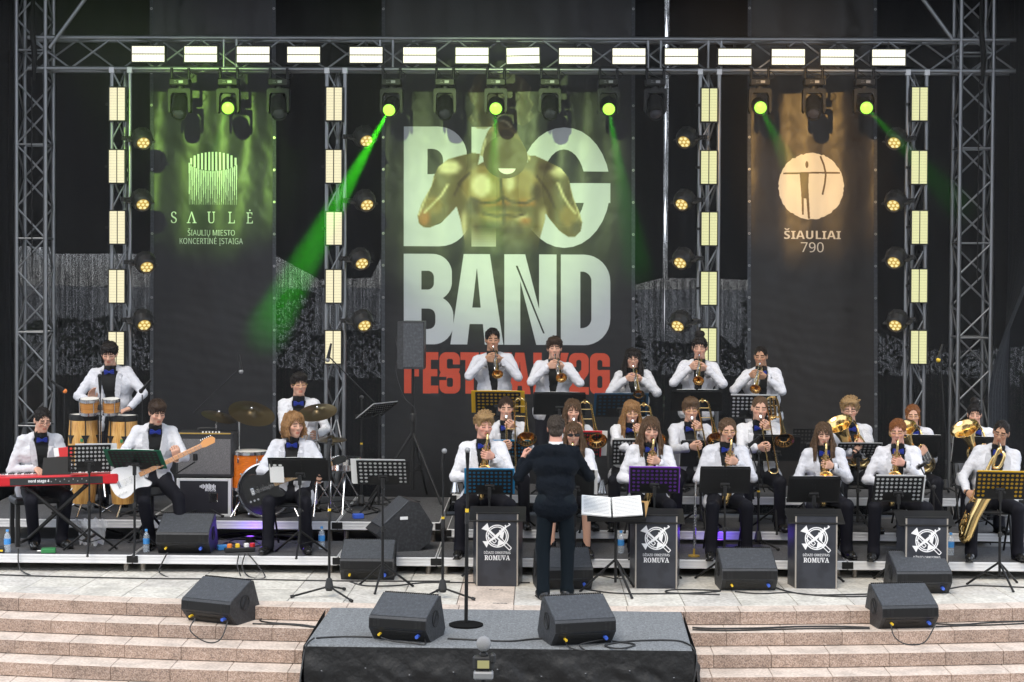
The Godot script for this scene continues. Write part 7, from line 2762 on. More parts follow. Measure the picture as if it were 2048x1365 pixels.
# ---------------------------------------------------------------- everything that stands around the players
func make_stands() -> void:
	var g := 0.0
	# front row, on the paving before the decks
	music_stand(979, 965, 0.2, g, "music stand with blue folder in front of the saxophonist with the blue folder", "blue", "blue music folder before the first saxophonist", 0.455, 30.0, 0.02, 0.02)
	music_stand(1150, 968, 0.15, g, "black music stand mostly hidden by the conductor", "black", "black folder on the stand hidden by the conductor", 0.30, 30.0)
	music_stand(1309, 962, 0.2, g, "music stand with purple folder behind the second podium", "purple", "purple music folder behind the second podium", 0.475, 28.0, -0.03, 0.012)
	music_stand(1450, 962, 0.2, g, "black music stand between the second and third podiums", "black", "black folder on the stand between second and third podiums", 0.495, 28.0, 0.0, -0.005)
	music_stand(1628, 981, 0.2, g, "black music stand above the third podium", "black", "black folder on the stand above the third podium", 0.51, 30.0, 0.0, -0.005)
	music_stand(1797, 979, 0.22, g, "music stand with bright holes above the last podium", "paper", "white sheet music on the stand above the last podium", 0.48, 26.0, 0.0, -0.01)
	music_stand(2001, 972, 0.35, g, "music stand with yellow and white holes at the baritone saxophone", "yellow", "yellow folder before the baritone saxophonist", 0.47, 24.0, -0.08, -0.01)
	# trombone row
	music_stand(1022, 908, -1.08, 0.31, "music stand with bright blue folder in the middle row", "blue", "bright blue folder of the first trombonist", 0.36, 24.0, 0.0, 0.02)
	music_stand(1172, 890, -1.08, 0.31, "music stand with red folder beside the conductor's head", "red", "red folder of the trombonist behind the conductor", 0.29, 24.0, 0.05, 0.02)
	music_stand(1262, 905, -1.08, 0.31, "black music stand behind the purple folder in the middle row", "paper", "white pages in the middle row behind the purple folder", 0.40, 24.0, 0.05, -0.01)
	music_stand(1402, 909, -1.08, 0.31, "black music stand between two seated saxophonists in the middle row", "black", "black folder between the two seated saxophonists", 0.43, 24.0, 0.0, -0.01)
	music_stand(1553, 898, -1.08, 0.31, "wide black music stand before the bass trombonist", "black", "black folder before the bass trombonist", 0.50, 24.0, 0.0, -0.005)
	music_stand(1622, 882, -1.85, 0.31, "unused black music stand in the gap before the euphoniums", "", "", 0.40, 20.0)
	music_stand(1716, 905, -1.08, 0.31, "flat tilted music stand with white holes at the first euphonium", "paper", "white pages before the first euphonium", 0.46, 48.0, 0.05, 0.0)
	music_stand(1836, 895, -1.08, 0.31, "black music stand of the middle euphonium player", "black", "black folder of the middle euphonium player", 0.45, 36.0, 0.05, 0.0)
	music_stand(1948, 902, -1.08, 0.31, "black music stand of the last euphonium player", "black", "black folder of the last euphonium player", 0.44, 24.0, 0.0, -0.005)
	# trumpet row
	music_stand(996, 806, -2.1, 0.54, "music stand with yellow folder before the first trumpeter", "yellow", "yellow folder of the first standing trumpeter", 0.50, 34.0, 0.0, 0.045)
	music_stand(1119, 809, -2.1, 0.54, "black music stand of the second standing trumpeter", "black", "black folder of the second standing trumpeter", 0.58, 34.0, 0.0, -0.005)
	music_stand(1242, 812, -2.1, 0.54, "music stand with dark blue poster folder of the trumpeter in glasses", "navy", "dark blue folder of the trumpeter in round glasses", 0.55, 30.0, 0.06, 0.025)
	music_stand(1393, 803, -2.1, 0.54, "black music stand of the trumpeter before the glowing panel", "black", "black folder of the trumpeter before the glowing panel", 0.55, 38.0, 0.0, 0.01)
	music_stand(1507, 815, -2.1, 0.54, "music stand with white holes of the last trumpeter", "paper", "white sheet music of the last trumpeter", 0.51, 26.0, -0.04, 0.0)
	# rhythm section
	music_stand(178, 917, -0.12, 0.18, "music stand with pale holes before the red keyboard", "paper", "white pages on the stand at the red keyboard", 0.42, 22.0, 0.25, -0.06)
	music_stand(270, 921, -0.1, 0.18, "music stand with green folder before the guitarist", "green", "dark green folder of the guitarist", 0.50, 48.0, -0.08, 0.045)
	music_stand(600, 941, -0.1, 0.18, "music stand with loose pages before the bass guitarist", "black", "black folder of the bass guitarist", 0.59, 38.0, 0.0, 0.02)
	music_stand(766, 946, 0.75, g, "lone music stand with white pages beside the microphone stands", "paper", "white pages on the lone stand by the microphones", 0.50, 34.0, 0.0, 0.05)
	music_stand(755, 822, -1.6, 0.38, "tilted black music stand beside the cymbals", "paper", "curled white pages on the stand beside the cymbals", 0.42, 55.0, 1.0, 0.02)
	# loose pages that hang over the bassist's stand
	var lp := MB.new()
	lp.box(Vector3.ZERO, Vector3(0.14, 0.26, 0.002), Basis(Vector3.RIGHT, 0.4))
	single("sheet_music", lp, M.paper, "white pages hanging over the edge of the bassist's stand", "sheet music", at(553, 943, -0.09))
	# conductor's desk
	var c := at(1232, 1024, 0.85)
	var o := thing("conductor_desk", "conductor's low music desk seen edge on with open score", "music stand", Vector3(c.x, 0, 0.85))
	var b := Basis(Vector3.RIGHT, deg_to_rad(-68.0))
	var m := MB.new()
	m.box(Vector3(0, c.y, 0.02), Vector3(0.55, 0.36, 0.006), b, 0.002)
	m.box(Vector3(0, c.y - 0.05, 0.19), Vector3(0.55, 0.035, 0.006), Basis(), 0.002)
	part("desk", m, M.stand_desk, o)
	rod("post", Vector3(0, 0.1, 0), Vector3(0, c.y, 0), 0.013, M.black_metal, o)
	tripod(o, 0.32, 0.33, 0.45, M.black_metal, 0.012)
	o = thing("open_score", "open white orchestral score lying on the conductor's desk", "sheet music", Vector3(c.x - 0.04, c.y + 0.012, 0.86))
	for s in [-1.0, 1.0]:
		m = MB.new()
		m.box(b * Vector3(s * 0.145, 0.06, 0.012), Vector3(0.28, 0.36, 0.016), b * Basis(Vector3.UP, s * -0.08) * Basis(Vector3.BACK, 0.02 * s), 0.002)
		part("page_block", m, M.paper, o)
		m = MB.new()
		for k in 12:
			m.box(b * Vector3(s * 0.145, -0.08 + k * 0.026, 0.0225), Vector3(0.24, 0.0022, 0.001), b * Basis(Vector3.UP, s * -0.08) * Basis(Vector3.BACK, 0.02 * s))
		part("staves", m, M.black_matt, o)
	m = MB.new()
	for k in 14:
		m.tube([b * Vector3(-0.012, -0.1 + k * 0.025, 0.02), b * Vector3(0.0, -0.1 + k * 0.025, 0.034), b * Vector3(0.012, -0.1 + k * 0.025, 0.02)], 0.002, 4)
	part("spiral_binding", m, M.black_metal, o)
	o = thing("music_folder", "tan ring folder sticking out behind the open score", "folder", Vector3(c.x + 0.25, c.y + 0.02, 0.8))
	m = MB.new()
	m.box(Vector3.ZERO, Vector3(0.1, 0.30, 0.008), b * Basis(Vector3.BACK, -0.15), 0.001)
	part("cover", m, M.folder_tan, o)

func make_gear() -> void:
	podium(994, 1173, "band podium printed ROMUVA below the blue folder")
	podium(1312, 1178, "band podium printed ROMUVA beside the conductor's desk")
	podium(1632, 1178, "band podium printed ROMUVA, third from the drum side")
	podium(1853, 1183, "band podium half hidden by a floor monitor")
	# floor monitors: bottoms read off the photograph
	var p := on(735, 1160, 0.0)
	monitor(Vector3(p.x, 0, p.z - 0.13), 0.0, "floor monitor on the paving below the drum kit", 1.04)
	p = on(1125, 1180, 0.0)
	monitor(Vector3(p.x, 0, p.z - 0.15), 0.12, "floor monitor behind the conductor's legs", 1.05)
	p = on(1494, 1181, 0.0)
	monitor(Vector3(p.x, 0, p.z - 0.13), 0.06, "floor monitor between the second and third podium", 1.06)
	p = on(1841, 1188, 0.0)
	monitor(Vector3(p.x, 0, p.z - 0.15), 0.07, "floor monitor in front of the last podium", 1.06)
	monitor(Vector3(at(374, 1080, -0.25).x, 0.18, -0.26), 0.0, "floor monitor on the stage deck before the guitarist", 1.06)
	p = on(430, 1248, -0.125)
	monitor(Vector3(p.x + 0.03, -0.125, p.z - 0.16), -0.42, "floor monitor standing askew on the steps below the guitarist", 1.05)
	p = on(1808, 1258, -0.125)
	monitor(Vector3(p.x, -0.125, p.z - 0.15), 0.16, "floor monitor on the steps below the last podium", 1.04)
	p = on(800, 1283, 0.016)
	monitor(Vector3(p.x + 0.05, 0.016, p.z - 0.15), -0.28, "floor monitor on the carpeted platform beside the round microphone base", 1.0)
	p = on(1165, 1290, 0.016)
	monitor(Vector3(p.x - 0.05, 0.016, p.z - 0.15), 0.30, "floor monitor on the carpeted platform below the conductor", 1.04)
	# big drum fill lying on the deck
	var o := thing("stage_speaker", "large black wedge speaker lying on the deck behind the lone music stand", "speaker", Vector3(at(800, 1040, -0.55).x, 0.18, -0.55), 0.35)
	var m := MB.new()
	m.prism(PackedVector2Array([Vector2(-0.09, 0.0), Vector2(-0.31, 0.19), Vector2(-0.26, 0.24), Vector2(0.05, 0.51), Vector2(0.14, 0.49), Vector2(0.29, 0.26), Vector2(0.26, 0.085), Vector2(0.14, 0.0)]), 0.44)
	part("cabinet", m, M.cabinet, o)
	m = MB.new()
	m.box(Vector3(-0.108, 0.382, 0.0), Vector3(0.39, 0.012, 0.4), Basis(Vector3.BACK, 0.716), 0.003)
	part("grille", m, M.grille, o)
	m = MB.new()
	m.box(Vector3(-0.02, 0.34, 0.222), Vector3(0.08, 0.03, 0.004))
	part("badge", m, M.white_print, o)
	# speaker on a pole
	var c := at(826, 690, -2.7)
	o = thing("pole_speaker", "black loudspeaker on a tripod pole in front of the FESTIVAL letters", "speaker", Vector3(c.x, 0.38, -2.7), -0.12)
	var h := c.y - 0.38
	m = MB.new()
	m.prism(PackedVector2Array([Vector2(-0.155, 0.14), Vector2(-0.12, -0.16), Vector2(0.12, -0.16), Vector2(0.155, 0.14)]), 0.54, Transform3D(Basis(Vector3.RIGHT, PI / 2), Vector3(0, h, 0)))
	part("cabinet", m, M.cabinet, o)
	m = MB.new()
	m.box(Vector3(0.03, h, 0.143), Vector3(0.23, 0.5, 0.01), Basis(), 0.003)
	part("grille", m, M.grille, o)
	rod("pole", Vector3(0, 0.5, 0), Vector3(0, h - 0.27, 0), 0.018, M.black_metal, o)
	rod("outer_pole", Vector3(0, 0.12, 0), Vector3(0, 0.95, 0), 0.024, M.black_metal, o)
	m = MB.new()
	m.lathe([Vector2(0.03, 0.9), Vector2(0.035, 0.92), Vector2(0.035, 0.98), Vector2(0.02, 1.0)], Transform3D(), 10)
	part("clamp", m, M.black, o)
	tripod(o, 0.78, 0.5, 0.9, M.black_metal, 0.016)
	cable_path("speaker_cable", [c + Vector3(-0.13, 0.16, -0.05), c + Vector3(-0.2, 0.05, -0.06), c + Vector3(-0.16, -0.12, 0.0), c + Vector3(-0.2, -0.3, 0.0), c + Vector3(-0.1, -0.6, 0.02), c + Vector3(0.03, -0.75, 0.04), c + Vector3(0.02, -1.1, 0.03)], "thin cable drooping from the loudspeaker on the tripod pole", 0.006)
	# keyboard
	var ka := at(-22, 965, -0.22)
	var kb := at(236, 958, -0.18)
	o = thing("stage_keyboard", "red stage keyboard marked nord stage 4 on an X stand", "keyboard", (ka + kb) * 0.5, 0.0)
	var l := (kb - ka).length()
	var kx := Basis((kb - ka).normalized(), Vector3.UP, Vector3.BACK)
	o.basis = kx.orthonormalized()
	m = MB.new()
	m.box(Vector3(0, 0, -0.14), Vector3(l, 0.10, 0.30), Basis(), 0.012)
	part("case", m, M.keyboard_red, o)
	m = MB.new()
	m.box(Vector3(0.03, -0.004, 0.012), Vector3(l * 0.72, 0.07, 0.004))
	part("rear_panel", m, M.black, o)
	m = MB.new()
	m.box(Vector3(0, 0.052, -0.22), Vector3(l - 0.12, 0.012, 0.13), Basis(), 0.002)
	part("white_keys", m, M.white_print, o)
	m = MB.new()
	for k in 50:
		if k % 7 != 2 and k % 7 != 6:
			m.box(Vector3(-l * 0.5 + 0.08 + k * (l - 0.14) / 50.0, 0.062, -0.19), Vector3(0.012, 0.012, 0.08))
	part("black_keys", m, M.black, o)
	m = MB.new()
	for k in 9:
		m.lathe([Vector2(0.006, 0.0), Vector2(0.006, 0.006), Vector2(0.0, 0.006)], Transform3D(Basis(Vector3.RIGHT, PI / 2), Vector3(-0.02 + k * 0.045, -0.01 + 0.02 * (k % 2), 0.014)), 8)
	part("sockets", m, M.grommet, o)
	var tm := text_mesh("nord stage 4", 0.05, "Droid Sans", 700)
	var ab := tm.get_aabb()
	var lt := part("lettering", tm, M.white_print, o)
	lt.transform = Transform3D(Basis.from_scale(Vector3(0.215 / ab.size.x, 0.04 / ab.size.y, 1)), Vector3(-0.15, 0.0, 0.0155))
	for s in [-1.0, 1.0]:
		m = MB.new()
		var dz := -0.06 if s < 0.0 else -0.1
		m.tube([Vector3(s * 0.32, -0.055, dz), Vector3(-s * 0.32, -0.60, dz)], 0.02, 8)
		part("stand_leg", m, M.black_metal, o)
		rod("stand_foot", Vector3(s * 0.32, -0.60, -0.3), Vector3(s * 0.32, -0.60, 0.12), 0.016, M.black_metal, o)
		rod("stand_arm", Vector3(s * 0.32, -0.06, -0.3), Vector3(s * 0.32, -0.06, 0.05), 0.014, M.black_metal, o)
	o = thing("music_folder", "black folder lying upright on the red keyboard", "folder", at(113, 935, -0.3))
	m = MB.new()
	m.box(Vector3.ZERO, Vector3(0.29, 0.22, 0.01), Basis(Vector3.RIGHT, -0.5) * Basis(Vector3.BACK, 0.06), 0.002)
	part("cover", m, M.folder_black, o)
	o = thing("music_folder", "red folder standing behind the black one on the keyboard", "folder", at(128, 905, -0.36))
	m = MB.new()
	m.box(Vector3(0.0, 0.0, 0), Vector3(0.18, 0.1, 0.008), Basis(Vector3.BACK, 0.12), 0.002)
	part("cover", m, M.red_plug, o)
	m = MB.new()
	m.box(Vector3(-0.08, 0.0, 0.006), Vector3(0.05, 0.09, 0.003), Basis(Vector3.BACK, 0.12))
	part("page", m, M.paper, o)
	# percussion
	c = at(167, 910, -1.42)
	conga(Vector3(c.x, 0.50, -1.42), at(167, 828, -1.42).y - 0.50, 0.15, "pale wooden conga under the larger bongo")
	c = at(246, 910, -1.42)
	conga(Vector3(c.x, 0.50, -1.42), at(246, 830, -1.42).y - 0.50, 0.15, "pale wooden conga beside the guitarist's head")
	bongos(at(200, 800, -1.3))
	# drum kit
	o = thing("bass_drum", "black bass drum with chrome hoop behind the bass guitarist", "drum", Vector3(at(530, 980, -1.22).x, 0.68, -1.22), 0.06)
	m = MB.new()
	m.lathe([Vector2(0.27, -0.2), Vector2(0.27, 0.18)], Transform3D(Basis(Vector3.RIGHT, PI / 2), Vector3(0, 0, -0.2)), 32)
	part("shell", m, M.orange_lacquer, o)
	m = MB.new()
	m.lathe([Vector2(0.275, -0.02), Vector2(0.295, -0.015), Vector2(0.295, 0.025), Vector2(0.28, 0.03), Vector2(0.27, 0.01)], Transform3D(Basis(Vector3.RIGHT, PI / 2), Vector3.ZERO), 36)
	part("hoop", m, M.silver, o)
	m = MB.new()
	m.lathe([Vector2(0.275, 0.004), Vector2(0.0, 0.008)], Transform3D(Basis(Vector3.RIGHT, PI / 2), Vector3.ZERO), 32)
	var fh := part("front_head", m, M.bass_black, o)
	m = MB.new()
	for k in 3:
		m.prism(PackedVector2Array([Vector2(-0.003, 0.0), Vector2(0.003, 0.0), Vector2(0.004, 0.03), Vector2(-0.004, 0.03)]), 0.002, Transform3D(Basis(Vector3.BACK, TAU * k / 3.0), Vector3(-0.13, 0.12, 0.012)))
	for k in 16:
		var a := TAU * k / 16.0
		m.box(Vector3(-0.13 + cos(a) * 0.032, 0.12 + sin(a) * 0.032, 0.012), Vector3(0.004, 0.014, 0.002), Basis(Vector3.BACK, a))
	part("round_emblem", m, M.white_print, fh)
	for k in 8:
		var a := TAU * k / 8.0 + 0.2
		m = MB.new()
		m.box(Vector3(cos(a) * 0.3, sin(a) * 0.3, -0.01), Vector3(0.03, 0.02, 0.06), Basis(Vector3.BACK, a), 0.004)
		part("claw", m, M.chrome, o)
	for s in [-1.0, 1.0]:
		rod("spur", Vector3(s * 0.25, -0.1, -0.1), Vector3(s * 0.36, -0.285, 0.03), 0.01, M.chrome, o)
	c = at(500, 935, -1.45)
	o = thing("floor_tom", "orange lacquered floor tom beside the guitar amplifier", "drum", Vector3(c.x, 0.38, -1.45))
	h = at(500, 902, -1.45).y - 0.38
	m = MB.new()
	m.lathe([Vector2(0.19, h - 0.40), Vector2(0.19, h - 0.02)], Transform3D(), 28)
	part("shell", m, M.orange_lacquer, o)
	for y in [h - 0.405, h - 0.02]:
		m = MB.new()
		m.lathe([Vector2(0.185, y - 0.015), Vector2(0.2, y - 0.012), Vector2(0.2, y + 0.02), Vector2(0.188, y + 0.022)], Transform3D(), 28)
		part("hoop", m, M.chrome, o)
	m = MB.new()
	m.lathe([Vector2(0.19, h - 0.005), Vector2(0.0, h - 0.004)], Transform3D(), 24)
	part("drum_head", m, M.drum_head, o)
	for k in 6:
		var a := TAU * k / 6.0
		m = MB.new()
		m.box(Vector3(cos(a) * 0.2, h - 0.09, sin(a) * 0.2), Vector3(0.02, 0.05, 0.02), Basis(Vector3.UP, -a), 0.005)
		m.tube([Vector3(cos(a) * 0.203, h - 0.09, sin(a) * 0.203), Vector3(cos(a) * 0.203, h - 0.005, sin(a) * 0.203)], 0.004, 5)
		part("lug", m, M.chrome, o)
	for k in 3:
		var a := TAU * k / 3.0 + 0.5
		rod("leg", Vector3(cos(a) * 0.205, 0.0, sin(a) * 0.205), Vector3(cos(a) * 0.205, h - 0.2, sin(a) * 0.205), 0.009, M.chrome, o)
	for e in [[503, 827, 0.255, 0.30, 0.45, 478, "large dark cymbal tilted on its stand above the floor tom"], [634, 825, 0.215, -0.10, 0.40, 634, "dark cymbal in front of the drummer's chest"], [438, 834, 0.20, 0.28, 0.16, 432, "thin edge-on cymbal over the guitar amplifier"]]:
		var q := at(e[0], e[1], -1.55)
		o = thing("cymbal_stand", e[6], "cymbal", Vector3(q.x, 0.38, -1.55), 0.0, "cymbals of the drum kit")
		var top := Vector3(0, q.y - 0.38, 0)
		make_cymbal(o, top, e[2], Vector3(e[3], 1.0, e[4]))
		var post := at(e[5], e[1] + 22, -1.6).x - q.x
		rod("boom_arm", top + Vector3(0, 0.05, 0), Vector3(post, top.y - 0.1, -0.04), 0.008, M.chrome, o)
		rod("post", Vector3(post, 0.3, -0.04), Vector3(post, top.y - 0.08, -0.04), 0.011, M.chrome, o)
		rod("lower_post", Vector3(post, 0.1, -0.04), Vector3(post, 0.5, -0.04), 0.015, M.chrome, o)
		for k in 3:
			var a := TAU * k / 3.0
			rod("leg", Vector3(post, 0.35, -0.04), Vector3(post + sin(a) * 0.26, 0.0, -0.04 + cos(a) * 0.26), 0.009, M.chrome, o)
		m = MB.new()
		m.ball(top + Vector3(0, 0.055, 0.0), Vector3(0.014, 0.02, 0.014), 8)
		part("wing_nut", m, M.chrome, o)
	var hq := at(662, 879, -1.6)
	o = thing("hi_hat", "pair of hi-hat cymbals beside the drummer's hand", "cymbal", Vector3(hq.x, 0.38, -1.6), 0.0, "cymbals of the drum kit")
	make_cymbal(o, Vector3(0, hq.y - 0.38, 0), 0.17, Vector3(0.03, 1, 0.08), "top_cymbal")
	make_cymbal(o, Vector3(0, hq.y - 0.405, 0), 0.17, Vector3(0.03, -1, 0.02), "bottom_cymbal")
	rod("post", Vector3(0, 0.05, 0), Vector3(0, hq.y - 0.12, 0), 0.009, M.chrome, o)
	for k in 3:
		var a := TAU * k / 3.0
		rod("leg", Vector3(0, 0.35, 0), Vector3(sin(a) * 0.26, 0.0, cos(a) * 0.26), 0.009, M.chrome, o)
	c = at(690, 915, -1.75)
	o = thing("snare_drum", "shallow chrome snare drum beside the lone music stand", "drum", Vector3(c.x, 0.38, -1.75))
	m = MB.new()
	m.lathe([Vector2(0.17, c.y - 0.52), Vector2(0.18, c.y - 0.51), Vector2(0.175, c.y - 0.45), Vector2(0.18, c.y - 0.39), Vector2(0.17, c.y - 0.38), Vector2(0.0, c.y - 0.38)], Transform3D(), 24)
	part("shell", m, M.chrome, o)
	for k in 3:
		var a := TAU * k / 3.0
		rod("stand_leg", Vector3(0, c.y - 0.55, 0), Vector3(sin(a) * 0.25, 0, cos(a) * 0.25), 0.010, M.chrome, o)
	# guitar amplifier on a flight case
	var z := -1.3
	var a0 := at(353, 1046, z)
	var a1 := at(462, 958, z)
	o = thing("flight_case", "dark flight case with aluminium edges under the guitar amplifier", "flight case", Vector3((a0.x + a1.x) * 0.5, 0.38, z - 0.22))
	var w := a1.x - a0.x
	h = a1.y - 0.38
	m = MB.new()
	m.box(Vector3(0, h * 0.5, 0), Vector3(w - 0.02, h - 0.02, 0.44), Basis(), 0.004)
	var bo := part("boards", m, M.case_board, o)
	for s in [-1.0, 1.0]:
		m = MB.new()
		m.box(Vector3(s * (w * 0.5 - 0.016), h * 0.5, 0.213), Vector3(0.034, h, 0.03), Basis(), 0.003)
		part("edge_profile", m, M.aluminium, o)
		m = MB.new()
		m.box(Vector3(0, h * 0.5 + s * (h * 0.5 - 0.014), 0.213), Vector3(w - 0.07, 0.028, 0.03), Basis(), 0.003)
		part("edge_profile", m, M.aluminium, o)
	m = MB.new()
	m.box(Vector3(0.1, h * 0.5, 0.223), Vector3(0.09, 0.1, 0.01), Basis(), 0.003)
	part("latch", m, M.chrome, o)
	m = MB.new()
	for k in 11:
		m.box(Vector3(-0.04 + k * 0.016, h * 0.79 + 0.0, 0.2225), Vector3(0.011, [0.02, 0.035, 0.05, 0.03, 0.055, 0.04, 0.06, 0.045, 0.03, 0.05, 0.025][k], 0.002))
	part("bar_print", m, M.white_print, bo)
	tm = text_mesh("RŪSYS", 0.04, "Droid Sans", 800)
	lt = part("lettering", tm, M.white_print, o)
	lt.position = Vector3(0.07, h * 0.70, 0.2235)
	a1 = at(466, 867, z)
	o = thing("guitar_amplifier", "guitar amplifier with grey cloth front standing on the flight case", "amplifier", Vector3((at(350, 900, z).x + a1.x) * 0.5, 0.38 + h + 0.004, z - 0.15))
	w = a1.x - at(350, 900, z).x
	var hh := a1.y - (0.38 + h)
	m = MB.new()
	m.box(Vector3(0, hh * 0.5, 0), Vector3(w, hh, 0.28), Basis(), 0.02)
	part("cabinet", m, M.amp_cover, o)
	m = MB.new()
	m.box(Vector3(0, hh * 0.47, 0.1415), Vector3(w - 0.06, hh - 0.11, 0.008), Basis(), 0.002)
	part("speaker_cloth", m, M.amp_cloth, o)
	m = MB.new()
	m.box(Vector3(0, hh - 0.012, 0.11), Vector3(w - 0.06, 0.014, 0.065), Basis(), 0.003)
	part("control_panel", m, M.gold_trim, o)
	m = MB.new()
	m.tube(spline([Vector3(-0.09, hh, 0), Vector3(-0.08, hh + 0.03, 0), Vector3(0.08, hh + 0.03, 0), Vector3(0.09, hh, 0)], 4), 0.012, 8)
	part("carry_handle", m, M.black, o)
	for k in 6:
		rod("knob", Vector3(-0.02 + k * 0.035, hh - 0.006, 0.12), Vector3(-0.02 + k * 0.035, hh + 0.012, 0.12), 0.008, M.paper, o)
	make_small_things()

func make_small_things() -> void:
	# microphones
	var p := on(932, 1252, 0.016)
	var o := thing("microphone_stand", "straight microphone stand on a round base on the carpeted platform", "microphone stand", Vector3(p.x, 0.016, p.z), 0.0, "microphone stands")
	var m := MB.new()
	m.lathe([Vector2(0.0, 0.0), Vector2(0.145, 0.0), Vector2(0.148, 0.014), Vector2(0.13, 0.02), Vector2(0.0, 0.026)], Transform3D(), 28)
	part("round_base", m, M.black_matt, o)
	var h := at(935, 900, p.z).y - 0.016
	rod("lower_tube", Vector3(0, 0.02, 0), Vector3(0.004, h * 0.6, 0), 0.016, M.black_metal, o)
	rod("upper_tube", Vector3(0.004, h * 0.58, 0), Vector3(0.006, h - 0.12, 0), 0.011, M.black_metal, o)
	rod("clutch", Vector3(0.004, h * 0.58, 0), Vector3(0.004, h * 0.64, 0), 0.02, M.black, o)
	rod("yellow_ring", Vector3(0.004, h * 0.645, 0), Vector3(0.004, h * 0.665, 0), 0.016, M.yellow, o)
	mic(o, Vector3(0.006, h - 0.02, 0), Vector3(0, 1, 0.12))
	p = on(885, 1198, 0.0)
	o = mic_stand(Vector3(p.x, 0, p.z), at(890, 925, p.z).y, "tripod microphone stand with grey microphone next to the round based one", [], 0.32)
	mic(o, Vector3(0.01, at(891, 905, p.z).y, 0.02), Vector3(0.15, 0.9, 0.3))
	p = on(658, 1195, 0.0)
	o = mic_stand(Vector3(p.x, 0, p.z), at(668, 900, p.z).y, "tripod microphone stand on the paving before the bass guitarist", [], 0.36)
	mic(o, Vector3(0.0, at(668, 885, p.z).y, 0.0), Vector3(0.1, 0.9, -0.3), M.black_metal)
	var booms := [
		[410, 878, -1.35, 0.38, [385, 828], [482, 735], Vector3(0.15, -1, 0.1), "tall boom microphone reaching up before the SAULĖ banner"],
		[723, 795, -1.8, 0.38, [765, 822], [656, 712], Vector3(-0.2, -1, 0.1), "boom microphone above the hi-hat by the slim tower"],
		[1518, 905, -0.75, 0.18, [1530, 985], [1497, 887], Vector3(-0.6, -0.6, -0.2), "boom microphone between the bass trombone and the saxophones"],
		[1868, 975, -0.12, 0.18, [1892, 1030], [1838, 928], Vector3(-0.3, -0.4, -1.0), "boom microphone above the last podium"]]
	for e in booms:
		var f := at(e[0], e[1], e[2])
		mic_stand(Vector3(f.x, e[3], e[2]), f.y - e[3], e[7], [at(e[4][0], e[4][1], e[2]), at(e[5][0], e[5][1], e[2]), e[6]], 0.26)
	for e in [[200, 765, -1.15, 0.18, Vector3(0.0, 1, 0.1), "upright microphone before the bongos"], [284, 790, -1.3, 0.38, Vector3(-0.5, -0.5, -0.3), "slanting microphone beside the second conga"], [128, 790, -1.6, 0.38, Vector3(0.6, -0.5, -0.2), "microphone with orange ring beside the first conga"], [1893, 870, -2.3, 0.54, Vector3(-0.3, -1, 0.2), "thin microphone stand behind the last euphoniums"]]:
		var f := at(e[0], e[1], e[2])
		o = mic_stand(Vector3(f.x, e[3], e[2]), f.y - e[3], e[5], [], 0.24, false, 0.008)
		if e[0] == 1893:
			rod("long_rod", Vector3(0, f.y - e[3], 0), at(1880, 712, e[2]) - Vector3(f.x, e[3], e[2]), 0.006, M.black_metal, o)
			mic(o, at(1878, 718, e[2]) - Vector3(f.x, e[3], e[2]), e[4], M.yellow)
		else:
			mic(o, Vector3(0, f.y - e[3] + 0.05, 0.02), e[4], M.orange_plug if e[0] == 128 else M.black_metal)
	o = thing("amplifier_microphone", "small square microphone hanging before the amplifier cloth", "microphone", at(390, 915, -1.1))
	m = MB.new()
	m.box(Vector3.ZERO, Vector3(0.05, 0.075, 0.03), Basis(), 0.008)
	part("body", m, M.black_metal, o)
	rod("arm", Vector3(0, -0.05, 0), at(352, 948, -1.1) - at(390, 915, -1.1), 0.008, M.black_metal, o)
	# bottles: their feet on the decks
	for e in [[14, 1106, "large water bottle with blue label beside the keyboard stand"], [292, 1105, "water bottle between the guitarist's stand and the floor monitor"], [643, 1099, "water bottle behind the leg of the bassist's music stand"], [1242, 1108, "water bottle behind the conductor's desk"], [1902, 1112, "water bottle under the baritone saxophone"]]:
		var f := on(e[0], e[1], 0.18)
		bottle(Vector3(f.x, 0.18, minf(f.z, -0.04)), e[2])
	for e in [[910, "silver cone mute beside the first saxophonist's elbow"], [1204, "silver cone mute standing behind the conductor's score"]]:
		m = MB.new()
		m.lathe([Vector2(0.0, 0.0), Vector2(0.055, 0.0), Vector2(0.058, 0.02), Vector2(0.02, 0.16), Vector2(0.022, 0.17), Vector2(0.0, 0.17)], Transform3D(), 18)
		var f := at(e[0], 975, -2.12)
		single("trumpet_mute", m, M.silver, e[1], "mute", Vector3(f.x, 0.54, -2.12), 0.0, "silver mutes")
	# flute on its peg
	var f := on(1378, 1092, 0.18)
	o = thing("flute", "silver flute standing upright on a peg between two saxophonists", "flute", Vector3(f.x, 0.18, -0.2))
	var top := at(1382, 962, -0.2).y - 0.18
	rod("tube", Vector3(0, 0.08, 0), Vector3(0.012, top, 0), 0.0115, M.silver, o)
	m = MB.new()
	for k in 14:
		m.lathe([Vector2(0.0, 0.0), Vector2(0.009, 0.0), Vector2(0.009, 0.004), Vector2(0.0, 0.005)], Transform3D(look(Vector3(0.4, 0, 1), Vector3.UP), Vector3(0.0, 0.14 + k * 0.027, 0.012)), 8)
	m.tube([Vector3(0.016, 0.12, 0.006), Vector3(0.02, 0.5, 0.006)], 0.003, 5)
	part("keys", m, M.silver, o)
	m = MB.new()
	m.lathe([Vector2(0.0, 0.0), Vector2(0.06, 0.0), Vector2(0.06, 0.012), Vector2(0.012, 0.02), Vector2(0.009, 0.1), Vector2(0.0, 0.1)], Transform3D(), 14)
	part("peg_base", m, M.gold_trim, o)
	# small electrics
	f = on(104, 1102, 0.18)
	o = thing("direct_box", "small green signal box on the deck edge by the keyboard", "box", Vector3(f.x, 0.18, -0.07), 0.2)
	m = MB.new()
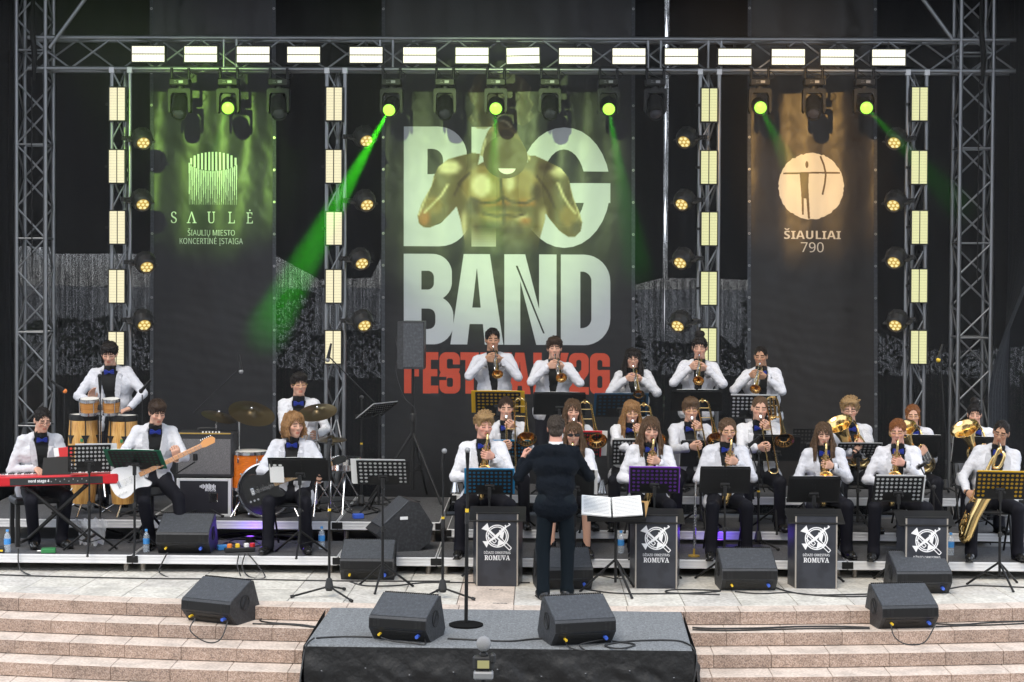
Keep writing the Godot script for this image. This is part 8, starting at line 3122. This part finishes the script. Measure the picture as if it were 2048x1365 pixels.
	m.box(Vector3(0, 0.025, 0), Vector3(0.14, 0.045, 0.1), Basis(), 0.005)
	part("case", m, M.green_case, o)
	rod("plug", Vector3(-0.07, 0.025, 0.02), Vector3(-0.11, 0.025, 0.02), 0.01, M.chrome, o)
	f = on(8, 1100, 0.18)
	o = thing("power_box", "black power box with yellow label at the deck corner", "box", Vector3(f.x, 0.18, -0.07), 0.1)
	m = MB.new()
	m.box(Vector3(0, 0.03, 0), Vector3(0.12, 0.06, 0.09), Basis(), 0.006)
	part("case", m, M.black, o)
	m = MB.new()
	m.box(Vector3(0, 0.025, 0.047), Vector3(0.09, 0.018, 0.003))
	part("label_strip", m, M.yellow, o)
	o = thing("plastic_bag", "clear plastic bag lying behind the keyboard music stand", "bag", Vector3(at(185, 1050, -0.6).x, 0.19, -0.55))
	m = MB.new()
	var n := 12
	for j in n + 1:
		for i in n + 1:
			var u := float(i) / n - 0.5
			var v := float(j) / n
			m.p(Vector3(u * 0.36 * (0.6 + 0.4 * v), 0.26 * v + 0.02 * sin(i * 2.0), 0.05 * sin(u * 9.0 + v * 4.0)), Vector3.BACK)
	for j in n:
		for i in n:
			var q := j * (n + 1) + i
			m.t(q, q + 1, q + n + 2)
			m.t(q, q + n + 2, q + n + 1)
	smooth_normals(m)
	part("film", m, M.clear_bag, o)
	o = thing("plug_strip", "pile of plugs and adapters on the deck beside the guitarist's monitor", "plug strip", Vector3(at(478, 1085, -0.2).x, 0.18, -0.22), 0.3)
	m = MB.new()
	m.box(Vector3(0, 0.025, 0), Vector3(0.3, 0.045, 0.07), Basis(), 0.008)
	part("strip", m, M.black, o)
	for e in [[-0.1, "orange_plug"], [-0.02, "yellow"], [0.07, "paper"], [0.13, "red_plug"]]:
		m = MB.new()
		m.box(Vector3(e[0], 0.065, 0.0), Vector3(0.045, 0.045, 0.045), Basis(Vector3.UP, e[0] * 5.0), 0.008)
		part("plug", m, M[e[1]], o)
	# effect pedal and drum hardware clutter beside the hi-hat
	for e in [[716, 1000, -1.25, "blue_plug", "small blue effect box on the raised deck by the hi-hat"], [445, 1082, -0.35, "bottle_label", "small blue box on the deck behind the guitarist's monitor"]]:
		m = MB.new()
		m.box(Vector3(0, 0.025, 0), Vector3(0.11, 0.05, 0.08), Basis(), 0.006)
		var q := at(e[0], e[1], e[2])
		single("effect_box", m, M[e[3]], e[4], "box", Vector3(q.x, floor_at(e[2], q.x), e[2]), 0.4)
	# cables on the ground; heights follow the surface each runs on
	var run := func(pts: Array, y: float, label: String, r := 0.007) -> void:
		var a := []
		for q in pts:
			a.append(on(q[0], q[1], y + (q[2] if q.size() > 2 else 0.0)))
		cable_path("cable", a, label, r)
	run.call([[-10, 1150], [120, 1154], [250, 1157], [330, 1158], [480, 1159], [640, 1162], [760, 1163], [900, 1163]], 0.008, "long cable lying along the front of the stage decks")
	run.call([[700, 1164], [730, 1172], [790, 1172], [850, 1166], [960, 1166], [1060, 1166]], 0.008, "cable from the monitor below the drum kit along the paving")
	run.call([[1165, 1178], [1230, 1187], [1330, 1188], [1400, 1186], [1440, 1182], [1350, 1180], [1338, 1186], [1440, 1190]], 0.008, "looped cable between the conductor's desk and the next monitor")
	run.call([[1470, 1184], [1520, 1188], [1580, 1186], [1640, 1192], [1700, 1194], [1760, 1192], [1790, 1191]], 0.008, "cable from the monitor behind the third podium across the paving")
	run.call([[1540, 1170], [1570, 1182], [1620, 1190], [1690, 1190], [1760, 1188]], 0.009, "second cable beside the third podium")
	run.call([[1900, 1178], [1940, 1172], [1990, 1173], [2060, 1176]], 0.008, "cable on the paving under the last music stand")
	run.call([[1385, 1256], [1430, 1258], [1520, 1257], [1600, 1254], [1680, 1254], [1740, 1256]], -0.117, "bundle of cables along the step towards the step monitor", 0.009)
	run.call([[1385, 1260], [1450, 1262], [1540, 1260], [1620, 1258], [1740, 1258]], -0.117, "second cable of the bundle along the step")
	run.call([[1870, 1248], [1920, 1250], [1980, 1246], [2060, 1243]], -0.117, "cable leaving the step monitor towards the edge")
	run.call([[1872, 1254], [1930, 1252], [2000, 1250], [2060, 1247]], -0.117, "second cable leaving the step monitor")
	run.call([[520, 1214], [560, 1216], [555, 1226], [520, 1240], [540, 1246], [600, 1250], [640, 1256]], -0.117, "cable looping behind the askew monitor on the steps")
	run.call([[505, 1248], [540, 1249], [580, 1250], [640, 1257]], -0.117, "cable from the askew monitor to the carpeted platform")
	run.call([[745, 1275], [700, 1274], [660, 1275], [632, 1277]], 0.024, "cable on the platform from its first monitor to the corner", 0.007)
	run.call([[895, 1278], [960, 1281], [1020, 1283], [1065, 1279], [1085, 1278]], 0.024, "cable on the platform between its two monitors", 0.007)
	run.call([[1225, 1283], [1270, 1290], [1240, 1298], [1210, 1292], [1250, 1284], [1320, 1281], [1360, 1283], [1382, 1292]], 0.024, "cable coiled beside the platform's second monitor", 0.007)
	# loops that hang from the monitors' plugs
	for e in [[[390, 1238, 2.02], [380, 1262, 2.1], [412, 1285, 2.12], [440, 1280, 2.1], [455, 1244, 2.02], "cable loop hanging from the askew monitor over the step"], [[1782, 1250, 2.0], [1790, 1275, 2.05], [1815, 1290, 2.08], [1850, 1285, 2.05], [1872, 1248, 1.98], "cable loop hanging from the step monitor below the last podium"], [[1128, 1279, 3.28], [1140, 1296, 3.36], [1170, 1302, 3.37], [1160, 1290, 3.33], [1205, 1280, 3.2], "cable looped over the platform edge below its second monitor"], [[848, 1275, 3.2], [850, 1290, 3.3], [830, 1288, 3.3], [790, 1284, 3.28], [762, 1276, 3.22], "cable looped under the platform's first monitor"]]:
		var a := []
		for k in 5:
			a.append(at(e[k][0], e[k][1], e[k][2]))
		cable_path("cable", a, e[5], 0.006)
	for e in [[[628, 1277, 3.18], [612, 1292, 3.32], [604, 1330, 3.4], [598, 1375, 3.5], "cable hanging down the keyboard side of the platform"], [[1382, 1290, 3.25], [1393, 1312, 3.36], [1392, 1340, 3.4], [1386, 1372, 3.42], "cable hanging down the far side of the platform"], [[36, 1098, 0.02], [36, 1125, 0.04], [42, 1142, 0.08], [60, 1151, 0.2], "cable hanging over the deck edge by the green box"], [[335, 1105, 0.02], [322, 1130, 0.05], [318, 1145, 0.1], [340, 1158, 0.25], "cable hanging over the deck edge from the guitarist's monitor"], [[478, 1108, 0.02], [474, 1130, 0.05], [480, 1150, 0.1], [482, 1157, 0.2], "cable hanging over the deck edge from the plug pile"], [[490, 1108, 0.02], [484, 1135, 0.06], [500, 1155, 0.2], [530, 1155, 0.25], [510, 1125, 0.05], [495, 1108, 0.0], "cable loop hanging over the deck edge from the plug pile"]]:
		var a := []
		for k in e.size() - 1:
			a.append(at(e[k][0], e[k][1], e[k][2]))
		cable_path("cable", a, e[-1], 0.007)
	for e in [[[430, 1098], [455, 1085], [490, 1094], [520, 1090], [500, 1080], [470, 1078], [455, 1092], [510, 1098]], [[560, 1080], [500, 1072], [450, 1080], [440, 1072], [500, 1066], [600, 1076]], [[690, 1070], [640, 1062], [560, 1066], [520, 1075], [480, 1068]]]:
		run.call(e, 0.19, ["tangled cable around the plug pile on the deck", "cable behind the plug pile on the deck", "cable on the deck under the bass guitarist's chair"][[430, 560, 690].find(e[0][0])], 0.006)
	for e in [[[660, 1022], [700, 1010], [760, 1020], [720, 1030], [690, 1018], [740, 1008], [800, 1014]], [[470, 1030], [520, 1020], [560, 1028], [620, 1018], [680, 1026]], [[640, 1008], [690, 1002], [740, 1006], [790, 998], [840, 1004]], [[250, 1028], [300, 1020], [330, 1028], [290, 1034], [240, 1026]]]:
		run.call(e, 0.388, ["tangled cable on the raised deck below the hi-hat", "cable on the raised deck before the bass drum", "cable on the raised deck towards the speaker pole", "cable on the raised deck below the congas"][[660, 470, 640, 250].find(e[0][0])], 0.006)
	# video camera on a tripod among the audience
	var cc := at(967, 1326, 7.0)
	o = thing("video_camera", "small video camera with furry microphone in front of the platform", "camera", Vector3(cc.x, -0.9, 7.0))
	var y := cc.y + 0.9
	m = MB.new()
	m.box(Vector3(0, y, 0), Vector3(0.13, 0.085, 0.06), Basis(), 0.012)
	m.box(Vector3(0.0, y + 0.05, 0), Vector3(0.05, 0.03, 0.05), Basis(), 0.01)
	m.box(Vector3(0.055, y + 0.03, 0.01), Vector3(0.04, 0.06, 0.06), Basis(), 0.012)
	part("body", m, M.black, o)
	m = MB.new()
	m.box(Vector3(0.0, y - 0.004, 0.034), Vector3(0.082, 0.058, 0.004), Basis(), 0.002)
	part("screen_frame", m, M.rubber, o)
	m = MB.new()
	m.box(Vector3(0.0, y - 0.004, 0.037), Vector3(0.072, 0.048, 0.002))
	part("screen", m, M.camera_screen, o)
	rod("lens_barrel", Vector3(0, y, -0.03), Vector3(0, y, -0.12), 0.035, M.black, o)
	m = MB.new()
	m.ball(Vector3(0, y + 0.115, 0.0), Vector3(0.046, 0.046, 0.06), 16)
	for i in m.v.size():
		m.v[i] += m.n[i] * 0.012 * wobble.get_noise_3dv(m.v[i] * 3000.0)
	part("furry_microphone", m, M.grey_fur, o)
	rod("shoe_mount", Vector3(0, y + 0.055, 0), Vector3(0, y + 0.08, 0), 0.008, M.black, o)
	m = MB.new()
	m.box(Vector3(0, y - 0.075, 0), Vector3(0.12, 0.05, 0.08), Basis(), 0.01)
	part("tripod_head", m, M.mic_grey, o)
	for k in 3:
		var a := TAU * k / 3.0
		rod("tripod_leg", Vector3(0, y - 0.1, 0), Vector3(sin(a) * 0.4, 0.0, cos(a) * 0.4), 0.014, M.black_metal, o)

func _ready() -> void:
	rng.seed = 7
	wobble.seed = 11
	wobble.frequency = 0.02
	rod_mesh = CylinderMesh.new()
	rod_mesh.top_radius = 1.0
	rod_mesh.bottom_radius = 1.0
	rod_mesh.height = 1.0
	rod_mesh.radial_segments = 10
	rod_mesh.rings = 0
	make_camera_and_sky()
	make_materials()
	make_ground()
	make_decks()
	make_backdrop()
	make_banners()
	make_rig()
	make_templates()
	make_band()
	make_stands()
	make_gear()
